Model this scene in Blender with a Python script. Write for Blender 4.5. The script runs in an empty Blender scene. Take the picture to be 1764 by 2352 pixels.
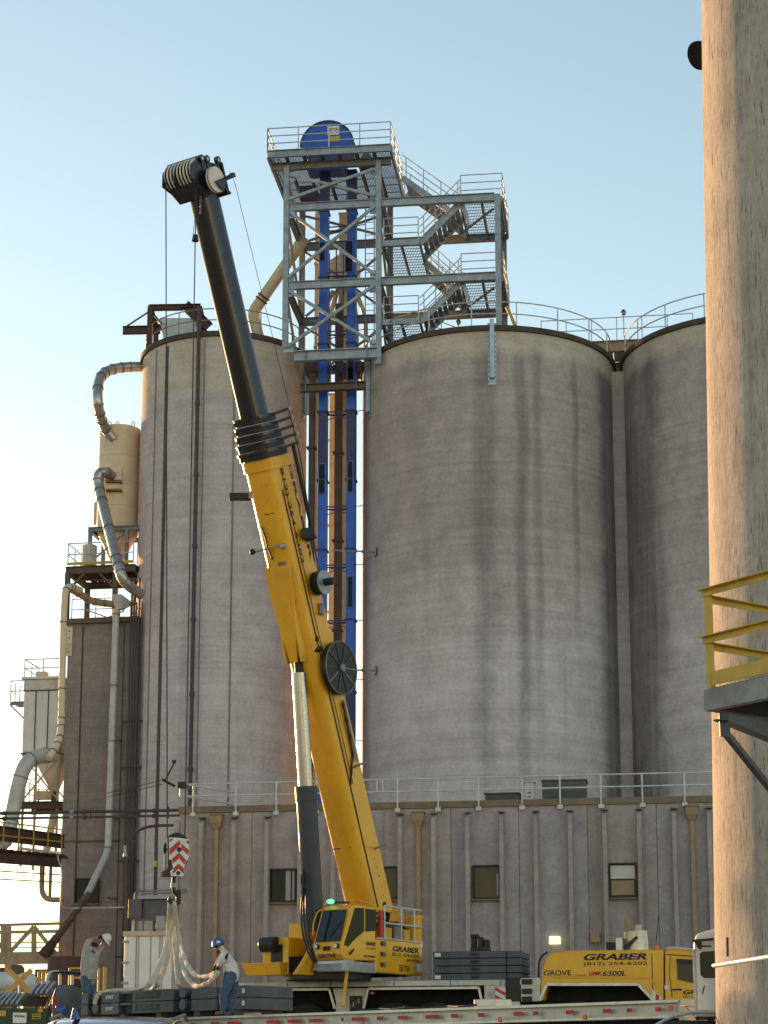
import bpy, bmesh, math, random
from mathutils import Vector, Matrix
random.seed(7)
R = math.radians
sc = bpy.context.scene
COL = sc.collection
V = Vector
# ------------------------------------------------------------ camera
FPX, PX0, PY0 = 4600.0, 882.0, 1560.0          # focal length and principal point of the 1764 x 2352 picture
PITCH = math.atan(0.2)
cd = bpy.data.cameras.new('camera'); cam = bpy.data.objects.new('camera', cd); COL.objects.link(cam)
cd.sensor_fit = 'VERTICAL'; cd.sensor_height = 24.0; cd.sensor_width = 18.0
cd.lens = 24.0 * FPX / 2352.0
cd.shift_y = (PY0 - 1176.0) / 2352.0
cd.clip_start = 0.5; cd.clip_end = 8000
cam.location = (0, 0, 0); cam.rotation_euler = (math.pi / 2 + PITCH, 0, 0)
sc.camera = cam
# ------------------------------------------------------------ sky, sun, exposure
SUN_AZ, SUN_EL = R(-30), R(7.5)                  # azimuth from +Y, negative = to the left
w = bpy.data.worlds.new('World'); sc.world = w; w.use_nodes = True
nt = w.node_tree; bg = nt.nodes['Background']
sky = nt.nodes.new('ShaderNodeTexSky'); sky.sky_type = 'NISHITA'; sky.sun_disc = False
sky.sun_elevation = SUN_EL; sky.sun_rotation = SUN_AZ
sky.altitude = 100; sky.air_density = 1.1; sky.dust_density = 0.16; sky.ozone_density = 0.5
nt.links.new(sky.outputs[0], bg.inputs[0]); bg.inputs[1].default_value = 0.15
sd = bpy.data.lights.new('sun', 'SUN'); so = bpy.data.objects.new('sun', sd); COL.objects.link(so)
sd.energy = 5.0; sd.angle = R(0.6); sd.color = (1.0, 0.56, 0.24)
sdir = V((math.sin(SUN_AZ) * math.cos(SUN_EL), math.cos(SUN_AZ) * math.cos(SUN_EL), math.sin(SUN_EL)))
so.rotation_euler = sdir.to_track_quat('Z', 'Y').to_euler()
so.location = sdir * 200
vs = sc.view_settings
vs.view_transform = 'Standard'; vs.look = 'None'; vs.gamma = 1.0; vs.use_curve_mapping = False
vs.exposure = 0.9

# ------------------------------------------------------------ measuring helpers (picture -> place)
CP, SP = math.cos(PITCH), math.sin(PITCH)
def ray(px, py):
    x = (px - PX0) / FPX; y = (PY0 - py) / FPX
    return V((x, CP - y * SP, SP + y * CP))
def at(px, py, Y):
    d = ray(px, py); return d * (Y / d.y)
def proj(p):
    zc = p.y * CP + p.z * SP; yc = -p.y * SP + p.z * CP
    return (PX0 + FPX * p.x / zc, PY0 - FPX * yc / zc)
class Frame:
    """a yawed vertical frame: a along the face (to the right), b away from the camera, z up"""
    def __init__(s, o, yaw):
        s.o = V(o); s.u = V((math.cos(yaw), -math.sin(yaw), 0)); s.d = V((math.sin(yaw), math.cos(yaw), 0)); s.yaw = yaw
    def w(s, a, b, z): return V((s.o.x, s.o.y, 0)) + s.u * a + s.d * b + V((0, 0, z))
    def hit(s, px, py, b=0.0):
        r = ray(px, py); o = V((s.o.x, s.o.y, 0)) + s.d * b
        t = o.dot(s.d) / r.dot(s.d); p = r * t
        return ((p - o).dot(s.u), p.z)
    def m(s): return Matrix(((s.u.x, s.d.x, 0), (s.u.y, s.d.y, 0), (0, 0, 1)))
def gz(Y):                                        # the yard climbs gently away from the camera
    if Y < 38: return -1.6 + 1.6 * Y / 38
    if Y < 70: return 0.5 * (Y - 38) / 32
    return 0.5

# ------------------------------------------------------------ mesh helpers
UPZ = V((0, 0, 1))
def basis(d, up=UPZ):
    d = d.normalized()
    if abs(d.dot(up)) > 0.999: up = V((0, 1, 0)) if abs(d.y) < .9 else V((1, 0, 0))
    s = d.cross(up).normalized(); n = s.cross(d).normalized()
    return d, s, n
class MB:
    def __init__(s): s.v = []; s.f = []
    def add(s, vs, fs):
        k = len(s.v); s.v += [V(p) for p in vs]; s.f += [tuple(i + k for i in f) for f in fs]; return s
    def hexa(s, P):   # 8 pts: bottom ring 0-3, top ring 4-7
        return s.add(P, [(0, 3, 2, 1), (4, 5, 6, 7), (0, 1, 5, 4), (1, 2, 6, 5), (2, 3, 7, 6), (3, 0, 4, 7)])
    def box(s, c, size, M=None):
        c = V(c); x, y, z = [q / 2 for q in size]
        P = [V(p) for p in ((-x, -y, -z), (x, -y, -z), (x, y, -z), (-x, y, -z), (-x, -y, z), (x, -y, z), (x, y, z), (-x, y, z))]
        if M is not None: P = [M @ p for p in P]
        return s.hexa([c + p for p in P])
    def fbox(s, F, a0, a1, b0, b1, z0, z1):
        return s.hexa([F.w(a0, b0, z0), F.w(a1, b0, z0), F.w(a1, b1, z0), F.w(a0, b1, z0), F.w(a0, b0, z1), F.w(a1, b0, z1), F.w(a1, b1, z1), F.w(a0, b1, z1)])
    def beam(s, p, q, wd, ht, up=UPZ):
        p = V(p); q = V(q); d, sd, n = basis(q - p, up); a = sd * wd / 2; b = n * ht / 2
        return s.hexa([p - a - b, p + a - b, p + a + b, p - a + b, q - a - b, q + a - b, q + a + b, q - a + b])
    def ibeam(s, p, q, wd, ht, t=.02, up=UPZ):
        p = V(p); q = V(q); d, sd, n = basis(q - p, up)
        s.beam(p, q, t, ht - 2 * t, n)
        o = n * (ht / 2 - t / 2)
        s.beam(p + o, q + o, wd, t, n); s.beam(p - o, q - o, wd, t, n); return s
    def chan(s, p, q, wd, ht, t=.02, up=UPZ, side=1):
        p = V(p); q = V(q); d, sd, n = basis(q - p, up); w0 = sd * (wd / 2 - t / 2) * side
        s.beam(p + w0, q + w0, t, ht, n)
        o = n * (ht / 2 - t / 2); k = -sd * (t / 2) * side
        s.beam(p + o + k, q + o + k, wd - t, t, n); s.beam(p - o + k, q - o + k, wd - t, t, n); return s
    def rings(s, ringlist, cap=True, closed=False):
        n = len(ringlist[0]); k = len(s.v)
        for r in ringlist: s.v += [V(p) for p in r]
        m = len(ringlist)
        for i in range(m - 1 + (1 if closed else 0)):
            i2 = (i + 1) % m
            for j in range(n):
                j2 = (j + 1) % n
                s.f.append((k + i * n + j, k + i * n + j2, k + i2 * n + j2, k + i2 * n + j))
        if cap and not closed:
            s.f.append(tuple(k + j for j in reversed(range(n)))); s.f.append(tuple(k + (m - 1) * n + j for j in range(n)))
        return s
    def tube(s, pts, r, n=8, cap=True):
        pts = [V(p) for p in pts]; rs = r if isinstance(r, (list, tuple)) else [r] * len(pts)
        rl = []; ref = None
        for i, p in enumerate(pts):
            if i == 0: d = pts[1] - p
            elif i == len(pts) - 1: d = p - pts[i - 1]
            else: d = (pts[i + 1] - p).normalized() + (p - pts[i - 1]).normalized()
            d = d.normalized()
            if ref is None:
                _, a, b = basis(d)
            else:
                a = (ref - d * ref.dot(d)).normalized(); b = a.cross(d)
            ref = a
            b = d.cross(a)
            rl.append([p + (a * math.cos(2 * math.pi * j / n) + b * math.sin(2 * math.pi * j / n)) * rs[i] for j in range(n)])
        return s.rings(rl, cap)
    def cyl(s, p, q, r, n=16, r2=None): return s.tube([p, q], [r, r if r2 is None else r2], n)
    def lathe(s, c, prof, n=48, a0=0, a1=2 * math.pi, cap=True):   # prof list of (r,z) about vertical axis at c
        c = V(c)
        rl = [[c + V((r * math.cos(2 * math.pi * j / n), r * math.sin(2 * math.pi * j / n), z)) for j in range(n)] for r, z in prof]
        return s.rings(rl, cap)
    def prism(s, poly, o, ax, ay, az, depth):      # poly in (ax, ay), extruded along az
        o = V(o); A = [o + ax * x + ay * y for x, y in poly]; B = [p + az * depth for p in A]
        n = len(A); k = len(s.v); s.v += A + B
        s.f.append(tuple(k + i for i in range(n))); s.f.append(tuple(k + n + i for i in reversed(range(n))))
        for i in range(n):
            j = (i + 1) % n; s.f.append((k + j, k + i, k + n + i, k + n + j))
        return s
    def sphere(s, c, r, n=12, m=8, sq=(1, 1, 1), z0=-1.0):
        c = V(c); rl = []
        for i in range(m + 1):
            t = math.asin(z0) + (math.pi / 2 - math.asin(z0)) * i / m
            rr = max(math.cos(t), 1e-3)
            rl.append([c + V((r * sq[0] * rr * math.cos(2 * math.pi * j / n), r * sq[1] * rr * math.sin(2 * math.pi * j / n), r * sq[2] * math.sin(t))) for j in range(n)])
        return s.rings(rl)
    def build(s, name, mat, parent=None, smooth=False, bev=0, **kw): return build(s, name, mat, parent, smooth, bev, **kw)
LOC = {}
def base_of(o): return LOC.get(o.name, V((0, 0, 0)))
def meta(o, label=None, cat=None, group=None, kind=None):
    if label: o['label'] = label
    if cat: o['category'] = cat
    if group: o['group'] = group
    if kind: o['kind'] = kind
    return o
def build(mb, name, mat, parent=None, smooth=False, bev=0, loc=None, label=None, cat=None, group=None, kind=None, mats=None, fm=None):
    if parent is not None: o0 = base_of(parent)
    else:
        if loc is None:
            n = len(mb.v); o0 = V((sum(p.x for p in mb.v) / n, sum(p.y for p in mb.v) / n, min(p.z for p in mb.v)))
        else: o0 = V(loc)
    me = bpy.data.meshes.new(name)
    me.from_pydata([p - o0 for p in mb.v], [], mb.f)
    bm = bmesh.new(); bm.from_mesh(me); bmesh.ops.recalc_face_normals(bm, faces=bm.faces); bm.to_mesh(me); bm.free()
    for m in (mats or [mat]): me.materials.append(m)
    if fm:
        for p, i in zip(me.polygons, fm): p.material_index = i
    if smooth:
        for p in me.polygons: p.use_smooth = True
        me.set_sharp_from_angle(angle=R(40))
    o = bpy.data.objects.new(name, me); COL.objects.link(o)
    if parent is not None: o.parent = parent
    else: o.location = o0
    LOC[o.name] = o0
    if bev:
        b = o.modifiers.new('bevel', 'BEVEL'); b.width = bev; b.segments = 2; b.limit_method = 'ANGLE'; b.angle_limit = R(35)
    return meta(o, label, cat, group, kind)
def thing(name, loc, label, cat, group=None):
    o = bpy.data.objects.new(name, None); COL.objects.link(o); o.location = V(loc); o.empty_display_size = .3
    LOC[o.name] = V(loc); return meta(o, label, cat, group)
def struct(mb, name, mat, **kw): return build(mb, name, mat, kind='structure', **kw)
def arc_pts(pts, rad, n=6):
    """polyline with its corners rounded"""
    pts = [V(p) for p in pts]; out = [pts[0]]
    for i in range(1, len(pts) - 1):
        a, b, c = pts[i - 1], pts[i], pts[i + 1]
        l1 = min(rad, (a - b).length * .49); l2 = min(rad, (c - b).length * .49)
        p = b + (a - b).normalized() * l1; q = b + (c - b).normalized() * l2
        for k in range(n + 1):
            t = k / n; out.append(p * (1 - t) ** 2 + b * 2 * t * (1 - t) + q * t * t)
    out.append(pts[-1]); return out
def lettering(txt, o, ax, ay, width, height, mat, parent, name='lettering', shear=0.0, bold=0.0, off=.004, center=False):
    cu = bpy.data.curves.new('t', 'FONT'); cu.body = txt; cu.shear = shear; cu.offset = bold; cu.resolution_u = 3
    to = bpy.data.objects.new('t', cu); COL.objects.link(to)
    dg = bpy.context.evaluated_depsgraph_get(); me = bpy.data.meshes.new_from_object(to.evaluated_get(dg))
    bpy.data.objects.remove(to); bpy.data.curves.remove(cu)
    xs = [v.co.x for v in me.vertices]; ys = [v.co.y for v in me.vertices]
    x0, x1, y0, y1 = min(xs), max(xs), min(ys), max(ys)
    az = ax.cross(ay).normalized(); b = base_of(parent)
    for v in me.vertices:
        v.co = V(o) + ax * ((v.co.x - x0) / (x1 - x0) * width) + ay * ((v.co.y - y0) / (y1 - y0) * height) + az * off - b
    me.name = name; me.materials.clear(); me.materials.append(mat)
    ob = bpy.data.objects.new(name, me); COL.objects.link(ob); ob.parent = parent; LOC[ob.name] = b
    return ob

# ------------------------------------------------------------ materials
def newmat(name):
    m = bpy.data.materials.new(name); m.use_nodes = True
    return m, m.node_tree, m.node_tree.nodes['Principled BSDF']
def N(nt, typ, **kw):
    n = nt.nodes.new(typ)
    for k, v in kw.items(): setattr(n, k, v)
    return n
def noise(nt, scale, detail=4, rough=.55, vec=None, mscale=None, loc=(0, 0, 0), coord='Object'):
    t = N(nt, 'ShaderNodeTexNoise'); t.inputs['Scale'].default_value = scale; t.inputs['Detail'].default_value = detail; t.inputs['Roughness'].default_value = rough
    if vec is None: vec = N(nt, 'ShaderNodeTexCoord').outputs[coord]
    mp = N(nt, 'ShaderNodeMapping'); mp.inputs['Scale'].default_value = mscale or (1, 1, 1); mp.inputs['Location'].default_value = loc
    nt.links.new(vec, mp.inputs[0]); nt.links.new(mp.outputs[0], t.inputs['Vector'])
    return t.outputs['Fac']
def ramp(nt, fac, stops, interp='LINEAR'):
    r = N(nt, 'ShaderNodeValToRGB'); r.color_ramp.interpolation = interp
    el = r.color_ramp.elements
    while len(el) < len(stops): el.new(.5)
    for e, (p, c) in zip(el, stops):
        e.position = p; e.color = c if len(c) == 4 else (*c, 1)
    nt.links.new(fac, r.inputs[0]); return r.outputs[0]
def mix(nt, fac, a, b, mode='MIX'):
    m = N(nt, 'ShaderNodeMix', data_type='RGBA', blend_type=mode)
    for sock, val in ((m.inputs[0], fac), (m.inputs[6], a), (m.inputs[7], b)):
        if hasattr(val, 'links'): nt.links.new(val, sock)
        elif isinstance(val, (int, float)): sock.default_value = val
        else: sock.default_value = (*val, 1) if len(val) == 3 else val
    return m.outputs[2]
def math_(nt, op, a, b=None, clamp=False):
    m = N(nt, 'ShaderNodeMath', operation=op, use_clamp=clamp)
    for i, val in enumerate((a, b)):
        if val is None: continue
        if hasattr(val, 'links'): nt.links.new(val, m.inputs[i])
        else: m.inputs[i].default_value = val
    return m.outputs[0]
def bump(nt, b, h, strength=.3, dist=.02):
    n = N(nt, 'ShaderNodeBump'); n.inputs['Strength'].default_value = strength; n.inputs['Distance'].default_value = dist
    nt.links.new(h, n.inputs['Height']); nt.links.new(n.outputs[0], b.inputs['Normal'])
def g(x): return (x, x, x)
def simple(name, col, rough=.5, metal=0, wear=.25, scale=3.0, dirt=None, bumpy=0, spec=None, coat=0, grime=0):
    """plain finish with mottled colour, grime and uneven gloss"""
    m, nt, b = newmat(name)
    n1 = noise(nt, scale, 5, .6); n2 = noise(nt, scale * 9, 3, .6)
    c = V(col); lo = tuple(c * (1 - wear)); hi = tuple(min(1, q) for q in c * (1 + wear * .5))
    cc = mix(nt, ramp(nt, n1, [(.3, g(0)), (.7, g(1))]), lo, hi)
    if dirt:
        nd = noise(nt, scale * .8, 6, .7, mscale=(2.5, 2.5, .35))
        cc = mix(nt, ramp(nt, nd, [(.55, g(0)), (.75, g(.75))]), cc, dirt)
    if grime:      # grease specks, thin runs and scuffs
        g1 = ramp(nt, noise(nt, 11, 8, .75, loc=(3, 1, 5)), [(.6, g(0)), (.68, g(1))]); g2 = ramp(nt, noise(nt, 3.2, 6, .7, mscale=(3, 3, .18), loc=(1, 4, 2)), [(.56, g(0)), (.74, g(1))])
        g3 = ramp(nt, noise(nt, .8, 3, .6, loc=(9, 2, 7)), [(.4, g(.1)), (.65, g(1))])
        k = math_(nt, 'MULTIPLY', math_(nt, 'MAXIMUM', g1, math_(nt, 'MULTIPLY', g2, .7)), g3)
        cc = mix(nt, math_(nt, 'MULTIPLY', k, grime), cc, tuple(c * .22 + V((.015, .012, .008))))
    nt.links.new(cc, b.inputs['Base Color'])
    rr = ramp(nt, n2, [(.2, g(max(.03, rough - .1))), (.8, g(min(1, rough + .12)))])
    nt.links.new(rr, b.inputs['Roughness']); b.inputs['Metallic'].default_value = metal
    if spec is not None: b.inputs['Specular IOR Level'].default_value = spec
    if coat: b.inputs['Coat Weight'].default_value = coat; b.inputs['Coat Roughness'].default_value = .15
    if bumpy: bump(nt, b, n2, bumpy, .01)
    return m
M = {}
def concrete(name, base, dark, light, streak=.6, band=.25, topz=None, toplight=None, seed=0, vscale=1.0, pits=0.0, stains=(), upper=None):
    m, nt, b = newmat(name); tc = N(nt, 'ShaderNodeTexCoord').outputs['Object']
    big = noise(nt, .22, 6, .68, tc, loc=(seed, 0, 0)); fine = noise(nt, 7, 6, .7, tc, loc=(seed, 3, 0))
    col = mix(nt, ramp(nt, big, [(.3, g(0)), (.7, g(1))]), dark, base)
    bd = noise(nt, 1.0, 4, .6, tc, mscale=(.03, .03, 1.6), loc=(0, 0, seed))          # slip-form lifts
    col = mix(nt, math_(nt, 'MULTIPLY', ramp(nt, bd, [(.42, g(0)), (.7, g(1))]), band), col, light)
    st = noise(nt, 1.5 * vscale, 5, .65, tc, mscale=(1, 1, .028), loc=(seed, seed, 0))   # runs of damp and dirt
    fade = noise(nt, .16, 2, .5, tc, loc=(4, seed, 1))
    stf = math_(nt, 'MULTIPLY', ramp(nt, st, [(.52, g(0)), (.72, g(1))]), ramp(nt, fade, [(.35, g(.15)), (.65, g(1))]))
    col = mix(nt, math_(nt, 'MULTIPLY', stf, streak), col, tuple(V(dark) * .45))
    sep = N(nt, 'ShaderNodeSeparateXYZ'); nt.links.new(tc, sep.inputs[0])
    if upper:
        jag = math_(nt, 'MULTIPLY', noise(nt, .35, 4, .6, tc, loc=(seed, 2, 0)), 9.0)
        mz = N(nt, 'ShaderNodeMapRange', interpolation_type='SMOOTHSTEP'); nt.links.new(math_(nt, 'ADD', sep.outputs[2], jag), mz.inputs[0])
        mz.inputs[1].default_value = upper[0]; mz.inputs[2].default_value = upper[1]
        col = mix(nt, math_(nt, 'MULTIPLY', mz.outputs[0], upper[2]), col, upper[3])
    for (x0, wd, zlo, zhi, amt) in stains:          # single runs seen on this wall
        wob = math_(nt, 'MULTIPLY', math_(nt, 'SUBTRACT', noise(nt, .5, 3, .6, tc, loc=(x0, 0, 0), mscale=(1, 1, .6)), .5), wd * 1.6)
        dx = math_(nt, 'ABSOLUTE', math_(nt, 'SUBTRACT', math_(nt, 'ADD', sep.outputs[0], wob), x0))
        mr = N(nt, 'ShaderNodeMapRange', interpolation_type='SMOOTHSTEP'); nt.links.new(dx, mr.inputs[0])
        mr.inputs[1].default_value = wd; mr.inputs[2].default_value = wd * .15; mr.inputs[3].default_value = 0; mr.inputs[4].default_value = 1
        mz = N(nt, 'ShaderNodeMapRange', interpolation_type='SMOOTHSTEP'); nt.links.new(sep.outputs[2], mz.inputs[0])
        mz.inputs[1].default_value = zlo; mz.inputs[2].default_value = zhi; mz.inputs[3].default_value = 0; mz.inputs[4].default_value = 1
        k = math_(nt, 'MULTIPLY', math_(nt, 'MULTIPLY', mr.outputs[0], mz.outputs[0]), ramp(nt, st, [(.25, g(.35)), (.6, g(1))]))
        col = mix(nt, math_(nt, 'MULTIPLY', k, amt), col, tuple(V(dark) * .35))
    if topz:
        jag = math_(nt, 'MULTIPLY', noise(nt, 1.2, 4, .7, tc, mscale=(1, 1, .1)), 1.2)
        mz = N(nt, 'ShaderNodeMapRange', interpolation_type='SMOOTHSTEP'); nt.links.new(math_(nt, 'ADD', sep.outputs[2], jag), mz.inputs[0])
        mz.inputs[1].default_value = topz - .75; mz.inputs[2].default_value = topz - .1
        col = mix(nt, math_(nt, 'MULTIPLY', mz.outputs[0], .75), col, toplight)
    ln = noise(nt, 1.0, 3, .6, tc, mscale=(.05, .05, 5.5), loc=(0, 1, seed)); col = mix(nt, .28 if band > .13 else .06, col, ramp(nt, ln, [(.3, g(.34)), (.7, g(.62))]), 'OVERLAY')
    col = mix(nt, .35, col, ramp(nt, fine, [(.25, g(.25)), (.75, g(.75))]), 'OVERLAY')
    med = noise(nt, 1.1, 5, .65, tc, loc=(seed, 7, 2)); col = mix(nt, .35, col, ramp(nt, med, [(.25, g(.25)), (.75, g(.75))]), 'OVERLAY')
    if pits:
        pt = noise(nt, 7.0 * vscale, 6, .8, tc, mscale=(1, 1, .1), loc=(2, 1, 0))
        col = mix(nt, math_(nt, 'MULTIPLY', ramp(nt, pt, [(.54, g(0)), (.64, g(1))]), pits), col, tuple(V(dark) * .3))
        h = math_(nt, 'ADD', fine, math_(nt, 'MULTIPLY', pt, -1.5)); bump(nt, b, h, .6, .03)
    else: bump(nt, b, math_(nt, 'ADD', fine, math_(nt, 'MULTIPLY', bd, .6)), .35, .02)
    nt.links.new(col, b.inputs['Base Color']); b.inputs['Roughness'].default_value = .9; b.inputs['Specular IOR Level'].default_value = .25
    M[name] = m; return m
CB, CDk, CL = (.60, .545, .56), (.47, .415, .415), (.70, .65, .67)
concrete('silo_left', CB, CDk, CL, .35, .35, 30, (.56, .49, .40), 1.3, upper=(22, 30, .35, (.42, .36, .325)))
concrete('silo_mid', (.61, .555, .575), (.49, .435, .435), CL, .35, .45, 30, (.58, .51, .42), 5.1, upper=(20, 27, .72, (.36, .305, .28)),
         stains=((-.45, .75, 3, 20, .55), (1.05, .42, 5, 18, .75), (1.75, .3, 8, 22, .5), (3.35, .22, 13, 24, .7), (-3.4, .7, 16, 29, .2), (5.0, .75, -8, 14, .85)))
concrete('silo_right', CB, CDk, CL, .35, .45, 30, (.56, .49, .40), 9.7, upper=(20, 27, .6, (.36, .305, .28)), stains=((-5.0, .9, -8, 14, .85), (-2.6, .5, 10, 26, .3)))
concrete('panel_concrete', (.44, .405, .42), (.335, .30, .305), (.54, .50, .515), .6, .12, seed=3.3, vscale=1.6)
concrete('panel_concrete_brown', (.44, .39, .38), (.335, .29, .28), (.53, .475, .465), .6, .12, seed=6.3, vscale=1.6)
concrete('tower_concrete', (.295, .25, .235), (.215, .18, .17), (.355, .305, .29), .6, .2, seed=12.0)
concrete('near_concrete', (.50, .445, .40), (.37, .32, .28), (.60, .545, .495), .8, .12, seed=2.2, vscale=3.0, pits=.9)
concrete('yard', (.40, .36, .32), (.33, .29, .25), (.45, .41, .37), .1, .0, seed=8)
M['rim'] = simple('rim', (.085, .065, .055), .85, 0, .4, 2, dirt=(.16, .10, .06))
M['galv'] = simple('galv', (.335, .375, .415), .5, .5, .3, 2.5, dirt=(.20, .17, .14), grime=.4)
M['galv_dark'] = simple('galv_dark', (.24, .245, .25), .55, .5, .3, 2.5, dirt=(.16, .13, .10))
M['galv_blue'] = simple('galv_blue', (.42, .49, .56), .45, .4, .15, 2)
M['rail'] = simple('rail', (.56, .58, .60), .45, .3, .2, 3, dirt=(.35, .30, .24))
M['rust_steel'] = simple('rust_steel', (.10, .055, .045), .8, 0, .35, 3, dirt=(.05, .03, .03))
M['brown_steel'] = simple('brown_steel', (.13, .095, .075), .75, 0, .3, 3, dirt=(.07, .05, .04))
M['dark_pipe'] = simple('dark_pipe', (.075, .058, .058), .6, 0, .3, 3)
M['blue'] = simple('blue', (.022, .105, .52), .42, 0, .3, 1.2, dirt=(.05, .08, .25), grime=.5)
M['blue_side'] = simple('blue_side', (.05, .14, .55), .35, 0, .2, 2)
M['blue_dark'] = simple('blue_dark', (.035, .035, .13), .5, 0, .3, 2)
M['cream'] = simple('cream', (.62, .53, .38), .5, 0, .2, 2.5, dirt=(.38, .28, .17))
M['cream_tank'] = simple('cream_tank', (.74, .58, .40), .5, 0, .12, 1.5, dirt=(.55, .42, .27))
M['duct'] = simple('duct', (.48, .44, .40), .32, .75, .25, 2.5, dirt=(.32, .26, .20))
M['duct_grey'] = simple('duct_grey', (.52, .51, .50), .5, .15, .2, 2, dirt=(.36, .33, .30))
M['white_panel'] = simple('white_panel', (.66, .64, .61), .5, 0, .12, 1.6, dirt=(.5, .42, .35))
M['rusty_panel'] = simple('rusty_panel', (.60, .55, .49), .6, 0, .2, 2, dirt=(.28, .13, .06))
M['tan'] = simple('tan', (.37, .26, .15), .6, 0, .2, 2.5, dirt=(.25, .17, .1))
M['flash'] = simple('flash', (.22, .16, .11), .6, 0, .25, 2)
M['truss'] = simple('truss', (.42, .34, .22), .7, 0, .25, 2, dirt=(.26, .18, .11))
M['yellow_rail'] = simple('yellow_rail', (.56, .37, .04), .5, 0, .2, 3, dirt=(.3, .2, .05))
M['yellow'] = simple('yellow', (.83, .42, .012), .36, 0, .14, 1.0, dirt=(.62, .31, .02), coat=.3, grime=.45)
M['yellow2'] = simple('yellow2', (.74, .375, .012), .45, 0, .15, 1.5, dirt=(.5, .27, .03), coat=.1, grime=.6)
M['boom_black'] = simple('boom_black', (.007, .008, .011), .24, 0, .3, 1.2, coat=.5)
M['black'] = simple('black', (.014, .014, .016), .5, 0, .3, 3)
M['black_matte'] = simple('black_matte', (.02, .02, .021), .9, 0, .3, 3, spec=.08)
M['cyl_grey'] = simple('cyl_grey', (.042, .05, .066), .48, 0, .2, 1.5)
M['slab'] = simple('slab', (.085, .10, .12), .55, 0, .3, 2.5, dirt=(.13, .10, .075), grime=.5)
M['slab_dark'] = simple('slab_dark', (.03, .034, .04), .6, 0, .3, 3)
M['chrome'] = simple('chrome', (.40, .41, .44), .24, 1.0, .05, 2)
M['alu'] = simple('alu', (.56, .56, .56), .38, .75, .15, 3, dirt=(.36, .34, .32))
M['alu_white'] = simple('alu_white', (.58, .57, .56), .45, .3, .2, 3, dirt=(.32, .29, .26), grime=.5)
M['white'] = simple('white', (.78, .78, .78), .4, 0, .08, 2, coat=.3)
M['white_sheave'] = simple('white_sheave', (.74, .70, .60), .5, 0, .15, 3)
M['red'] = simple('red', (.52, .03, .03), .45, 0, .25, 4)
M['red_post'] = simple('red_post', (.30, .022, .03), .5, 0, .2, 3)
M['orange'] = simple('orange', (.75, .17, .02), .4, 0, .1, 3)
M['ink'] = simple('ink', (.02, .02, .025), .6, 0, .2, 5)
M['ink_white'] = simple('ink_white', (.75, .75, .73), .6, 0, .2, 8)
M['ink_red'] = simple('ink_red', (.45, .02, .04), .5, 0, .2, 5)
M['sling'] = simple('sling', (.64, .60, .51), .95, 0, .25, 6, dirt=(.42, .38, .29), bumpy=.5, spec=.1)
M['dump_green'] = simple('dump_green', (.035, .07, .03), .5, 0, .3, 3)
M['dump_grey'] = simple('dump_grey', (.10, .115, .12), .55, 0, .3, 3)
M['sign_orange'] = simple('sign_orange', (.62, .33, .10), .55, 0, .15, 3)
M['tank_white'] = simple('tank_white', (.60, .66, .68), .45, 0, .12, 1.5)
M['rubber'] = simple('rubber', (.018, .018, .018), .85, 0, .3, 5)
M['cable'] = simple('cable', (.03, .03, .032), .6, 0, .2, 5)
M['box_grey'] = simple('box_grey', (.10, .095, .105), .5, 0, .2, 3)
M['box_light'] = simple('box_light', (.36, .37, .39), .5, 0, .15, 3)
M['skin'] = simple('skin', (.42, .17, .11), .55, 0, .15, 10)
M['hair'] = simple('hair', (.025, .017, .012), .8, 0, .2, 20)
M['shirt_grey'] = simple('shirt_grey', (.40, .40, .42), .95, 0, .3, 7, dirt=(.28, .31, .42), bumpy=.8)
M['shirt_white'] = simple('shirt_white', (.68, .67, .69), .95, 0, .3, 7, dirt=(.48, .45, .43), bumpy=.8)
M['jeans'] = simple('jeans', (.07, .125, .22), .95, 0, .35, 9, dirt=(.05, .08, .12))
M['boots'] = simple('boots', (.16, .12, .08), .9, 0, .3, 10)
M['glove'] = simple('glove', (.035, .032, .028), .9, 0, .3, 14)
M['hat_blue'] = simple('hat_blue', (.02, .10, .42), .3, 0, .1, 4, coat=.4)
M['hat_white'] = simple('hat_white', (.72, .75, .75), .3, 0, .1, 4, coat=.4)
M['car_paint'] = simple('car_paint', (.05, .045, .16), .12, .3, .1, 2, coat=.8)
M['spec_plate'] = simple('spec_plate', (.50, .50, .49), .4, .7, .2, 14)
def glassy(name, col, rough=.04, spec=.3):
    m, nt, b = newmat(name); b.inputs['Base Color'].default_value = (*col, 1); b.inputs['Roughness'].default_value = rough
    b.inputs['Specular IOR Level'].default_value = spec; b.inputs['IOR'].default_value = 1.45
    n = noise(nt, 1.3, 2, .5); bump(nt, b, n, .06, .03); M[name] = m; return m
glassy('glass', (.012, .011, .010), .06, .2); glassy('glass_cab', (.010, .012, .014), .05, .12); glassy('glass_screen', (.012, .018, .026), .04, .9); glassy('glass_brown_reflect', (.07, .042, .02), .06, .3); glassy('glass_green', (.012, .028, .026))
def emit(name, col, s, base=(.6, .6, .5)):
    m, nt, b = newmat(name); b.inputs['Base Color'].default_value = (*base, 1)
    b.inputs['Emission Color'].default_value = (*col, 1); b.inputs['Emission Strength'].default_value = s; M[name] = m
emit('lamp_lit', (1.0, .95, .55), .65); emit('lamp_green', (.08, 1.0, .25), 1.6, (.1, .5, .2))
def grating():
    m, nt, b = newmat('grating'); b.inputs['Base Color'].default_value = (.2, .2, .2, 1); b.inputs['Roughness'].default_value = .6
    b.inputs['Metallic'].default_value = .4; M['grating'] = m
grating()
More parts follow.
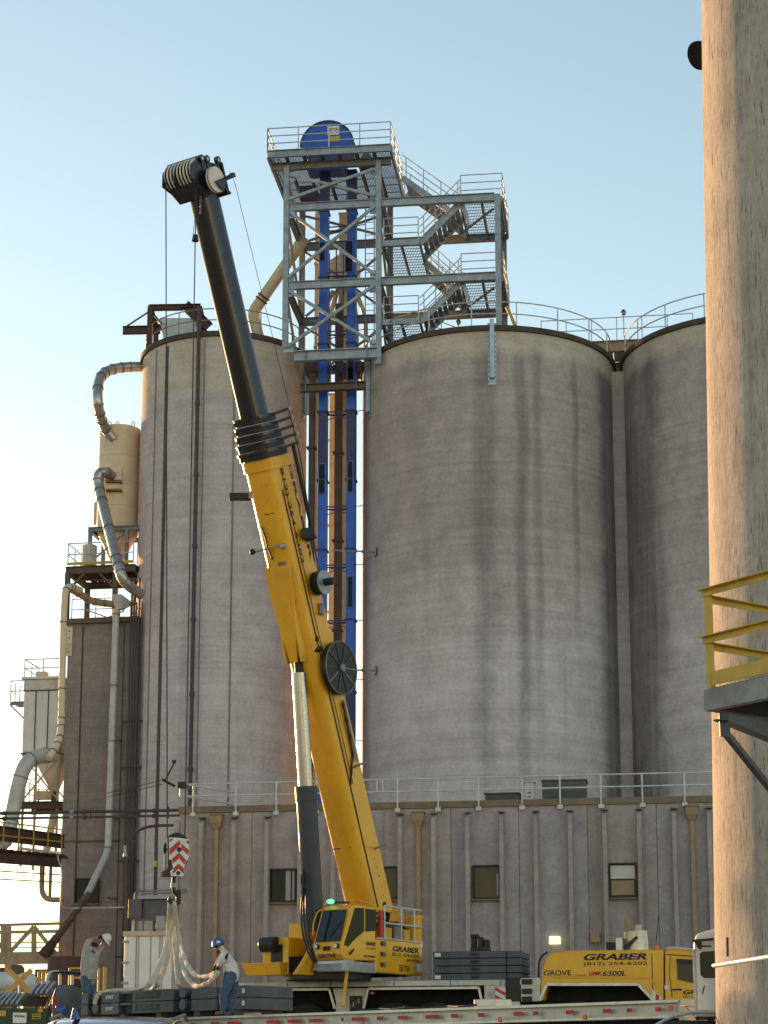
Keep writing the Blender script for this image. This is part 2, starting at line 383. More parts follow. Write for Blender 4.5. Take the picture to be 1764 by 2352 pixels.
def checker():      # raised tread plate
    m, nt, b = newmat('tread_plate'); tc = N(nt, 'ShaderNodeTexCoord').outputs['Object']
    v = N(nt, 'ShaderNodeTexVoronoi'); v.inputs['Scale'].default_value = 22; nt.links.new(tc, v.inputs['Vector'])
    n = noise(nt, 2.2, 5, .6, tc)
    nt.links.new(mix(nt, ramp(nt, n, [(.3, g(0)), (.7, g(1))]), (.33, .32, .31), (.56, .56, .55)), b.inputs['Base Color'])
    b.inputs['Metallic'].default_value = .7; b.inputs['Roughness'].default_value = .42; bump(nt, b, v.outputs['Distance'], .5, .01); M['tread_plate'] = m
checker()

# ------------------------------------------------------------ shared builders
def railing(parent, pts, h=1.07, rails=(1.0, .5), r=.021, mat=None, closed=False, spacing=1.6, post_pts=None, prefix='railing'):
    mat = mat or M['rail']; pts = [V(p) for p in pts]
    if closed: pts = pts + [pts[0]]
    for k, f in enumerate(rails):
        MB().tube([p + UPZ * h * f for p in pts], r, 6).build(prefix + '_rail', mat, parent)
    if post_pts is None:
        post_pts = []
        for a, b in zip(pts[:-1], pts[1:]):
            n = max(1, round((b - a).length / spacing))
            post_pts += [a.lerp(b, i / n) for i in range(n)]
        if not closed: post_pts.append(pts[-1])
    if post_pts:
        for p in post_pts:
            MB().cyl(p, p + UPZ * h, r * 1.05, 6).build(prefix + '_post', mat, parent)
def piece(name, me, parent, mat4):
    o = bpy.data.objects.new(name, me); COL.objects.link(o); o.parent = parent; o.matrix_local = mat4; LOC[o.name] = base_of(parent); return o
def band(p, d, r, wd, n=20):
    d = d.normalized(); return MB().cyl(p - d * wd / 2, p + d * wd / 2, r, n)
# ============================================================ ground
def make_ground():
    mb = MB(); ys = [-3000, -60, -10, 0, 10, 20, 30, 38, 45, 52, 60, 70, 90, 140, 400, 3500]; xs = [-3000, -200, -60, -20, 0, 20, 60, 200, 3000]
    for y in ys:
        for x in xs: mb.v.append(V((x, y, gz(max(y, -10)))))
    n = len(xs)
    for i in range(len(ys) - 1):
        for j in range(n - 1): mb.f.append((i * n + j, i * n + j + 1, (i + 1) * n + j + 1, (i + 1) * n + j))
    struct(mb, 'ground', M['yard'], loc=(0, 0, 0))
make_ground()

# ============================================================ silos
def cylhit(px, py, c, rad):
    d = ray(px, py); a = d.x ** 2 + d.y ** 2; b = -2 * (d.x * c.x + d.y * c.y); k = c.x ** 2 + c.y ** 2 - rad * rad
    disc = max(b * b - 4 * a * k, 0); t = (-b - math.sqrt(disc)) / (2 * a); return d * t
YAW = R(8)
_p = at(1125, 1300, 84.0)
C2 = V((_p.x, 84.0, 0)); R2 = 293 / FPX * (84.0 / ray(1125, 1300).y) * 1.0
SF = Frame(C2, YAW)
H2 = at(1125, 750, C2.y - R2).z
R3 = R2; C3 = SF.w(2 * R2 + .36, 0, 0)
R1 = 187 / FPX * (87.0 / ray(517, 850).y)
_p = at(517, 850, 86.4); C1 = V((_p.x, 86.4, 0))
H1 = at(505, 763, C1.y - R1).z
def silo(c, rad, h, mat, label, extra=None):
    t = thing('concrete_silo', V((c.x, c.y, .5)), label, 'silo', None)
    n = 96
    MB().lathe(V((c.x, c.y, 0)), [(rad, .5), (rad, h * .33), (rad, h * .66), (rad, h - .18)], n).build('wall', mat, t, smooth=True)
    r = MB().lathe(V((c.x, c.y, 0)), [(rad - .02, h - .2), (rad + .10, h - .19), (rad + .12, h - .01), (rad + .07, h + .05), (rad - 1.2, h + .1)], n).build('roof_slab', M['rim'], t, smooth=True)
    # guard rail round the roof
    k = int(2 * math.pi * rad / 1.9)
    pts = [V((c.x + (rad - .12) * math.cos(2 * math.pi * i / k), c.y + (rad - .12) * math.sin(2 * math.pi * i / k), h + .04)) for i in range(k)]
    fine = [V((c.x + (rad - .12) * math.cos(2 * math.pi * i / 64), c.y + (rad - .12) * math.sin(2 * math.pi * i / 64), h + .04)) for i in range(65)]
    for f in (1.1, .58): MB().tube([p + UPZ * f for p in fine], .028, 5).build('guard_rail', M['tan'] if rad < 5 else M['rail'], t)
    for p in pts: MB().cyl(p, p + UPZ * 1.1, .028, 5).build('guard_post', M['tan'] if rad < 5 else M['rail'], t)
    return t
s1 = silo(C1, R1, H1, M['silo_left'], 'narrow pale concrete silo with vertical joints beside the dark square tower')
s2 = silo(C2, R2, H2, M['silo_mid'], 'wide concrete silo with dark water streaks behind the ribbed building')
s3 = silo(C3, R3, H2, M['silo_right'], 'wide concrete silo partly hidden behind the rough beige column')
# vertical construction joints of the narrow silo
for pa, pb, wd in (((381, 800), (360, 2050), .16), ((355, 800), (336, 2050), .05), ((543, 820), (520, 1830), .07), ((470, 790), (452, 1830), .04)):
    a = cylhit(*pa, C1, R1 + .012); b = cylhit(pb[0], pb[1], C1, R1 + .012)
    ang = math.atan2((a.y + b.y) / 2 - C1.y, (a.x + b.x) / 2 - C1.x); nrm = V((math.cos(ang), math.sin(ang), 0)); tg = V((-nrm.y, nrm.x, 0))
    p = V((C1.x, C1.y, 0)) + nrm * (R1 + .008)
    MB().beam(p + UPZ * .5, p + UPZ * (H1 - .35), wd, .05, nrm).build('joint_strip', M['dark_pipe'] if wd > .1 else M['tower_concrete'], s1)
# narrow web wall that closes the gap between the two wide silos
wc = (C2 + C3) / 2
wm = MB(); F_ = Frame(wc, YAW); wm.fbox(F_, -.3, .3, -.9, -.5, .5, at(1430, 866, 83.0).z)
wm.build('web_wall', M['silo_right'], None, label='narrow concrete infill wall in the gap between two wide silos', cat='wall')
# walkway between silo tops
wk = thing('roof_walkway', F_.w(0, 0, H2), 'steel walkway with tan girder bridging the two wide silo tops', 'walkway')
for b in (-.2, 2.6): MB().ibeam(F_.w(-3.4, b, H2 + .85), F_.w(3.4, b, H2 + .85), .2, .5).build('girder', M['tan'] if b < 0 else M['galv'], wk)
for i in range(13): MB().fbox(F_, -3.3 + i * .52, -2.82 + i * .52, -.1, 2.5, H2 + 1.12, H2 + 1.16).build('deck_plank', M['galv'], wk)
for b in (-.2, 2.6): railing(wk, [F_.w(-3.3, b, H2 + 1.12), F_.w(3.3, b, H2 + 1.12)], 1.07, spacing=1.1)
for a_k in (-3.0, 3.0):
    for b in (-.2, 2.6): MB().beam(F_.w(a_k, b, H2 + .08), F_.w(a_k, b, H2 + .6), .12, .12, V((0, 1, 0))).build('stub_post', M['galv_dark'], wk)
for i, z in enumerate((.35, -.15, -.6)): MB().beam(F_.w(-1.6 + .3 * i, 3.0, H2 + z), F_.w(1.6 - .3 * i, 3.0, H2 + z), .05, .08).build('tie_bar', M['galv_dark'], wk)
# lamps on poles
for (px, py0, py1, c, rr, lab) in ((1432, 716, 766, None, .12, 'round lamp on a slim pole above the roof walkway'), (1053, 738, 760, C2, .11, 'small lamp on a short pole on the wide silo roof')):
    if c is None: Y = F_.w(0, 1.0, 0).y; z0 = H2 + 1.16
    else: Y = C2.y - 1; z0 = H2 + .1
    p = at(px, py0 + 8, Y); b = V((p.x, p.y, z0))
    lp = thing('pole_lamp', b, lab, 'lamp')
    MB().cyl(b, p, .03, 8).build('pole', M['rail'], lp)
    MB().sphere(p + UPZ * .1, rr, 14, 8).build('globe', M['galv'], lp, smooth=True)
    MB().cyl(p + UPZ * .12, p + UPZ * .26, rr * 1.15, 14, rr * .5).build('lamp_cap', M['brown_steel'], lp)
# galvanised bracket beams bolted to the silo walls
def bracket(px, y0, y1, c, rad, lab, wd=.36):
    p = cylhit(px, (y0 + y1) / 2, c, rad); ang = math.atan2(p.y - c.y, p.x - c.x); nrm = V((math.cos(ang), math.sin(ang), 0)); tg = V((-nrm.y, nrm.x, 0))
    o = V((c.x, c.y, 0)) + nrm * (rad + .02); z1 = at(px, y0, o.y).z; z0 = at(px, y1, o.y).z
    t = thing('wall_bracket', o + UPZ * z0, lab, 'bracket')
    MB().beam(o + UPZ * z0, o + UPZ * z1, wd, .03, nrm).build('back_plate', M['galv_blue'], t)
    q = o + nrm * .13
    MB().beam(q + UPZ * (z0 + .25), q + UPZ * (z1 + .1), wd * .5, .2, nrm).build('channel', M['galv_blue'], t)
    n = int((z1 - z0) / .22)
    for i in range(n):
        for s in (-1, 1):
            b = o + tg * s * wd * .4 + UPZ * (z0 + .12 + i * .22); MB().cyl(b, b + nrm * .05, .025, 6).build('bolt', M['galv_dark'], t)
bracket(1130, 742, 884, C2, R2, 'long galvanised bracket bolted to the top of the streaked wide silo')
bracket(851, 836, 960, C2, R2, 'galvanised bracket on the wide silo edge next to the blue elevator legs', .42)
bracket(698, 846, 965, C1, R1, 'galvanised bracket on the narrow silo edge next to the blue elevator legs', .42)
# stand-off rods on the wide silo
for i, (x0, y0, x1, y1) in enumerate(((868, 1268, 770, 1292), (868, 1540, 800, 1555))):
    p = cylhit(x0 - 6, y0, C2, R2 + .05); d = V((-1, -.35, -.05)).normalized()
    t = thing('stand_off_rod', p, 'thin steel rod standing off the wide silo, ' + ('upper of two' if i == 0 else 'lower of two'), 'rod')
    MB().cyl(p, p + d * 1.9, .035, 8).build('rod', M['galv'], t); MB().box(p, (.06, .3, .36)).build('wall_plate', M['galv_dark'], t)
    MB().cyl(p + d * .5, p + d * .6, .06, 8).build('collar', M['galv_dark'], t)
# brown drain pipe down the narrow silo
pp = [cylhit(460 - 25 * k / 12, 775 + (1805 - 775) * k / 12, C1, R1 + .16) for k in range(13)]
nx = V((sum(p.x for p in pp) / 13, sum(p.y for p in pp) / 13, 0)); ang = math.atan2(nx.y - C1.y, nx.x - C1.x); nrm = V((math.cos(ang), math.sin(ang), 0))
o = V((C1.x, C1.y, 0)) + nrm * (R1 + .22)
t = thing('drain_pipe', o + UPZ * .5, 'dark brown vertical pipe clamped to the narrow silo wall', 'pipe')
MB().cyl(o + UPZ * .5, o + UPZ * (H1 + 1.1), .085, 12).build('pipe', M['dark_pipe'], t, smooth=True)
for i in range(9):
    z = 3 + i * 3.2; MB().cyl(o + UPZ * z, o + UPZ * (z + .16), .12, 10).build('clamp', M['dark_pipe'], t)
    MB().box(o - nrm * .14 + UPZ * (z + .08), (.08, .26, .08), Matrix.Rotation(ang - math.pi / 2, 3, 'Z')).build('clamp_arm', M['dark_pipe'], t)
# red steel frame and hopper on the narrow silo roof
Ya = C1.y - 1.6; zr = H1 + .08
t = thing('hoist_frame', V((at(400, 740, Ya).x, Ya, zr)), 'dark red steel hoist frame on the narrow silo roof', 'steel frame')
def roofpt(px, py, Y=None): return at(px, py, Y or Ya)
tp = [(343, 707), (445, 707)]
for px, top in ((345, 706), (459, 708)):
    p = roofpt(px, top); MB().ibeam(V((p.x, p.y, zr)), p, .22, .22, .03, V((0, 1, 0))).build('post', M['rust_steel'], t)
    q = p + V((0, 2.4, 0)); MB().ibeam(V((q.x, q.y, zr)), q, .22, .22, .03, V((0, 1, 0))).build('post', M['rust_steel'], t)
    MB().ibeam(p, q, .2, .22).build('cross_beam', M['rust_steel'], t)
a, b = roofpt(343, 707), roofpt(461, 705)
for dy in (0, 2.4): MB().ibeam(a + V((0, dy, 0)), b + V((0, dy, 0)), .2, .26).build('top_beam', M['rust_steel'], t)
MB().ibeam(roofpt(282, 759), roofpt(368, 757), .24, .34).build('jib_beam', M['rust_steel'], t)
MB().beam(roofpt(290, 750), roofpt(345, 714), .06, .06).build('stay_rod', M['rust_steel'], t)
MB().beam(roofpt(345, 712), roofpt(372, 745), .08, .08).build('brace', M['rust_steel'], t)
MB().ibeam(roofpt(424, 700), roofpt(480, 752), .3, .45).build('incline_beam', M['rust_steel'], t)
hp = MB(); A = [roofpt(366, 728), roofpt(446, 725)]
zt = A[0].z; zb = zr + .05; x0, x1 = A[0].x, A[1].x
hp.hexa([V((x0 + .25, Ya + .3, zb)), V((x1 - .1, Ya + .3, zb)), V((x1 - .1, Ya + 1.9, zb)), V((x0 + .25, Ya + 1.9, zb)), V((x0, Ya + .1, zt)), V((x1, Ya + .1, zt)), V((x1, Ya + 2.1, zt)), V((x0, Ya + 2.1, zt))])
hp.build('receiving_hopper', M['galv_blue'], None, label='open topped grey hopper box inside the red roof frame', cat='hopper', bev=.02)

# ============================================================ steel tower on the silo tops
TY = at(760, 805, 81.3).y
_o = at(656.6, 645, 81.3); TF = Frame((_o.x, 81.3, 0), R(7))
a1 = 0.0; a2 = TF.hit(869.6, 560)[0]; a3 = TF.hit(1144, 560)[0]
z1 = TF.hit(765, 472)[1]; z2 = TF.hit(765, 652)[1]; zb = min(H1, H2) + .1; zP = TF.hit(760, 350, -.5)[1]
BD = 4.2
tw = thing('stair_tower', TF.w((a1 + a3) / 2, BD / 2, zb), 'galvanised steel frame tower with switchback stairs standing on the silo tops', 'steel tower')
def hcol(a, b, za, zt, mat=None, s=.24): MB().ibeam(TF.w(a, b, za), TF.w(a, b, zt), s, s, .03, TF.d).build('column', mat or M['galv'], tw)
for a, zt in ((a1, zP - .3), (a2, zP - .3), (a3, z1 + .1)):
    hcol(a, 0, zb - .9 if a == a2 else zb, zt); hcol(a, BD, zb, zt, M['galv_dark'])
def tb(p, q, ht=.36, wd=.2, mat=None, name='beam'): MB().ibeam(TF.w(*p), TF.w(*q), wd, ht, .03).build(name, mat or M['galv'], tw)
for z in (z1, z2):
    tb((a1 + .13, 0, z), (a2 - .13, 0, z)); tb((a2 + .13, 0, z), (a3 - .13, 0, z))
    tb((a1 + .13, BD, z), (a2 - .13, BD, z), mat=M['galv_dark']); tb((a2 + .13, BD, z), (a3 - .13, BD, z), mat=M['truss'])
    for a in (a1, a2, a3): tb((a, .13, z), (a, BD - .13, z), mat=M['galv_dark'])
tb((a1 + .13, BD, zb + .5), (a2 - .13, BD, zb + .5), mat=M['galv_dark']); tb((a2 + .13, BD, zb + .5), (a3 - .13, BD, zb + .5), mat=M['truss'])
def brace(p, q, mat=None, s=.1): MB().beam(TF.w(*p), TF.w(*q), s, s * 1.25).build('brace', mat or M['galv'], tw)
lv = [zP - .5, z1, z2, zb - .3]
for i in range(3):
    t_, b_ = lv[i], lv[i + 1]
    brace((a1 + .15, -.10, t_ - .25), (a2 - .15, -.10, b_ + .3)); brace((a1 + .15, -.24, b_ + .3), (a2 - .15, -.24, t_ - .25))
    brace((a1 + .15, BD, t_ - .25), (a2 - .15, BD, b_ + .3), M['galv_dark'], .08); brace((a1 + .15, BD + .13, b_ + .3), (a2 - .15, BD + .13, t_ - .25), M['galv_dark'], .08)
    for a in (a1, a2): brace((a, .15, t_ - .3), (a, BD - .15, b_ + .25), M['truss'], .1)
    for a in (a1 + .15, a2 - .15):
        for z in ((t_ - .3, b_ + .32)): MB().fbox(TF, a - .22, a + .22, -.04, -.015, z - .2, z + .2).build('gusset_plate', M['galv_blue'], tw)
brace((a3, .15, z1 - .3), (a3, BD - .15, z2 + .3), M['galv_dark']); brace((a3, .15, z2 - .3), (a3, BD - .15, zb + .3), M['galv_dark'])
MB().beam(TF.w(a3 + .25, 1.5, z2 - .8), TF.w(a3 + 1.05, 1.5, zb), .1, .14).build('raker', M['yellow_rail'], tw)
# top platform
pa0, pa1, pb0, pb1 = a1 - .75, a2 + .6, -.65, BD + .6
for b in (pb0, pb1): MB().chan(TF.w(pa0, b, zP), TF.w(pa1, b, zP), .1, .34, .025, UPZ, 1 if b > 0 else -1).build('platform_edge', M['galv'], tw)
for a in (pa0, pa1): MB().chan(TF.w(a, pb0 + .06, zP), TF.w(a, pb1 - .06, zP), .1, .33, .025).build('platform_edge', M['galv'], tw)
for b in (0, BD): tb((pa0 + .06, b, zP - .32), (pa1 - .06, b, zP - .32), .32, mat=M['galv_dark'], name='platform_beam')
na = 7
for i in range(1, na):
    a = pa0 + (pa1 - pa0) * i / na
    MB().ibeam(TF.w(a, pb0 + .1, zP - .03), TF.w(a, pb1 - .1, zP - .03), .1, .2, .02).build('joist', M['galv_dark'], tw)
# open bar grating, one panel per bay, with a hole for the elevator legs
gm = MB()
for i in range(na):
    x0 = pa0 + (pa1 - pa0) * i / na + .05; x1 = pa0 + (pa1 - pa0) * (i + 1) / na - .05
    bl = [(pb0 + .07, .65), (2.2, pb1 - .07)] if 2 <= i <= 4 else [(pb0 + .07, pb1 - .07)]
    for (b0, b1) in bl:
        pm = MB()
        n = int((x1 - x0) / .062)
        for k in range(n + 1):
            x = x0 + (x1 - x0) * k / n; pm.fbox(TF, x - .006, x + .006, b0, b1, zP + .09, zP + .13)
        n = int((b1 - b0) / .11)
        for k in range(n + 1):
            y = b0 + (b1 - b0) * k / n; pm.fbox(TF, x0, x1, y - .008, y + .008, zP + .095, zP + .122)
        pm.build('grating_panel', M['grating'], tw)
railing(tw, [TF.w(pa0, pb0, zP + .15), TF.w(pa1, pb0, zP + .15), TF.w(pa1, pb1 - 1.2, zP + .15)], 1.05, (1.0, .66, .33), .026, spacing=1.45, prefix='platform_rail')
railing(tw, [TF.w(pa0, pb0, zP + .15), TF.w(pa0, pb1, zP + .15), TF.w(pa1, pb1, zP + .15)], 1.05, (1.0, .66, .33), .026, spacing=1.45, prefix='platform_rail')
# stairs in the right hand bay
def landing(A0, A1, B0, B1, z):
    for b in (B0, B1): MB().chan(TF.w(A0, b, z), TF.w(A1, b, z), .08, .25, .02).build('landing_beam', M['galv'], tw)
    for a in (A0, (A0 + A1) / 2, A1): MB().beam(TF.w(a, B0 + .05, z), TF.w(a, B1 - .05, z), .08, .2).build('landing_joist', M['galv_dark'], tw)
    n = max(2, int((B1 - B0) / .3)); 
    pm = MB()
    for k in range(int((A1 - A0) / .07)):
        x = A0 + .05 + k * .07; pm.fbox(TF, x - .008, x + .008, B0 + .05, B1 - .05, z + .1, z + .13)
    for k in range(n + 1):
        y = B0 + .06 + (B1 - B0 - .12) * k / n; pm.fbox(TF, A0 + .04, A1 - .04, y - .008, y + .008, z + .1, z + .125)
    pm.build('landing_grating', M['grating'], tw)
tread_me = None
def flight(p, q, b0, b1):
    """p,q = (a,z) of top and bottom ends"""
    global tread_me
    top, bot = (p, q) if p[1] > q[1] else (q, p)
    for b in (b0, b1):
        MB().chan(TF.w(top[0], b, top[1] - .02), TF.w(bot[0], b, bot[1] - .02), .07, .27, .02).build('stringer', M['galv'], tw)
        P, Q = TF.w(top[0], b, top[1] + .08), TF.w(bot[0], b, bot[1] + .08)
        for h in (1.0, .66, .33): MB().cyl(P + UPZ * h, Q + UPZ * h, .024, 6).build('stair_rail', M['rail'], tw)
        for k in range(4): c = P.lerp(Q, (k + .25) / 3.6); MB().cyl(c, c + UPZ * 1.0, .024, 6).build('stair_rail_post', M['rail'], tw)
    n = max(5, int(round((top[1] - bot[1]) / .2)))
    for k in range(1, n):
        f = k / n; a = top[0] + (bot[0] - top[0]) * f; z = top[1] + (bot[1] - top[1]) * f
        if tread_me is None:
            o = MB().box((0, 0, 0), (.2, b1 - b0 - .08, .03)).build('tread', M['galv'], tw); tread_me = o.data
            c = TF.w(a, (b0 + b1) / 2, z)
            for v in tread_me.vertices: v.co = v.co + base_of(tw)
            o.matrix_local = Matrix.Translation(c - base_of(tw)) @ TF.m().to_4x4()
        else: piece('tread', tread_me, tw, Matrix.Translation(TF.w(a, (b0 + b1) / 2, z) - base_of(tw)) @ TF.m().to_4x4())
bm_ = 2.1; aL = a2 + 1.75; aR = a3 - 1.6
m12 = TF.hit(940, 560, .3)[1]; m2b = TF.hit(940, 741, .3)[1]
landing(aR, a3 + .2, .15, BD - .1, z1 - .05); landing(a2 + .15, aL, .15, BD - .1, m12)
landing(aR, a3 + .2, .15, BD - .1, z2 - .05); landing(a2 + .15, aL, .15, BD - .1, m2b)
flight((pa1 + .15, zP), (aR, z1), bm_ + .2, BD - .2)
flight((aR, z1 - .05), (aL, m12), .25, bm_ - .2)
flight((aL, m12), (aR, z2), bm_ + .2, BD - .2)
flight((aR, z2 - .05), (aL, m2b), .25, bm_ - .2)
flight((aL, m2b), (aR + .3, zb + .1), bm_ + .2, BD - .2)
for z in (z1, z2): railing(tw, [TF.w(aR, .15, z + .1), TF.w(a3 + .2, .15, z + .1), TF.w(a3 + .2, BD, z + .1)], 1.05, (1.0, .66, .33), .024, spacing=1.5, prefix='landing_rail')
for z in (m12, m2b): railing(tw, [TF.w(aL - .05, .15, z + .1), TF.w(a2 + .2, .15, z + .1)], 1.05, (1.0, .66, .33), .024, spacing=1.4, prefix='landing_rail')
for z, za in ((z1, m12), (z2, m2b)): brace((a3 - .2, .4, z - .35), (aR, 1.2, z - 1.0), M['galv_dark'], .07); brace((aR + .1, .3, z - .2), (aR + .35, .3, z - 1.15), M['galv'], .13)
# girders bridging the gap below the tower
for (y, b, lab) in ((818, -.1, 'upper steel girder spanning the gap between the narrow and wide silos'), (892, .5, 'lower dark girder spanning the gap between the narrow and wide silos')):
    p, q = TF.hit(676, y, b), TF.hit(866 if b < 0 else 840, y - 6, b); z = (p[1] + q[1]) / 2
    gt = thing('gap_girder', TF.w((p[0] + q[0]) / 2, b, z), lab, 'girder')
    MB().ibeam(TF.w(p[0] + (.25 if b > 0 else 0), b, z), TF.w(q[0], b, z), .28, .46 if b < 0 else .34, .035).build('girder', M['galv'] if b < 0 else M['brown_steel'], gt)
    for a in (p[0] + .5, q[0] - .4):
        MB().fbox(TF, a - .015, a + .015, b - .13, b + .13, z - .18, z + .18).build('stiffener', M['galv_dark'], gt)

# ============================================================ blue bucket elevator
EB = 1.1                                            # depth of its front face in the tower frame
eL0, eL1 = TF.hit(733, 600, EB)[0], TF.hit(756, 600, EB)[0]
eR0, eR1 = TF.hit(797, 600, EB)[0], TF.hit(820, 600, EB)[0]
ew = .38; ed = .5
hc = TF.hit(752, 338, EB); ac = (eL0 + ew / 2 + eR0 + ew / 2) / 2
el = thing('bucket_elevator', TF.w(ac, EB, .5), 'blue bucket elevator with round head and two tall casings between the silos', 'elevator')
zt = zP - .1
for a0 in (eL0, eR0):
    z = .6; k = 0
    while z < zt - .1:                               # flanged casing sections
        z2_ = min(z + 3.05, zt)
        MB().fbox(TF, a0, a0 + ew, EB, EB + ed, z, z2_ - .012).build('casing', M['blue'] if k % 4 else M['blue_dark'], el, bev=.01)  # every fourth section darker: a dark reflection put into its colour
        MB().fbox(TF, a0 - .045, a0 + ew + .045, EB - .045, EB + ed + .045, z2_ - .05, z2_ + .02).build('flange', M['blue_dark'], el)
        z = z2_ + .02; k += 1
for (px0, px1, y0, y1) in ((733, 746, 1067, 1134), (799, 810, 1061, 1130), (799, 810, 1325, 1394), (794, 810, 555, 624), (735, 746, 558, 600), (799, 812, 800, 873)):
    A0, Z1 = TF.hit(px0, y0, EB); A1, Z0 = TF.hit(px1, y1, EB)
    if A1 - A0 < .2: A1 = A0 + .24
    f = MB()
    f.fbox(TF, A0 - .04, A0, EB - .05, EB - .002, Z0 - .04, Z1 + .04).fbox(TF, A1, A1 + .04, EB - .05, EB - .002, Z0 - .04, Z1 + .04).fbox(TF, A0, A1, EB - .05, EB - .002, Z1, Z1 + .04).fbox(TF, A0, A1, EB - .05, EB - .002, Z0 - .04, Z0)
    wf = f.build('window_frame', M['blue_side'], el)
    MB().fbox(TF, A0, A1, EB - .02, EB - .003, Z0, Z1).build('pane', M['glass'], wf)
# ties between the casings
for y in (520, 625, 760, 840, 945, 1163, 1297, 1425, 1560, 1700):
    z = TF.hit(770, y, EB)[1]; tm = MB()
    for b in (EB + .05, EB + ed - .05): tm.beam(TF.w(eL0 + ew, b, z), TF.w(eR0, b, z), .04, .05)
    tm.beam(TF.w(eL0 + ew, EB + .05, z - .35), TF.w(eR0, EB + ed - .05, z), .035, .035); tm.beam(TF.w(eL0 + ew, EB + ed - .05, z), TF.w(eR0, EB + .05, z - .3), .035, .035)
    tm.beam(TF.w(eR0 + ew, EB + .1, z), TF.w(eR0 + ew + .45, EB - .3, z - .1), .03, .03)
    tm.build('tie_frame', M['blue_dark'], el)
# round head housing
hr = 1.17; zc = TF.hit(752, 279, EB - .12)[1] - hr
HC = TF.w(hc[0], 0, 0)
def headpoly(r): return [(r * math.cos(math.pi * k / 32), r * math.sin(math.pi * k / 32)) for k in range(33)]
poly = headpoly(hr) + [(-hr, -.25), (-.85, -.6), (-.85, zP - .12 - zc), (.85, zP - .12 - zc), (.85, -.6), (hr, -.25)]
hd = MB().prism(poly, TF.w(hc[0], EB - .12, zc), TF.u, UPZ, TF.d, ed + .24).build('head_housing', M['blue'], el, bev=.015)
rim = [(x * 1.04, y * 1.04) for x, y in headpoly(hr)] + [(x * .985, y * .985) for x, y in reversed(headpoly(hr))]
for b in (EB - .16, EB + ed + .08): MB().prism(rim, TF.w(hc[0], b, zc), TF.u, UPZ, TF.d, .05).build('head_rim', M['blue_dark'], el)
for k in (8, 15, 20, 26):
    x, y = headpoly(hr * 1.06)[k]; MB().box(TF.w(hc[0] + x, EB + .1, zc + y), (.06, .06, .1)).build('lug', M['blue_dark'], el)
sx0, sz1 = TF.hit(752, 290, EB - .14); sx1, sz0 = TF.hit(779, 309, EB - .14)
sg = MB().fbox(TF, sx0, sx1, EB - .14, EB - .125, sz0, sz1).build('name_plate', M['ink_white'], el)
lettering('LEITCH', TF.w(sx0 + .03, EB - .142, sz0 + .17), TF.u, UPZ, sx1 - sx0 - .06, .15, M['blue_dark'], sg, bold=.02)
MB().fbox(TF, TF.hit(757, 320, EB)[0], TF.hit(782, 320, EB)[0], EB - .15, EB - .125, TF.hit(757, 329, EB)[1], TF.hit(757, 317, EB)[1]).build('warning_label', M['yellow_rail'], el)
# drive motor on the platform
mp = TF.w(*[TF.hit(843, 322, 1.4)[0], 1.4, zP + .15])
mo = thing('drive_motor', mp, 'grey round drive motor beside the blue elevator head', 'motor')
MB().cyl(mp + UPZ * .34 - TF.d * .25, mp + UPZ * .34 + TF.d * .4, .22, 20).build('motor_body', M['galv'], mo, smooth=True)
MB().cyl(mp + UPZ * .34 - TF.d * .28, mp + UPZ * .34 - TF.d * .25, .13, 20).build('fan_cover', M['galv_dark'], mo)
MB().box(mp + UPZ * .06, (.5, .7, .11), TF.m()).build('mount', M['galv_dark'], mo); MB().box(mp + TF.u * .35 + UPZ * .1, (.2, .4, .2), TF.m()).build('gearbox', M['galv'], mo)
# dark housing box under the platform
bp = TF.w(TF.hit(705, 412, 1.2)[0], 1.7, zP - .9)
MB().box(bp, (.75, .8, .6), TF.m()).build('gear_housing', M['blue_dark'], None, label='dark blue box housing hung below the tower platform', cat='housing', bev=.03)

# ============================================================ older plant behind the blue elevator
def casing(px0, px1, ytop, b, mat, name, lab, cat, dep=.5, zbot=.5, ribs=0):
    A0, zt = TF.hit(px0, ytop, b); A1, _ = TF.hit(px1, ytop, b)
    t = thing(name, TF.w((A0 + A1) / 2, b, zbot), lab, cat)
    z = zbot; 
    while z < zt - .05:
        z_ = min(z + 4.0, zt); MB().fbox(TF, A0, A1, b, b + dep, z, z_ - .01).build('casing', mat, t, bev=.008)
        MB().fbox(TF, A0 - .04, A1 + .04, b - .04, b + dep + .04, z_ - .04, z_ + .03).build('flange', mat, t); z = z_ + .03
    return t
casing(724, 733, 480, 5.2, M['cream'], 'old_elevator_leg', 'cream elevator casing behind the left blue casing', 'elevator leg')
casing(779, 798, 490, 5.2, M['cream'], 'old_elevator_leg', 'cream elevator casing between the two blue casings', 'elevator leg')
casing(757, 773, 905, 6.5, M['cream'], 'old_elevator_leg', 'tan lower casing behind the brown steel column', 'elevator leg')
def steelcol(px0, px1, ytop, b, mat, lab):
    A0, zt = TF.hit(px0, ytop, b); A1, _ = TF.hit(px1, ytop, b); a = (A0 + A1) / 2
    t = thing('steel_column', TF.w(a, b, .5), lab, 'column')
    MB().ibeam(TF.w(a, b, .5), TF.w(a, b, zt), A1 - A0, A1 - A0, .03, TF.d).build('shaft', mat, t)
    for z in range(3, int(zt), 4): MB().fbox(TF, A0 - .08, A1 + .08, b - .2, b + .2, z, z + .08).build('splice_plate', mat, t)
    return t
steelcol(711, 724, 860, 2.6, M['brown_steel'], 'brown steel column against the narrow silo beside the blue elevator')
steelcol(771, 787, 700, 3.4, M['brown_steel'], 'brown steel column standing between the two blue casings')
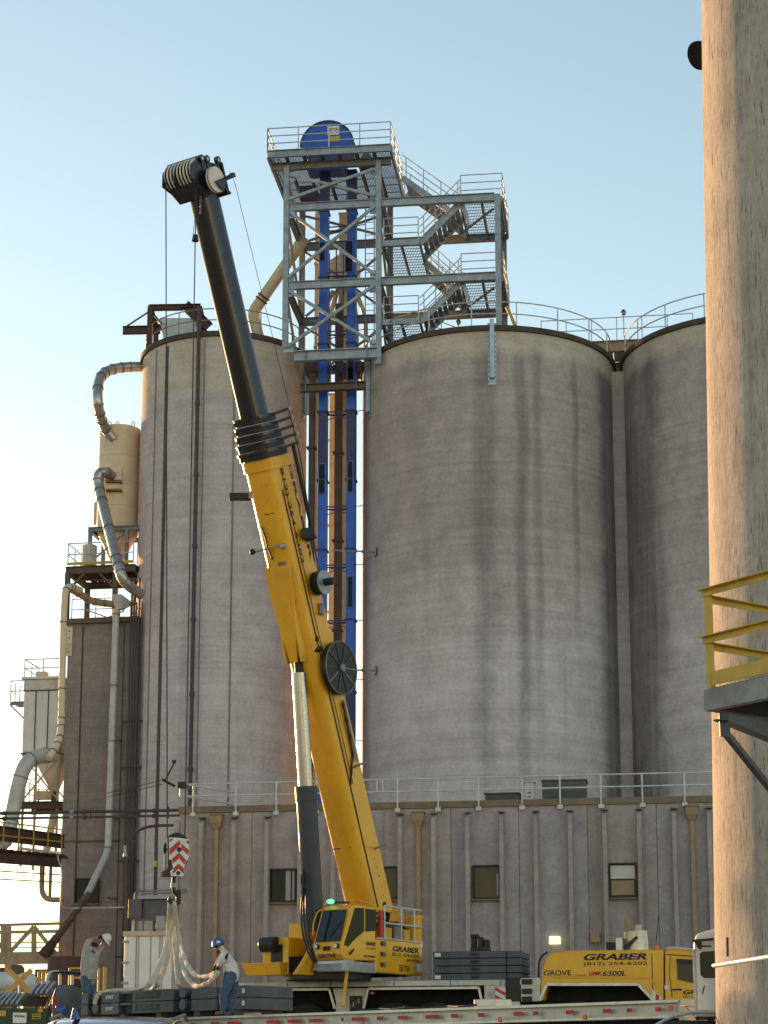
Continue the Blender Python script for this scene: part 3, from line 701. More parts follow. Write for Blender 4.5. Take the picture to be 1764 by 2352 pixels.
# clutter high in the tower: pipes, ladder, distributor
pr = TF.w(TF.hit(744, 660, 4.8)[0], 4.8, zb)
ds = thing('grain_distributor', TF.w(a2 - 2.2, 4.9, z1 - 1.4), 'cream grain distributor and pipework inside the steel tower', 'distributor')
MB().lathe(TF.w(a2 - 2.2, 4.9, z1 - 2.0), [(.15, 0), (.75, .5), (.75, 1.4), (.4, 1.7)], 20).build('bowl', M['cream'], ds, smooth=True)
for k in range(6):
    x = a2 - 3.3 + k * .42; z0_ = zb + .2; MB().tube(arc_pts([TF.w(a2 - 2.2 + (k - 2.5) * .2, 4.9, z1 - 1.9), TF.w(x, 4.9, z1 - 3.2), TF.w(x, 4.9, z0_)], .6, 4), .11, 8).build('spout', M['cream'] if k % 2 else M['galv'], ds, smooth=True)
for k in range(5):
    x = a2 - 2.9 + k * .31; MB().cyl(TF.w(x, 3.0, zb - .5), TF.w(x, 3.0, z1 - .4 - .5 * k % 1), .03, 6).build('conduit', M['brown_steel'], ds)
ld = thing('cage_ladder', TF.w(a2 - .85, 3.6, zb), 'thin galvanised ladder inside the steel tower', 'ladder')
for s in (-.2, .2): MB().cyl(TF.w(a2 - .85 + s, 3.6, zb), TF.w(a2 - .85 + s, 3.6, zP - .4), .025, 6).build('stile', M['galv'], ld)
zz = zb + .3
while zz < zP - .6: MB().cyl(TF.w(a2 - 1.05, 3.6, zz), TF.w(a2 - .65, 3.6, zz), .018, 5).build('rung', M['galv'], ld); zz += .3
# roof clutter at the tower foot
for i, (x, w_, h_) in enumerate(((a1 + .4, 1.0, .5), (a1 + 1.9, 1.6, .35), (a1 + 3.0, .9, .6))):
    MB().fbox(TF, x, x + w_, 2.6 + .3 * i, 3.6 + .3 * i, zb - .1, zb + h_).build('conveyor_cover', M['rust_steel'], None, label='low rusty conveyor cover at the foot of the steel tower, ' + ('beside its first column', 'behind the left blue casing', 'behind the right blue casing')[i], cat='conveyor cover', bev=.02)
# cream spout down to the narrow silo roof
sp = thing('grain_spout', at(590, 740, C1.y - .5), 'long cream grain spout running from the steel tower to the narrow silo roof', 'spout')
P = [at(690, 560, TF.w(0, 2.0, 0).y), at(590, 705, C1.y - .6), at(598, 760, C1.y - .6)]
pts = [at(700, 545, 84.5), at(593, 700, C1.y - .9)]
MB().cyl(pts[0], pts[1], .26, 20).build('spout_pipe', M['cream'], sp, smooth=True)
d = (pts[1] - pts[0]).normalized()
for f in (.88, .93): band(pts[0].lerp(pts[1], f), d, .31, .07).build('clamp_band', M['rust_steel'], sp)
MB().tube(arc_pts([pts[1] - d * .05, pts[1] + d * .45, V((pts[1].x + .2, pts[1].y, H1 + .1))], .4), .27, 18).build('spout_elbow', M['cream'], sp, smooth=True)
# ============================================================ ribbed precast building
FF = Frame((0, 72.0, 0), R(9))
zc0 = FF.hit(1000, 1856)[1]; zc1 = FF.hit(1000, 1841)[1]
bl = thing('precast_building', FF.w(0, 3, .5), 'long low building of ribbed grey precast concrete panels in front of the silos', 'building')
aL0 = FF.hit(412, 1950)[0]; aRR = FF.hit(1800, 1950)[0]
MB().fbox(FF, aL0 + .03, aRR, .14, 5.2, .5, zc0 - .02).build('wall_core', M['tower_concrete'], bl)
MB().fbox(FF, aL0 + .01, aRR, .02, 5.25, zc0 + .01, zc1 - .03).build('roof', M['flash'], bl)
jx = [FF.hit(x, 1950)[0] for x in (578, 1039, 1350)]
pw = (jx[2] - jx[0]) / 5.0
js = [jx[0] + pw * k for k in range(-1, 9)]; js[0] = aL0
ribme = None
rdep = .34
for i in range(len(js) - 1):
    p0, p1 = js[i] + .008, js[i + 1] - .008
    pn = MB().fbox(FF, p0, p1, 0, .12, .5, zc0 - .004).build('wall_panel', M['panel_concrete'] if i % 3 else M['panel_concrete_brown'], bl, bev=.006)
    cs = [p0 + pw * .25, p0 + pw * .75] if i else [p1 - pw * .25, p1 - pw * .75]
    for c in cs:
        if c < aL0 + .15: continue
        wt, wb = .075, .10; zt = zc0 - .42
        rb = MB().hexa([FF.w(c - wt, -rdep, .5), FF.w(c + wt, -rdep, .5), FF.w(c + wb, -.002, .5), FF.w(c - wb, -.002, .5),
                        FF.w(c - wt, -rdep, zt), FF.w(c + wt, -rdep, zt), FF.w(c + wb, -.002, zt + .2), FF.w(c - wb, -.002, zt + .2)])
        rb.build('rib', M['panel_concrete_brown'], pn, bev=.012)
        MB().fbox(FF, c - .12, c + .12, -.34, -.003, zt + .19, zt + .24).build('rib_cap', M['galv_dark'], pn)
MB().fbox(FF, aL0 - .05, aRR, -.07, .3, zc0, zc1).build('roof_flashing', M['flash'], bl, bev=.01)
# corner pilaster
MB().fbox(FF, aL0 - .22, aL0 - .004, -.06, 1.5, .5, zc0 - .25).build('corner_pilaster', M['panel_concrete_brown'], bl, bev=.01)
# windows
def window(x0, x1, y0, y1, parent, F=FF, dep=.13, glass='glass'):
    A0, Z1 = F.hit(x0, y0); A1, Z0 = F.hit(x1, y1); f = .06
    fm = MB(); fm.fbox(F, A0, A0 + f, -dep, -.002, Z0, Z1).fbox(F, A1 - f, A1, -dep, -.002, Z0, Z1).fbox(F, A0 + f, A1 - f, -dep, -.002, Z1 - f, Z1).fbox(F, A0 + f, A1 - f, -dep, -.002, Z0, Z0 + f)
    wi = fm.build('window', M['black'], parent, bev=.004)
    MB().fbox(F, A0 + f, A1 - f, -.03, -.004, Z0 + f, Z1 - f).build('pane', M[glass], wi)
    MB().fbox(F, A0 - .06, A1 + .06, -dep - .05, -.003, Z0 - .06, Z0 - .002).build('sill', M['flash'], wi, bev=.006)
    return wi, A0, A1, Z0, Z1
for k, (x0, x1, y0, y1) in enumerate(((620, 681, 1996, 2073), (853, 915, 1991, 2066), (1086, 1150, 1988, 2065), (1398, 1464, 1983, 2062))):
    wi, A0, A1, Z0, Z1 = window(x0, x1, y0, y1, bl, glass='glass_brown_reflect' if k in (1, 2) else 'glass')  # brownish reflections of the two middle windows painted into the glass colour
    if k in (0, 2, 3):      # blinds and papers just behind the glass
        s = {0: (.60, .78), 2: (.86, .95), 3: (.06, .94)}[k]; z = {0: (.06, .94), 2: (.1, .75), 3: (.55, .93)}[k]
        MB().fbox(FF, A0 + (A1 - A0) * s[0], A0 + (A1 - A0) * s[1], -.036, -.0315, Z0 + (Z1 - Z0) * z[0], Z0 + (Z1 - Z0) * z[1]).build('blind', M['box_light'] if k != 3 else M['white_panel'], wi)
        if k == 0: MB().fbox(FF, A0 + (A1 - A0) * .84, A0 + (A1 - A0) * .93, -.036, -.0315, Z0 + (Z1 - Z0) * .08, Z0 + (Z1 - Z0) * .93).build('blind', M['box_light'], wi)
        if k == 3: MB().fbox(FF, A0 + (A1 - A0) * .08, A0 + (A1 - A0) * .9, -.036, -.0315, Z0 + (Z1 - Z0) * .08, Z0 + (Z1 - Z0) * .5).build('curtain', M['tan'], wi)
# filled-in opening
A0, Z1 = FF.hit(1243, 1978); A1, Z0 = FF.hit(1306, 2052)
MB().fbox(FF, A0, A1, -.015, -.002, Z0, Z1).build('filled_opening', M['panel_concrete'], bl)
# downspouts
for px, y0 in ((498, 1868), (961, 1862), (1589, 1848)):
    a, z = FF.hit(px, y0 + 22, -.15)
    m = MB(); m.hexa([FF.w(a - .2, -.3, z - .02), FF.w(a + .2, -.3, z - .02), FF.w(a + .2, -.02, z - .02), FF.w(a - .2, -.02, z - .02), FF.w(a - .22, -.32, z + .26), FF.w(a + .22, -.32, z + .26), FF.w(a + .22, -.02, z + .26), FF.w(a - .22, -.02, z + .26)])
    m.hexa([FF.w(a - .09, -.2, z - .22), FF.w(a + .09, -.2, z - .22), FF.w(a + .09, -.04, z - .22), FF.w(a - .09, -.04, z - .22), FF.w(a - .2, -.3, z - .02), FF.w(a + .2, -.3, z - .02), FF.w(a + .2, -.02, z - .02), FF.w(a - .2, -.02, z - .02)])
    dsp = MB().fbox(FF, a - .075, a + .075, -.19, -.05, .6, z - .22).build('downspout', M['tan'], bl, bev=.01)
    m.build('leader_head', M['tan'], dsp); MB().fbox(FF, a - .25, a + .25, -.35, -.01, z + .26, z + .30).build('leader_rim', M['flash'], dsp)
    for zz in (z - 2.2, z - 5.0): MB().fbox(FF, a - .11, a + .11, -.2, -.03, zz, zz + .06).build('strap', M['tan'], dsp)
# wall lamp, box
A0, Z1 = FF.hit(1261, 2151); A1, Z0 = FF.hit(1288, 2169)
wl = MB().hexa([FF.w(A0, -.14, Z0), FF.w(A1, -.14, Z0), FF.w(A1, -.002, Z0), FF.w(A0, -.002, Z0), FF.w(A0 + .02, -.2, Z1), FF.w(A1 - .02, -.2, Z1), FF.w(A1, -.002, Z1), FF.w(A0, -.002, Z1)]).build('wall_light', M['lamp_lit'], None, loc=FF.w((A0 + A1) / 2, -.1, Z0), label='small lit rectangular wall light on the ribbed building', cat='wall light', bev=.02)
A0, Z1 = FF.hit(1357, 2143); A1, Z0 = FF.hit(1379, 2165)
jb = thing('junction_box', FF.w((A0 + A1) / 2, -.1, Z0), 'tan electrical junction box on the ribbed building wall', 'electrical box')
MB().fbox(FF, A0, A1, -.2, -.002, Z0, Z1).build('box', M['tan'], jb, bev=.015); MB().cyl(FF.w((A0 + A1) / 2, -.1, .6), FF.w((A0 + A1) / 2, -.1, Z0), .03, 8).build('conduit', M['tan'], jb)
# roof guard rail
zt = zc1 - .1
rl = thing('roof_guard_rail', FF.w((aL0 + 5), -.12, zt), 'white pipe guard rail along the roof edge of the ribbed building', 'railing')
zt1 = FF.hit(1000, 1788, -.12)[1]; zm = FF.hit(1000, 1816, -.12)[1]
for z in (zt1, zm): MB().tube([FF.w(aL0 + 1.5, 2.2, z), FF.w(aL0 + .1, -.12, z), FF.w(aRR, -.12, z)], .033, 8).build('rail', M['rail'], rl, smooth=True)
for px in (414, 444, 542, 635, 727, 821, 866, 879, 913, 1006, 1099, 1199, 1286, 1380, 1475, 1572, 1666):
    a, _ = FF.hit(px, 1815, -.12)
    low = px in (414, 866, 879)
    MB().cyl(FF.w(a, -.12, zm if low else zc0 - .12), FF.w(a, -.12, zt1), .033, 8).build('post', M['rail'], rl, smooth=True)
    if not low:
        MB().fbox(FF, a - .1, a + .1, -.16, -.072, zc0 - .14, zc0 + .0).build('base_clamp', M['rail'], rl)
# rooftop units behind the rail
def roofunit(x0, x1, y0, b, mat, name, lab, cat, dep=1.0):
    A0, Z1 = FF.hit(x0, y0, b); A1, _ = FF.hit(x1, y0, b)
    t = thing(name, FF.w((A0 + A1) / 2, b, zc1 - .1), lab, cat)
    MB().fbox(FF, A0, A1, b, b + dep, zc1 - .12, Z1).build('casing', mat, t, bev=.02)
    MB().fbox(FF, A0 - .04, A1 + .04, b - .04, b + dep + .04, Z1, Z1 + .04).build('lid', mat, t)
    for i in range(3):
        z = zc1 + (Z1 - zc1) * (.25 + .22 * i); MB().fbox(FF, A0 + .1, A1 - .1, b - .015, b - .001, z, z + .03).build('louvre', M['box_grey'], t)
roofunit(1245, 1345, 1794, .9, M['dump_grey'], 'rooftop_unit', 'grey boxy rooftop unit behind the white guard rail', 'rooftop unit')
roofunit(1205, 1226, 1797, .7, M['white_panel'], 'rooftop_vent', 'small pale rooftop vent next to the grey rooftop unit', 'vent', .4)
roofunit(1114, 1192, 1824, .7, M['box_grey'], 'roof_hatch', 'low dark roof hatch behind the white guard rail', 'roof hatch')
# security camera arm at the building corner
p = FF.w(aL0 + .1, -.1, FF.hit(405, 1805)[1])
cm = thing('bracket_arm', p, 'black bracket with angled arm and wires at the building corner', 'bracket')
MB().box(p, (.3, .3, .22), FF.m()).build('bracket_box', M['black'], cm); MB().cyl(at(372, 1790, p.y - .2), at(402, 1806, p.y - .1), .05, 8).build('arm', M['black'], cm)
MB().cyl(at(377, 1796, p.y - .2), at(400, 1752, p.y - .25), .03, 8).build('upper_arm', M['black'], cm); MB().box(at(400, 1750, p.y - .25), (.14, .1, .12)).build('arm_tip', M['black'], cm)
for dy in (0, 9): MB().tube([at(372, 1792 + dy, p.y - .2), at(340, 1800 + dy, p.y - .5), at(245, 1822 + dy, p.y - 1.5)], .012, 5).build('wire', M['cable'], cm)

# ============================================================ dark square concrete tower on the left
LF = Frame((0, 83.0, 0), R(9))
gA0 = LF.hit(150, 1700)[0]; gA1 = LF.hit(304, 1700)[0] + .12; gz1 = LF.hit(230, 1432)[1]
gt = thing('concrete_tower', LF.w((gA0 + gA1) / 2, 2.5, .5), 'dark square concrete tower at the left of the silos', 'tower')
MB().fbox(LF, gA0, gA1, 0, 2.6, .5, gz1).build('wall', M['tower_concrete'], gt)
MB().fbox(LF, gA0 - .004, gA0 + .62, -.05, -.002, .5, gz1).build('corner_pilaster', M['tower_concrete'], gt)
MB().fbox(LF, gA0 + .62, gA0 + .68, -.03, -.002, .5, gz1 - .1).build('joint_strip', M['dark_pipe'], gt)
MB().fbox(LF, gA1 - .62, gA1 - .58, -.03, -.002, .5, gz1 - .1).build('joint_strip', M['dark_pipe'], gt)
MB().fbox(LF, gA0 - .2, gA1 + .1, -.2, 2.8, gz1, gz1 + .22).build('roof_edge', M['brown_steel'], gt)
gz_ = LF.hit(230, 1858)[1]
a, z = LF.hit(160, 1440, -.1); MB().fbox(LF, a - .14, a + .14, -.12, -.055, z - 1.3, z).build('bolted_plate', M['cream'], gt)
for i in range(4): MB().cyl(LF.w(a, -.14, z - .2 - i * .3), LF.w(a, -.12, z - .2 - i * .3), .03, 6).build('bolt', M['dark_pipe'], gt)
window(173, 228, 2018, 2075, gt, LF, .12)
zz = LF.hit(200, 1932, -.05)[1]; MB().cyl(LF.w(gA0, -.08, zz), LF.w(gA1 - .5, -.08, zz), .03, 6).build('conduit', M['brown_steel'], gt)
# pale pipe with brown lower leg
wp = thing('discharge_pipe', LF.w(LF.hit(255, 1900)[0], -.4, 8), 'long pale grey pipe down the dark tower ending in a slanted brown spout', 'pipe')
P = [LF.w(LF.hit(267, 1400, -.45)[0], -.45, LF.hit(267, 1400, -.45)[1]), LF.w(LF.hit(248, 1955, -.45)[0], -.45, LF.hit(248, 1955, -.45)[1])]
E = LF.w(*[LF.hit(198, 2060, -1.2)[0], -1.2, LF.hit(198, 2060, -1.2)[1]]); E2 = LF.w(LF.hit(100, 2195, -2.2)[0], -2.2, LF.hit(100, 2195, -2.2)[1])
MB().tube(arc_pts([P[0], P[1], E], .35), .15, 16).build('upper_pipe', M['duct_grey'], wp, smooth=True)
MB().cyl(E - (E2 - E).normalized() * .2, E2.lerp(E, .28), .155, 16).build('lower_pipe', M['brown_steel'], wp, smooth=True)
MB().cyl(E2.lerp(E, .30), E2, .17, 16, .26).build('flared_nozzle', M['rust_steel'], wp, smooth=True)
for f in (.02, .32, .55, .985): band(P[0].lerp(P[1], f), P[1] - P[0], .185, .07).build('flange', M['galv_dark'], wp)
for f in (.1, .45, .7, .74): band(E.lerp(E2, f), E2 - E, .19, .06).build('flange', M['brown_steel'], wp)
hd = LF.w(LF.hit(274, 1388, -.45)[0], -.45, LF.hit(274, 1400, -.45)[1])
MB().hexa([hd + V((-.15, -.15, 0)), hd + V((.15, -.15, 0)), hd + V((.15, .15, 0)), hd + V((-.15, .15, 0)), hd + V((-.3, -.25, .62)), hd + V((.12, -.25, .62)), hd + V((.62, .25, .3)), hd + V((-.3, .25, .62))]).build('inlet_cone', M['duct_grey'], wp)
for z in (19, 14.5, 10): MB().beam(LF.w(LF.hit(258, 1600, -.4)[0], -.4, z * .75), LF.w(LF.hit(275, 1600, -.4)[0], -.02, z * .75), .05, .05).build('stand_off', M['dark_pipe'], wp)
# bundle of dark conduits between tower and silo
cb = thing('conduit_bundle', LF.w(gA1 - .1, -.2, .5), 'bundle of dark vertical conduits between the dark tower and the narrow silo', 'conduits')
for k in range(5):
    a = gA1 - .22 + k * .12
    MB().cyl(LF.w(a, -.35, .5 if k > 1 else 4), LF.w(a, -.35, gz1 + (1.9 if k % 2 else .8)), .04, 8).build('conduit', M['dark_pipe'], cb)
for z in range(3, 17, 2): MB().fbox(LF, gA1 - .5, gA1 + .4, -.31, -.24, z, z + .08).build('cross_bar', M['dark_pipe'], cb)
# two long horizontal pipes
hpz = [at(300, 1866, 72.5), at(300, 1880, 72.5)]
for k, (yl, yr, lab) in enumerate(((1869, 1861, 'upper of two long dark pipes crossing in front of the dark tower'), (1881, 1873, 'lower of two long dark pipes crossing in front of the dark tower'))):
    Pl, Pr = at(-160, yl + 2, 74.0), at(413, yr, 73.2)
    t = thing('service_pipe', (Pl + Pr) / 2, lab, 'pipe', None)
    MB().cyl(Pl, Pr, .06 if k == 0 else .045, 10).build('pipe', M['dark_pipe'], t, smooth=True)
    for f in (.3, .57, .62, .9): band(Pl.lerp(Pr, f), Pr - Pl, .085, .14, 10).build('coupling', M['dark_pipe'] if f != .57 else M['galv'], t)
    for f in (.645, .955): q = Pl.lerp(Pr, f); MB().beam(q - UPZ * (.1 if k == 0 else .08), q + UPZ * (.13 if k == 0 else .08), .05, .05, V((0, 1, 0))).build('hanger', M['dark_pipe'], t)
cv = thing('conduit_riser', at(300, 2000, 74), 'black conduit bending down beside the narrow silo to the electrical box', 'conduit')
MB().tube(arc_pts([at(410, 1895, 73.4), at(322, 1898, 73.6), at(289, 1940, 74), at(289, 2230, 74)], .9, 8), .055, 8).build('pipe', M['dark_pipe'], cv, smooth=True); band(at(289, 1955, 74), UPZ, .09, .4, 10).build('fitting', M['galv'], cv)
tk = thing('wall_conduit', at(150, 2000, 77.6), 'thin pale conduit bending round the dark tower corner below its window', 'conduit')
MB().tube(arc_pts([at(133, 1965, 77.4), at(133, 1975, 77.4), at(143, 1995, 77.5), at(139, 2086, 77.6), at(170, 2086, 78.2), at(290, 2084, 77.6)], .3, 5), .035, 8).build('pipe', M['duct_grey'], tk, smooth=True)
for px in (185, 246): band(at(px, 2085, 77.9), V((1, 0, 0)), .05, .08, 8).build('clip', M['dark_pipe'], tk)

# ============================================================ cyclone on its frame above the dark tower
UF = Frame((0, 84.3, 0), R(9))
zdk = UF.hit(220, 1312)[1]
fa0, fa1 = UF.hit(168, 1400)[0], UF.hit(277, 1400)[0]; fd = 2.9
fr = thing('cyclone_platform', UF.w((fa0 + fa1) / 2, fd / 2, gz1 + .2), 'brown steel platform with railing on top of the dark concrete tower', 'platform')
for a in (fa0, fa1):
    for b in (-.9, fd - .9): MB().ibeam(UF.w(a, b, gz1 + .22), UF.w(a, b, zdk - .3), .2, .2, .03, UF.d).build('column', M['brown_steel'], fr)
for b in (-.9, .4, fd - .9): MB().ibeam(UF.w(fa0 - .1, b, zdk - .15), UF.w(fa1 + .9, b, zdk - .15), .18, .3, .03).build('beam', M['brown_steel'], fr)
for a in (fa0 - .05, fa1, fa1 + .85): MB().ibeam(UF.w(a, -.8, zdk - .16), UF.w(a, fd - 1.0, zdk - .16), .16, .28, .03).build('beam', M['brown_steel'], fr)
for k in range(9):
    a = fa0 + .2 + k * (fa1 + .6 - fa0) / 9; MB().fbox(UF, a, a + .27, -.88, fd - .95, zdk + .005, zdk + .04).build('deck_plank', M['rust_steel'], fr)
for (a, s) in ((fa0, 1), (fa1, -1)): MB().beam(UF.w(a, -.9, zdk - 1.1), UF.w(a + s * .75, -.9, zdk - .32), .08, .1).build('knee_brace', M['brown_steel'], fr)
railing(fr, [UF.w(fa0, fd - .9, zdk + .05), UF.w(fa0, -.95, zdk + .05), UF.w(fa1 + .8, -.95, zdk + .05)], 1.0, (1.0, .5), .025, M['rail'], spacing=1.0)
MB().fbox(UF, fa0, fa1 + .8, -.99, -.96, zdk + .06, zdk + .18).build('toe_board', M['yellow_rail'], fr)
railing(fr, [UF.w(fa0 + .3, -1.1, gz1 + .22), UF.w(fa1 + .3, -1.1, gz1 + .22)], .95, (1.0, .5), .022, M['rail'], spacing=.9, prefix='lower_rail')
for k in range(3): MB().beam(UF.w(fa0 + .4, .6, gz1 + 1.1 - .4 * k), UF.w(fa1, .6, gz1 + .4 + .3 * k), .05, .05).build('tie', M['truss'], fr)
# upper frame
ua0, ua1 = UF.hit(214, 1270)[0], UF.hit(298, 1270)[0]; zu = UF.hit(250, 1222)[1]
for a in (ua0, ua1):
    for b in (-.5, 1.5): MB().ibeam(UF.w(a, b, zdk + .05), UF.w(a, b, zu - .1), .15, .15, .02, UF.d).build('upper_column', M['galv_dark'], fr)
for b in (-.5, 1.5): MB().ibeam(UF.w(ua0 - .1, b, zu), UF.w(ua1 + .55, b, zu), .15, .2, .02).build('upper_beam', M['galv_dark'], fr)
for a in (ua0, ua1 + .5): MB().ibeam(UF.w(a, -.4, zu - .005), UF.w(a, 1.4, zu - .005), .15, .19, .02).build('upper_beam', M['galv_dark'], fr)
MB().beam(UF.w(ua0, -.5, zu - .1), UF.w(ua1, -.5, zdk + .4), .06, .06).build('upper_brace', M['galv'], fr); MB().beam(UF.w(ua0, -.42, zdk + .3), UF.w(ua1, -.42, zu - .1), .06, .06).build('upper_brace', M['galv_dark'], fr)
a, z = UF.hit(205, 1262, -.6); MB().lathe(UF.w(a, -.55, zdk + .05), [(.33, 0), (.33, .95), (.25, 1.0)], 20).build('waste_drum', M['duct_grey'], None, smooth=True, label='grey drum standing on the cyclone platform behind its railing', cat='drum')
# cyclone
cyc0, cyz1 = UF.hit(234, 985, .5); cyc1, _ = UF.hit(326, 985, .5); cyr = (cyc1 - cyc0) / 2; cc = UF.w((cyc0 + cyc1) / 2 - .08, .5, 0)
cy = thing('cyclone', V((cc.x, cc.y, zdk)), 'cream cylindrical dust cyclone with ducts beside the narrow silo', 'cyclone')
ztop = cyz1 - .12
MB().lathe(cc, [(.12, zdk + .4), (.25, zdk + .5), (cyr * .98, zu + .02), (cyr, zu + .25), (cyr, ztop), (cyr * .5, ztop + .12), (.05, ztop + .16)], 40).build('shell', M['cream_tank'], cy, smooth=True)
for f in (.18, .42, .66): z = zu + .25 + (ztop - zu) * f; band(V((cc.x, cc.y, z)), UPZ, cyr + .012, .03, 40).build('weld_band', M['cream'], cy, smooth=True)
for dx in (-.5, -.15, .55): q = V((cc.x + dx, cc.y - .2, ztop + .1)); MB().tube(arc_pts([q, q + UPZ * .25, q + V((.12, 0, .25)), q + V((.12, 0, .05))], .1, 4), .02, 6).build('lifting_eye', M['galv'], cy)
def cyl_plate(px0, px1, y0, y1, dep, name, mat):
    Y = cc.y - cyr * .75; A = at(px0, y0, Y); B = at(px1, y1, Y)
    return MB().box(((A.x + B.x) / 2, Y - dep / 2 + .2, (A.z + B.z) / 2), (B.x - A.x, dep + .3, A.z - B.z)).build(name, mat, cy, bev=.01)
cyl_plate(243, 276, 991, 1024, .15, 'inlet_plate', M['duct_grey'])
cyl_plate(243, 281, 1080, 1108, .45, 'inlet_box', M['cream_tank']); cyl_plate(246, 279, 1110, 1127, .35, 'inlet_box', M['cream_tank']); cyl_plate(246, 276, 1129, 1170, .25, 'inlet_box', M['cream_tank'])
Y = cc.y - cyr * .75
for y in (1109, 1128): A = at(244, y, Y - .3); B = at(281, y, Y - .3); MB().beam(A, B, .3, .035).build('box_flange', M['brown_steel'], cy)
for i in range(8): q = at(282, 1085 + i * 12, Y - .1); MB().cyl(q, q + V((0, -.06, 0)), .025, 6).build('bolt', M['brown_steel'], cy)
MB().box(at(224, 1180, cc.y + .2), (.3, .3, 1.0)).build('side_hood', M['cream_tank'], cy, bev=.02)
# ducts
def duct(name, lab, pts, rad, mat, bands, cat='duct', rb=.6, n=18):
    P = arc_pts(pts, rb, 8); t = thing(name, V((P[0] + P[-1]) / 2), lab, cat)
    MB().tube(P, rad, n).build('pipe', mat, t, smooth=True)
    L = [0]
    for i in range(1, len(P)): L.append(L[-1] + (P[i] - P[i - 1]).length)
    for f in bands:
        s = f * L[-1]; i = max(k for k in range(len(L)) if L[k] <= s + 1e-9); i = min(i, len(P) - 2)
        q = P[i].lerp(P[i + 1], (s - L[i]) / max(1e-6, L[i + 1] - L[i])); d = P[i + 1] - P[i]
        if i > 0: d = d.normalized() + (P[i] - P[i - 1]).normalized() * .5
        band(q, d, rad + .028, .05, n).build('duct_band', M['galv_dark'], t)
    return t
Yd = C1.y - .3
duct('exhaust_duct', 'silver duct looping from the narrow silo top into the cyclone', [at(345, 842, Yd), at(268, 843, Yd - .5), at(226, 862, Yd - 1.2), at(223, 930, Yd - 2.2), at(240, 985, cc.y - .9), at(264, 1010, cc.y - cyr + .1)], .225, M['duct'], (.14, .2, .27, .34, .40, .53, .66, .73, .81, .9), rb=1.1)
duct('drop_duct', 'silver duct dropping from the cyclone side past the platform to the silo', [at(262, 1096, cc.y - .9), at(240, 1082, cc.y - 1.5), at(224, 1090, cc.y - 1.6), at(228, 1125, cc.y - 1.6), at(272, 1300, 82.3), at(284, 1338, 82.3), at(325, 1366, 83.2)], .225, M['duct'], (.06, .1, .14, .2, .28, .5, .73, .78, .82, .87), rb=.55)
duct('side_duct', 'slim pale duct running down the outer edge of the dark tower into the dust collector', [at(185, 1356, 83.5), at(163, 1346, 82.8), at(150, 1352, 82.3), at(146, 1420, 82.3), at(141, 1660, 82), at(136, 1705, 81.6), at(112, 1742, 81)], .14, M['cream_tank'], (.07, .1, .14, .3, .62, .76, .8, .86, .9, .95), rb=.4)
duct('cross_duct', 'short brown duct slanting across under the cyclone platform', [at(160, 1352, 83.6), at(190, 1368, 84), at(212, 1382, 84.4), at(262, 1388, 84.8)], .15, M['tan'], (.2, .4, .6, .8), rb=.4)
# ============================================================ dust collector on the far left
DF = Frame((0, 83.5, 0), R(9))
d0, dz1 = DF.hit(56, 1556); d1, _ = DF.hit(142, 1556); dz0 = DF.hit(95, 1728)[1]
dc = thing('dust_collector', DF.w((d0 + d1) / 2, 1, .5), 'white panelled dust collector with rust streaks beside the dark tower', 'dust collector')
MB().fbox(DF, d0 + .03, d1 - .03, .04, 1.9, dz0, dz1 - .1).build('body_core', M['white_panel'], dc)
zs = DF.hit(95, 1586)[1]
n = 3
for k in range(n):
    A = d0 + (d1 - d0) * k / n + .015; B = d0 + (d1 - d0) * (k + 1) / n - .015
    MB().fbox(DF, A, B, 0, .035, dz0 + .05, zs - .02).build('side_panel', M['white_panel'], dc, bev=.006)
    MB().fbox(DF, B - .0, B + .03, -.05, .03, dz0, zs).build('panel_seam', M['dark_pipe'], dc)
MB().fbox(DF, d0, d1, -.01, .035, zs + .03, dz1 - .12).build('upper_panel', M['rusty_panel'], dc)
MB().fbox(DF, d0 - .02, d1, -.05, .03, zs - .02, zs + .03).build('belt', M['brown_steel'], dc); MB().fbox(DF, d0 - .1, d1 + .1, -.1, 2.0, dz1 - .1, dz1).build('roof_plate', M['white_panel'], dc)
MB().fbox(DF, d0 - .04, d1, -.05, 1.9, dz0 - .06, dz0).build('bottom_belt', M['brown_steel'], dc)
ap = DF.w(d1 - .45, .9, DF.hit(120, 1815)[1])
MB().hexa([ap + V((-.12, -.12, 0)), ap + V((.12, -.12, 0)), ap + V((.12, .12, 0)), ap + V((-.12, .12, 0)), DF.w(d0 + .4, .1, dz0 - .06), DF.w(d1, .1, dz0 - .06), DF.w(d1, 1.8, dz0 - .06), DF.w(d0 + .4, 1.8, dz0 - .06)]).build('hopper', M['rusty_panel'], dc)
MB().cyl(ap - UPZ * .75, ap + UPZ * .1, .16, 12).build('airlock', M['brown_steel'], dc); MB().box(ap + V((-.45, 0, -.1)), (.7, .4, .35)).build('drive_box', M['cream'], dc)
for a in (d0 + .1, d1 - .05):
    for b in (.1, 1.7): MB().beam(DF.w(a, b, 9.0), DF.w(a, b, dz0), .1, .1, V((0, 1, 0))).build('leg', M['truss'], dc)
zl = DF.hit(95, 1850)[1]
for b in (.1, 1.7): MB().beam(DF.w(d0, b, dz0 - .1), DF.w(d1, b, zl + .2), .05, .06).build('brace', M['truss'], dc); MB().beam(DF.w(d0, b + .06, zl + .2), DF.w(d1, b + .06, dz0 - .1), .05, .06).build('brace', M['truss'], dc)
MB().ibeam(DF.w(d0 - .1, -.05, zl), DF.w(d1 + .3, -.05, zl), .2, .28).build('platform_beam', M['rust_steel'], dc); MB().ibeam(DF.w(d0 - .1, 1.8, zl), DF.w(d1 + .3, 1.8, zl), .2, .28).build('platform_beam', M['rust_steel'], dc)
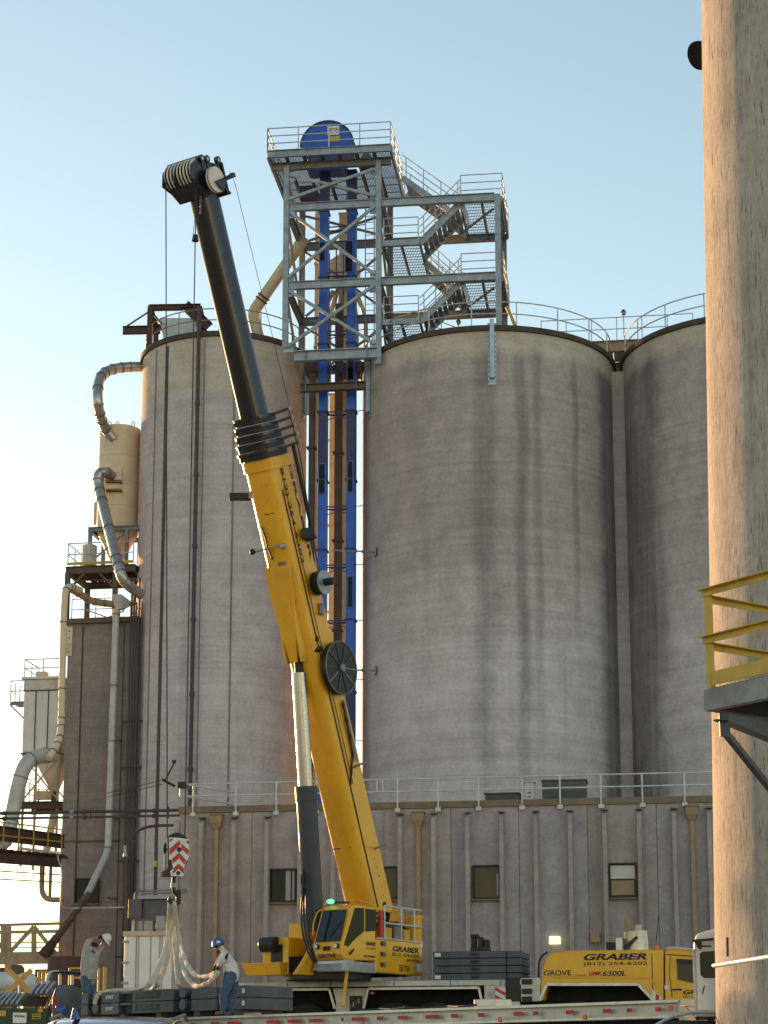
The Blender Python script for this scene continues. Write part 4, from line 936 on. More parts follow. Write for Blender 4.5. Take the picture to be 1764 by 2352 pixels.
for k in range(5): MB().fbox(DF, d0 + k * .34, d0 + k * .34 + .3, 0, 1.75, zl + .15, zl + .19).build('deck_plank', M['rust_steel'], dc)
railing(dc, [DF.w(d0, 1.8, zl + .2), DF.w(d0, -.05, zl + .2), DF.w(d1, -.05, zl + .2)], .95, (1, .5), .022, M['truss'], spacing=.7, prefix='deck_rail')
MB().cyl(ap - UPZ * .8, ap + V((-.35, 0, -3.0)), .17, 12).build('discharge_tube', M['duct_grey'], dc, smooth=True)
railing(dc, [DF.w(d0, 1.9, dz1), DF.w(d0, 0, dz1), DF.w(d1, 0, dz1)], .8, (1.0, .5), .025, M['rail'], spacing=1.0, prefix='roof_rail')
MB().fbox(DF, d0 + .35, d0 + .8, .5, .9, dz1, dz1 + .35).build('roof_valve', M['cream'], dc)
# side balcony
b0, bz = DF.hit(20, 1612); 
for k in range(2): MB().fbox(DF, b0 + k * .36, b0 + k * .36 + .33, .2, 1.4, bz, bz + .05).build('balcony_plank', M['galv_dark'], dc)
MB().fbox(DF, b0, d0, .18, .24, bz - .12, bz - .01).build('balcony_beam', M['galv_dark'], dc); MB().beam(DF.w(b0, .21, bz - .1), DF.w(d0, .21, bz - .75), .06, .06).build('balcony_brace', M['galv_dark'], dc)
railing(dc, [DF.w(d0, .2, bz + .05), DF.w(b0, .2, bz + .05), DF.w(b0, 1.4, bz + .05), DF.w(d0, 1.4, bz + .05)], .92, (1.0, .5), .025, M['rail'], spacing=.8, prefix='balcony_rail')
duct('intake_duct', 'thick grey duct curving down from the dust collector hopper to the lower left', [at(118, 1735, 82.8), at(95, 1735, 82), at(62, 1748, 81.5), at(44, 1790, 81.5), at(24, 1890, 81.5), at(14, 1935, 81), at(-60, 1985, 80)], .31, M['duct_grey'], (.07, .2, .33, .6, .74, .8), rb=1.2)
# walkway bridge
wb = thing('walkway_bridge', at(70, 1975, 80), 'brown steel walkway bridge with yellow rails left of the dark tower', 'walkway')
Wl = (at(-110, 1895, 70), at(140, 1928, 80.5)); Wl2 = (at(-110, 1958, 70), at(140, 1978, 80.5))
MB().ibeam(Wl[0] + V((0, .8, 0)), Wl[1] + V((0, .8, 0)), .3, .55).build('rear_girder', M['rust_steel'], wb)
MB().ibeam(*Wl2, .3, .5).build('front_girder', M['rust_steel'], wb)
for k in range(12):
    f = (k + .5) / 12; p = Wl2[0].lerp(Wl2[1], f); q = (Wl[0].lerp(Wl[1], f)) + V((0, .8, 0)); q = V((q.x, q.y, p.z + .25)); p = p + UPZ * .25
    MB().beam(p, p + V((0, 1.3, 0)), .5, .05).build('deck_plank', M['rust_steel'], wb)
P0, P1 = Wl2[0] + UPZ * .28, Wl2[1] + UPZ * .28
railing(wb, [P0, P1], 1.0, (1.0, .5), .03, M['yellow_rail'], spacing=1.5)
for dz in (-.55, -.85): MB().cyl(Wl2[0] + UPZ * dz, Wl2[1] + UPZ * dz, .025, 6).build('service_pipe', M['brown_steel'], wb)
MB().cyl(at(40, 1948, 79.0), at(138, 1960, 79.6), .06, 10).build('light_tube', M['white'], wb)
# looped pipes hanging below the bridge
lp = thing('looped_pipe', at(110, 2030, 80.5), 'tan looped pipes below the walkway bridge beside the dark tower', 'pipe')
MB().tube(arc_pts([at(97, 1985, 80.8), at(95, 2066, 80.8), at(145, 2067, 80.6)], .55, 6), .11, 12).build('large_pipe', M['tan'], lp, smooth=True)
MB().tube([at(117, 1985, 81), at(114, 2064, 81)], .07, 10).build('small_pipe', M['tan'], lp, smooth=True)
# conveyor truss
tr = thing('conveyor_truss', at(60, 2165, 84), 'tan steel conveyor truss crossing behind the dark tower', 'conveyor truss')
def trp(px, py, Y=83.5): return at(px, py, Y)
for (pl, pr, h) in (((-90, 2127), (140, 2121), .1), ((-90, 2143), (140, 2139), .12), ((-90, 2203), (140, 2199), .5)):
    p, q = trp(*pl), trp(*pr); MB().beam(p, q, .25, h).build('chord', M['truss'], tr)
for (x0, x1) in ((78, 18), (-40, 18), (78, 130)):
    p, q = trp(x0, 2130), trp(x1, 2192)
    MB().beam(trp(x0, 2128), trp(x1 if x0 != 78 or x1 == 130 else 18, 2192), .12, .16).build('diagonal', M['truss'], tr)
for x in (78, 8, 20, -50): MB().beam(trp(x, 2205), trp(x, 2128), .2, .2, V((0, 1, 0))).build('vertical', M['truss'], tr)
for x in (10, 120):
    p = trp(x, 2210); MB().beam(V((p.x, p.y + 1, gz(84))), p + V((0, 1, 0)), .3, .3, V((0, 1, 0))).build('support', M['truss'], tr)
for y in (2178, 2166): MB().cyl(trp(-60, y, 84.8), trp(140, y - 2, 84.8), .03, 6).build('handrail', M['yellow_rail'], tr)
# far low structures under the truss
for (x0, x1, y0, lab) in ((-120, 30, 2222, 'low dark conveyor house far behind the tank'), (80, 150, 2226, 'low rusty shed beside the foot of the dark tower')):
    A, B = at(x0, y0, 92), at(x1, y0, 92); MB().box(((A.x + B.x) / 2, 93, (A.z + .5) / 2), (B.x - A.x, 2, A.z - .5)).build('shed', M['rust_steel'], None, label=lab, cat='shed', bev=.03)
# white tank
ty = 66.0; TA, TB_ = at(-190, 2256, ty), at(84, 2256, ty); tr_ = (at(40, 2233, ty).z - at(40, 2280, ty).z) / 2
tk = thing('storage_tank', V((TB_.x - 2, ty, gz(ty))), 'pale blue-white horizontal storage tank at the left edge', 'tank')
MB().tube([TA, TB_ - V((.25, 0, 0)), TB_ - V((.1, 0, 0)), TB_], [tr_, tr_, tr_ * .85, tr_ * .45], 28).build('shell', M['tank_white'], tk, smooth=True)
MB().lathe(at(37, 2233, ty) - UPZ * .08, [(.28, 0), (.28, .2), (.18, .32)], 16).build('manway', M['brown_steel'], tk)
for x in (-100, 14, 68): p = at(x, 2256, ty); MB().fbox(Frame((p.x, ty, 0), 0), -.12, .12, -.4, .4, gz(ty), p.z - tr_ * .85).build('saddle', M['yellow_rail'], tk)
MB().box(at(8, 2296, ty - .5), (2.2, .8, .4)).build('tank_base', M['black'], tk)
# crossbuck sign
sy = 56.0; c = at(45, 2253, sy)
cbk = thing('crossbuck_sign', V((c.x, sy, gz(sy))), 'weathered orange crossbuck sign in front of the pale tank', 'sign')
MB().cyl(V((c.x, sy + .06, gz(sy))), V((c.x, sy + .06, c.z + .1)), .04, 8).build('post', M['galv'], cbk)
for k, s in enumerate((1, -1)): d = V((.33, 0, .31 * s)); MB().beam(c - d - V((0, .02 * k, 0)), c + d - V((0, .02 * k, 0)), .015, .14).build('blade', M['sign_orange'], cbk)
# yellow safety frames by the tower foot
for (x0, x1, y0, y1, Y, lab) in ((159, 226, 2224, 2274, 70, 'yellow guard rail at the foot of the dark tower behind the grey-shirted worker'), (88, 106, 2232, 2275, 66, 'yellow post and rail guard beside the pale tank')):
    a, b = at(x0, y1, Y), at(x1, y1, Y); t = thing('guard_rail', V(((a.x + b.x) / 2, Y, gz(Y))), lab, 'guard rail')
    h = at(x0, y0, Y).z
    for z in (h, (h + a.z) / 2 + .05): MB().cyl(V((a.x, Y, z)), V((b.x, Y, z)), .035, 8).build('rail', M['yellow_rail'], t)
    for p in (a, a.lerp(b, .5), b): MB().cyl(V((p.x, Y, gz(Y))), V((p.x, Y, h)), .045, 8).build('post', M['yellow_rail'], t)
MB().beam(V((at(241, 2250, 63).x, 63, gz(63))), V((at(241, 2250, 63).x, 63, at(241, 2222, 63).z)), .1, .1, V((0, 1, 0))).build('safety_post', M['yellow_rail'], None, label='single thick yellow post beside the grey-shirted worker', cat='post', bev=.01)
# round grey drum at tower foot
p = at(155, 2200, 76.5); MB().lathe(V((p.x, 76.5, 0)), [(.75, .5), (.75, p.z), (.55, p.z + .05)], 28).build('round_bin', M['rust_steel'], None, smooth=True, label='round brown bin at the foot of the dark tower', cat='bin')

# ============================================================ white cabinet with hinged doors + electrical box
KF = Frame((0, 66.0, 0), R(6))
k0, kz1 = KF.hit(285, 2140); k1, _ = KF.hit(396, 2140)
ct = thing('storage_container', KF.w((k0 + k1) / 2, 1, gz(66)), 'white storage container with four hinged doors and lock rods', 'container')
kz0 = KF.hit(330, 2272)[1]; kt = KF.hit(285, 2143)[1]
MB().fbox(KF, k0, k1, .05, 1.6, gz(66), kt + .02).build('body', M['white_panel'], ct, bev=.02)
xs = [285, 318, 346, 372, 396]
for i in range(4):
    A, B = KF.hit(xs[i], 2200)[0] + .02, KF.hit(xs[i + 1], 2200)[0] - .02
    dr = MB().fbox(KF, A, B, -.01, .045, kz0, kt - .12).build('door', M['white'], ct, bev=.01)
    for f in (.12, .5, .9):
        z = kz0 + (kt - kz0 - .12) * f
        if i == 0: MB().fbox(KF, A - .08, A + .14, -.05, -.012, z - .04, z + .04).build('hinge', M['galv'], dr)
    for s in ((.05,) if i in (0, 2) else ()): MB().cyl(KF.w(B - s, -.05, kz0 - .05), KF.w(B - s, -.05, kt - .08), .018, 8).build('lock_rod', M['galv'], dr)
MB().fbox(KF, k0 - .03, k1 + .03, -.06, .1, kt - .1, kt + .05).build('header', M['cream'], ct)
eb = thing('electrical_cabinet', KF.w((k0 + k1) / 2, .2, kt + .4), 'dark grey electrical cabinet with pale top above the white container', 'electrical cabinet')
e0, ez1 = KF.hit(298, 2066, -.1); e1, ez0 = KF.hit(396, 2110, -.1)
MB().fbox(KF, e0, e0 + .45, -.3, .8, ez0, ez1).build('box', M['box_grey'], eb, bev=.015); MB().fbox(KF, e0 + .46, e1, -.15, .8, ez0, ez1 - .02).build('box', M['box_grey'], eb, bev=.015)
MB().fbox(KF, e0 + .3, e1, -.25, .85, ez1, ez1 + .12).build('top_tray', M['box_light'], eb)
q0, qz1 = KF.hit(359, 2104, -.3); q1, qz0 = KF.hit(378, 2134, -.3); MB().fbox(KF, q0, q1, -.35, -.16, qz0, qz1).build('meter_box', M['box_light'], eb, bev=.01)
for a in (e0 + .06, e1 - .15): MB().fbox(KF, a, a + .09, 0, .1, kt - .3, ez0).build('leg', M['white_panel'], eb)
for yy in (2046, 2052): MB().tube(arc_pts([KF.w(e0 + .1 + (yy - 2046) * .03, .2, ez1), KF.w(e0 + .1 + (yy - 2046) * .03, .2, KF.hit(310, yy)[1]), KF.w(e1 + .4, .2, KF.hit(310, yy - 3)[1])], .2, 5), .03, 8).build('conduit', M['galv_dark'], eb)

# ============================================================ dumpster, bollard, compactor
dy = 46.0; UFm = Frame((0, dy, 0), R(0))
x0, x1 = at(-60, 2300, dy).x, at(112, 2300, dy).x; zt = at(50, 2316, dy).z
dm = thing('dumpster', V((x0 + 1, dy, gz(dy))), 'green dumpster with grey ribbed lids left of the counterweight slabs', 'dumpster')
zb_ = gz(dy) + .15
MB().hexa([V((x0, dy, zb_)), V((x1 - .15, dy, zb_)), V((x1 - .15, dy + 1.6, zb_)), V((x0, dy + 1.6, zb_)), V((x0, dy - .1, zt)), V((x1, dy - .1, zt)), V((x1, dy + 1.7, zt)), V((x0, dy + 1.7, zt))]).build('body', M['dump_green'], dm, bev=.02)
# ribbed lids slope up and back
def lid(pxa, pxb, y_lo, y_hi, nm):
    P = [at(pxa[0], y_lo, dy - .05), at(pxb[0], y_lo, dy - .05), at(pxb[1], y_hi, dy + .9), at(pxa[1], y_hi, dy + .9)]
    base = MB().hexa([P[0], P[1], P[2], P[3]] + [p + V((0, -.02, .04)) for p in P]).build('lid', M['dump_grey'], dm)
    nr_ = max(4, round((P[1] - P[0]).length / .12))
    for i in range(nr_):
        f = (i + .5) / nr_; a = P[0].lerp(P[1], f) + V((0, -.05, .07)); b = P[3].lerp(P[2], f) + V((0, -.05, .07)); MB().beam(a, b, .045, .05).build('lid_rib', M['box_light'], base)
lid((-60, -30), (44, 64), 2312, 2286, 'a'); lid((66, 85), (112, 132), 2287, 2263, 'b')
MB().hexa([at(112, 2312, dy), at(120, 2312, dy), at(165, 2310, dy + .9), at(112, 2310, dy + .9), at(131, 2262, dy + .6), at(134, 2262, dy + .6), at(165, 2262, dy + .9), at(132, 2262, dy + .9)]).build('end_wall', M['dump_grey'], dm)
MB().hexa([at(62, 2312, dy + .3), at(104, 2312, dy + .3), at(104, 2312, dy + .8), at(62, 2312, dy + .8), at(72, 2290, dy + .6), at(112, 2288, dy + .6), at(112, 2288, dy + .9), at(72, 2290, dy + .9)]).build('rubbish', M['rust_steel'], dm)
def tagp(a0, a1, y0, y1, mat, txt=None, ink='ink'):
    A, B = at(a0, y0, dy - .13), at(a1, y1, dy - .13)
    s = MB().hexa([V((A.x, dy - .13, B.z)), V((B.x, dy - .13, B.z)), V((B.x, dy - .04, B.z)), V((A.x, dy - .04, B.z)), V((A.x, dy - .13, A.z)), V((B.x, dy - .13, A.z)), V((B.x, dy - .04, A.z)), V((A.x, dy - .04, A.z))]).build('label_plate', M[mat], dm)
    return A, B, s
A, B, s = tagp(30, 60, 2326, 2350, 'white'); w_ = B.x - A.x
lettering('W', V((A.x + .08 * w_, dy - .132, B.z + .12)), V((1, 0, 0)), UPZ, w_ * .42, .07, M['dump_green'], s, bold=.03); lettering('M', V((A.x + .5 * w_, dy - .132, B.z + .12)), V((1, 0, 0)), UPZ, w_ * .4, .07, M['sign_orange'], s, bold=.03)
tagp(0, 13, 2321, 2334, 'yellow_rail'); tagp(87, 98, 2317, 2325, 'yellow_rail'); A, B, s = tagp(74, 93, 2328, 2341, 'yellow_rail')
MB().box(((A.x + B.x) / 2, dy - .134, (A.z + B.z) / 2 + .03), ((B.x - A.x) * .8, .006, .02)).build('label_bar', M['ink'], s); MB().box(((A.x + B.x) / 2, dy - .134, (A.z + B.z) / 2 - .03), ((B.x - A.x) * .8, .006, .03)).build('label_bar', M['ink'], s)
# compactor housing behind
cy_ = 47.6; c0, c1 = at(130, 2300, cy_).x, at(164, 2300, cy_).x; zt = at(150, 2263, cy_).z
cmp_ = thing('compactor', V((c0, cy_, gz(cy_))), 'grey steel compactor housing with bent pipes next to the dumpster', 'compactor')
MB().fbox(Frame((0, cy_, 0), 0), c0, c1, 0, 1.6, gz(cy_), zt).build('housing', M['dump_grey'], cmp_, bev=.02)
for k in range(2): MB().tube(arc_pts([at(108 + 7 * k, 2275, cy_ + .4), at(110 + 7 * k, 2238, cy_ + .4), at(125, 2233, cy_ + .4), at(185, 2236, cy_ + .4)], .18, 5), .055, 10).build('pipe', M['dump_grey'] if k else M['duct_grey'], cmp_, smooth=True)
for x in (138, 166): MB().cyl(at(x, 2262, cy_ + .4), at(x, 2236, cy_ + .4), .04, 8).build('stanchion', M['duct_grey'], cmp_)
bp = at(128, 2291, 44.5); MB().lathe(V((bp.x, bp.y, 0)), [(.075, gz(44.5)), (.075, bp.z - .03), (.05, bp.z)], 16).build('bollard', M['red_post'], None, smooth=True, label='dark red bollard in front of the grey compactor', cat='bollard')
bp = at(141, 2318, 42.5); bf = thing('marker_flag', V((bp.x, 42.5, gz(42.5))), 'small crumpled blue marker on a yellow stake near the red bollard', 'marker')
MB().cyl(V((bp.x + .03, 42.5, gz(42.5))), V((bp.x, 42.5, bp.z)), .015, 6).build('stake', M['yellow_rail'], bf)
fm_ = MB()
for i in range(5):
    for j in range(4): fm_.v.append(V((bp.x - .11 + .05 * i, 42.5 - .04 + .035 * math.sin(i * 2.1 + j * 1.7), bp.z - .09 + .055 * j + .012 * math.sin(i * 3))))
for i in range(4):
    for j in range(3): fm_.f.append((i * 4 + j, i * 4 + j + 1, i * 4 + 4 + j + 1, i * 4 + 4 + j))
fo = fm_.build('flag', M['hat_blue'], bf, smooth=True); fo.modifiers.new('s', 'SOLIDIFY').thickness = .006

# ============================================================ parked car, only its roof reaches the frame
def make_car():
    Y = 19.0; cx = at(232, 2340, Y).x; zr = at(232, 2322, Y).z; z0 = gz(Y)
    c = thing('parked_car', V((cx, Y + 2.2, z0)), 'dark purple-blue parked car with a shark-fin antenna on its roof', 'car')
    secs = []   # along +Y from the tail: (y, half-width low, half-width top, z low, z belt, z roof)
    prof = [(0, .55, .75), (.15, .95, 1.02), (.6, 1.02, 1.5), (1.1, 1.02, 1.0), (2.3, 1.0, 1.0), (3.0, .98, 1.0), (3.9, .9, .95), (4.4, .6, .7)]
    H = zr - z0
    def ring(y, w0, zs, zt, wt):
        return [V((cx + s * ww, Y + y, z0 + zz)) for s, ww, zz in ((-1, w0 * .92, .28), (-1, w0, .6), (-1, w0 * .97, zs), (-1, wt, zt - .08), (-1, wt * .86, zt - .012), (-.0, 0.001, zt), (1, wt * .86, zt - .012), (1, wt, zt - .08), (1, w0 * .97, zs), (1, w0, .6), (1, w0 * .92, .28))]
    rs = [ring(0, .78, .8, .86, .6), ring(.12, .9, .92, 1.0, .72), ring(.55, .92, .95, H - .12, .68), ring(1.0, .93, .95, H - .01, .72), ring(1.7, .93, .95, H, .74), ring(2.4, .93, .94, H - .06, .72), ring(3.2, .92, .93, 1.02, .76), ring(4.1, .9, .8, .86, .7), ring(4.5, .75, .62, .68, .55)]
    body = MB().rings(rs).build('body', M['car_paint'], c, smooth=True)
    body.modifiers.new('sub', 'SUBSURF').render_levels = 2; body.modifiers['sub'].levels = 2
    # side glass, rear glass, windscreen
    for s in (-1, 1):
        MB().hexa([V((cx + s * .915, Y + .75, z0 + 1.0)), V((cx + s * .925, Y + 2.6, z0 + 1.0)), V((cx + s * .85, Y + 2.6, z0 + 1.0)), V((cx + s * .85, Y + .75, z0 + 1.0)),
                   V((cx + s * .775, Y + 1.05, z0 + H - .17)), V((cx + s * .785, Y + 2.15, z0 + H - .17)), V((cx + s * .7, Y + 2.15, z0 + H - .17)), V((cx + s * .7, Y + 1.05, z0 + H - .17))]).build('side_window', M['glass'], c)
        for y in (.9, 3.5):
            w_ = MB().cyl(V((cx + s * .72, Y + y, z0 + .33)), V((cx + s * .93, Y + y, z0 + .33)), .33, 28).build('wheel', M['rubber'], c, smooth=True)
            MB().cyl(V((cx + s * .9, Y + y, z0 + .33)), V((cx + s * .94, Y + y, z0 + .33)), .21, 20).build('rim', M['alu'], w_)
        MB().box((cx + s * .62, Y + .03, z0 + .78), (.3, .1, .16)).build('tail_light', M['red'], c)
    fx = at(175, 2340, Y + .9).x
    MB().hexa([V((fx - .035, Y + .75, z0 + H - .06)), V((fx + .035, Y + .75, z0 + H - .06)), V((fx + .035, Y + 1.0, z0 + H - .04)), V((fx - .035, Y + 1.0, z0 + H - .04)), V((fx - .012, Y + .74, z0 + H + .065)), V((fx + .012, Y + .74, z0 + H + .065)), V((fx + .012, Y + .83, z0 + H + .03)), V((fx - .012, Y + .83, z0 + H + .03))]).build('antenna_fin', M['hat_blue'], c, bev=.008)
    for s in (-1, 1): MB().tube([V((cx + s * .6, Y + .8, z0 + H - .05)), V((cx + s * .63, Y + 1.5, z0 + H + .01)), V((cx + s * .61, Y + 2.2, z0 + H - .06))], .018, 8).build('roof_rail', M['galv_dark'], c)
make_car()

# ============================================================ near rough column / silo on the right
NY = 33.0; NR = 2.7
def near_center():
    # left tangent at px 1629 for y=1300
    best = None
    lo, hi = 5, 16
    for _ in range(60):
        x = (lo + hi) / 2; D = math.hypot(x, NY); az = math.atan2(x, NY) - math.asin(NR / D)
        d = ray(1629, 1300); tz = math.atan2(d.x, d.y)
        if az < tz: lo = x
        else: hi = x
    return x
NC = V((near_center(), NY, 0))
ns = thing('near_silo', V((NC.x, NC.y, gz(33))), 'rough beige concrete silo towering at the right edge', 'silo')
zn = 26
prof = [(NR + .15 - .0175 * (gz(33) + (zn - gz(33)) * k / 12), gz(33) + (zn - gz(33)) * k / 12) for k in range(13)]
MB().lathe(V((NC.x, NC.y, 0)), prof, 128).build('wall', M['near_concrete'], ns, smooth=True)
MB().lathe(V((NC.x, NC.y, 0)), [(NR + .05, zn + .004), (NR + .2, zn + .02), (NR + .2, zn + .3), (NR - 1, zn + .35)], 96).build('roof_slab', M['rim'], ns)
# black floodlight peeking round its edge
fp = at(1604, 128, NY + 1.5)
fl = thing('floodlight', fp, 'black floodlight hood sticking out from the beige silo', 'floodlight')
ax_ = V((.74, .42, .55)).normalized(); _, s1_, s2_ = basis(ax_)
rl_ = [[fp + ax_ * (.25 * math.sin(t)) + (s1_ * math.cos(q) + s2_ * math.sin(q)) * (.27 * max(math.cos(t), .02)) for q in [2 * math.pi * k / 24 for k in range(24)]] for t in [math.pi / 2 * k / 7 for k in range(8)]]
MB().rings(rl_).build('hood', M['black_matte'], fl, smooth=True)
MB().cyl(fp + ax_ * .2, fp + V((1.6, .1, .15)), .04, 8).build('arm', M['black'], fl)
# steel platform with yellow rails on the near silo
PYn = 25.2
PF = Frame((0, PYn, 0), R(55))
pl = thing('access_platform', at(1700, 1590, PYn), 'grey steel access platform with yellow guard rails on the beige silo', 'platform')
pA, pz = PF.hit(1625, 1606); L = 3.4
DPT = 1.55
QF = PF
MB().chan(QF.w(pA, 0, pz - .02), QF.w(pA + L, 0, pz - .02), .1, .22, .02).build('edge_channel', M['galv_dark'], pl)
MB().chan(QF.w(pA + .05, .06, pz - .02), QF.w(pA + .05, DPT + 1.6, pz - .02), .1, .22, .02, UPZ, -1).build('edge_channel', M['cyl_grey'], pl)
MB().ibeam(at(1653, 1628, 25.2), at(1800, 1690, 28.6), .18, .3).build('bearer', M['cyl_grey'], pl)
MB().ibeam(QF.w(pA + 1.9, .1, pz - .28), QF.w(pA + 1.9, DPT + 2.6, pz - .28), .18, .28).build('bearer', M['cyl_grey'], pl)
gmn = MB()
for k in range(int(L / .055)): gmn.fbox(QF, pA + .06 + k * .055, pA + .075 + k * .055, .06, DPT + 1.4, pz + .092, pz + .13)
for k in range(int((DPT + 1.3) / .1)): gmn.fbox(QF, pA + .06, pA + L, .07 + k * .1, .085 + k * .1, pz + .096, pz + .126)
gmn.build('grating', M['grating'], pl)
MB().fbox(QF, pA + .08, pA + L, -.005, .008, pz + .135, pz + .28).build('toe_board', M['yellow_rail'], pl)
def ang(p, q, s=.062, mt='yellow_rail', nm='rail'):
    p, q = V(p), V(q); m = MB(); d, sd, n = basis(q - p); m.beam(p, q, .009, s, n); m.beam(p + n * s * .48 + sd * s * .45, q + n * s * .48 + sd * s * .45, s, .009, n); m.build(nm, M[mt], pl)
hR = 1.12
for h in (hR, hR * .55): ang(QF.w(pA - .02, -.02, pz + h), QF.w(pA + L, -.02, pz + h), .07); ang(QF.w(pA + .02, .02, pz + h - .06), QF.w(pA + .02, DPT + 1.6, pz + h - .06), .07)
for (a, b) in ((pA + .0, .0), (pA + 1.9, 0), (pA + L, 0), (pA + .02, DPT)):
    m = MB(); m.fbox(QF, a, a + .06, b - .005, b + .006, pz + .0 - .1, pz + hR); m.fbox(QF, a + .051, a + .06, b + .007, b + .06, pz - .1, pz + hR); m.build('post', M['yellow_rail'], pl)
gp_ = at(1664, 1660, 25.3); MB().box(gp_, (.13, .05, .36)).build('gusset', M['cyl_grey'], pl); MB().cyl(gp_ + V((0, -.05, .02)), gp_ + V((0, -.02, .02)), .025, 8).build('bolt', M['black'], pl)
MB().beam(gp_ - UPZ * .12, at(1800, 1850, 28.3), .08, .08).build('knee_brace', M['cyl_grey'], pl)
# pipe rail on the near silo
q0, q1 = at(1655, 2214, 25.6), at(1790, 2194, 23.5)
prl = thing('pipe_arm', q0, 'white pipe arm fixed with a rusty strap to the beige silo', 'pipe')
MB().cyl(at(1640, 2183 + 35, 25.9), q1, .03, 10).build('pipe', M['rail'], prl, smooth=True)
MB().beam(at(1670, 2153, 25.2), at(1671, 2197, 25.2), .03, .03, V((0, 1, 0))).build('strap', M['rust_steel'], prl); 
# ============================================================ mobile crane
ALF = R(34)
_q = at(862, 2200, 58.5)
G = Frame((_q.x, 58.5, 0), -(math.pi / 2 - ALF))       # a = rearwards, b = towards the crane's far side, z up
HD, LT = -G.u, -G.d
KC = Frame((0, 59.3, 0), R(13))                          # carrier: near face b = 0
zd = KC.hit(880, 2253)[1]
cr = thing('mobile_crane', KC.w(2, 1.4, gz(59)), 'yellow six-axle mobile crane with black telescopic boom raised over its carrier', 'crane')
def kx(px, py=2260, b=0): return KC.hit(px, py, b)[0]
def kz(px, py, b=0): return KC.hit(px, py, b)[1]
k0, k1 = kx(548), kx(1242)
ca = MB().fbox(KC, k0, k1, 0, 2.9, kz(880, 2266), zd).build('carrier_deck', M['tread_plate'], cr, bev=.012)
for px in (660, 760, 905, 1035, 1150): a = kx(px); MB().fbox(KC, a - .01, a + .01, -.006, -.001, kz(880, 2265), zd - .01).build('deck_seam', M['black'], ca)
zlow = gz(59) + .75
MB().fbox(KC, k0 + .1, kx(1600), .55, 2.3, zlow, kz(880, 2268) - .01).build('chassis', M['black_matte'], cr)
zwt = kz(880, 2271); zwb = kz(880, 2316)
def trim(p, q, wd=.07): MB().beam(p, q, .05, wd).build('fender_trim', M['alu'], cr)
for (x0, x1, xl, xr) in ((560, 757, 560, 770), (846, 1100, 836, 1110)):
    A, B = kx(x0), kx(x1)
    trim(KC.w(A, -.03, zwt), KC.w(B, -.03, zwt)); trim(KC.w(B, -.03, zwt), KC.w(kx(xr), -.03, zwb)); 
    if x0 > 600: trim(KC.w(A, -.03, zwt), KC.w(kx(xl), -.03, zwb))
    MB().fbox(KC, A - .1, B + .1, .05, .5, zwt - .02, zwt + .03).build('mudguard', M['black'], cr)
# steps and tool locker between the wheel wells
s0, s1 = kx(764), kx(842)
MB().hexa([KC.w(s0 + .22, .02, zwb - .25), KC.w(s1 - .22, .02, zwb - .25), KC.w(s1 - .22, .5, zwb - .25), KC.w(s0 + .22, .5, zwb - .25), KC.w(s0, .02, zwt + .02), KC.w(s1, .02, zwt + .02), KC.w(s1, .5, zwt + .02), KC.w(s0, .5, zwt + .02)]).build('locker', M['tread_plate'], cr)
MB().fbox(KC, kx(772), kx(796), -.01, .015, zwb - .1, zwt - .06).build('step_panel', M['tread_plate'], cr)
for k in range(3): z = zwb + .0 + k * .2; MB().fbox(KC, kx(768) + .12, kx(797), -.06, .0, z, z + .03).build('step', M['alu'], cr)
MB().fbox(KC, kx(803), kx(832), -.012, .015, zwb - .1, zwt - .2).build('valve_recess', M['black'], cr)
for k in range(4): MB().fbox(KC, kx(805 + 6 * k), kx(808 + 6 * k), -.05, -.013, zwb + .05 * k, zwb + .14 + .05 * k).build('valve', M['galv'] if k % 2 else M['red'], cr)
for px in (632, 855): a, z = KC.hit(px, 2281, .02); MB().fbox(KC, a - .05, a + .05, .0, .045, z - .03, z + .03).build('side_marker', M['orange'], cr)
# wheels
wz = kz(880, 2302) - .78
for px in (598, 705, 905, 1000, 1330, 1440):
    a = kx(px, 2300, .3)
    for bb in (.12, 2.25):
        wh = MB().tube([KC.w(a, bb, wz), KC.w(a, bb + .06, wz), KC.w(a, bb + .48, wz), KC.w(a, bb + .54, wz)], [.7, .78, .78, .7], 36).build('wheel', M['rubber'], cr, smooth=True)
        MB().cyl(KC.w(a, bb - .01, wz), KC.w(a, bb + .1, wz), .42, 24, .3).build('rim', M['box_light'], wh)
# right hand part: ladder box, warning plate, engine cover, cab
def kbox(x0, x1, y0, y1, b0, b1, name, mat, bev=.01, parent=None): A, Z1 = KC.hit(x0, y0, b0); B, Z0 = KC.hit(x1, y1, b0); return MB().fbox(KC, A, B, b0, b1, Z0, Z1).build(name, M[mat], parent or cr, bev=bev)
lb = kbox(1196, 1241, 2246, 2300, -.02, .9, 'ladder_box', 'tread_plate')
for y in (2249, 2271, 2289): kbox(1198, 1222, y, y + 12, -.06, -.021, 'step_hole', 'black', 0, lb)
kbox(1112, 1194, 2262, 2312, .02, .6, 'outrigger_box', 'tread_plate'); kbox(1160, 1195, 2246, 2300, -.01, .5, 'outrigger_beam', 'black')
wpl = kbox(1137, 1161, 2270, 2300, -.05, -.012, 'warning_plate', 'ink_white', 0)
A0, Z1 = KC.hit(1137, 2270, -.055); A1, Z0 = KC.hit(1161, 2300, -.055)
for k in range(2): MB().prism([(0, .05 + .22 * k), (A1 - A0, -.12 + .22 * k + .0), (A1 - A0, -.02 + .22 * k), (0, .15 + .22 * k)], KC.w(A0, -.054, Z0 + .05), KC.u, UPZ, -KC.d, .002).build('stripe', M['red'], wpl)
zt_ = kz(1370, 2188); zt2 = kz(1370, 2258); zb2 = kz(1370, 2296)
e0, e1 = kx(1243, 2250), kx(1524, 2250)
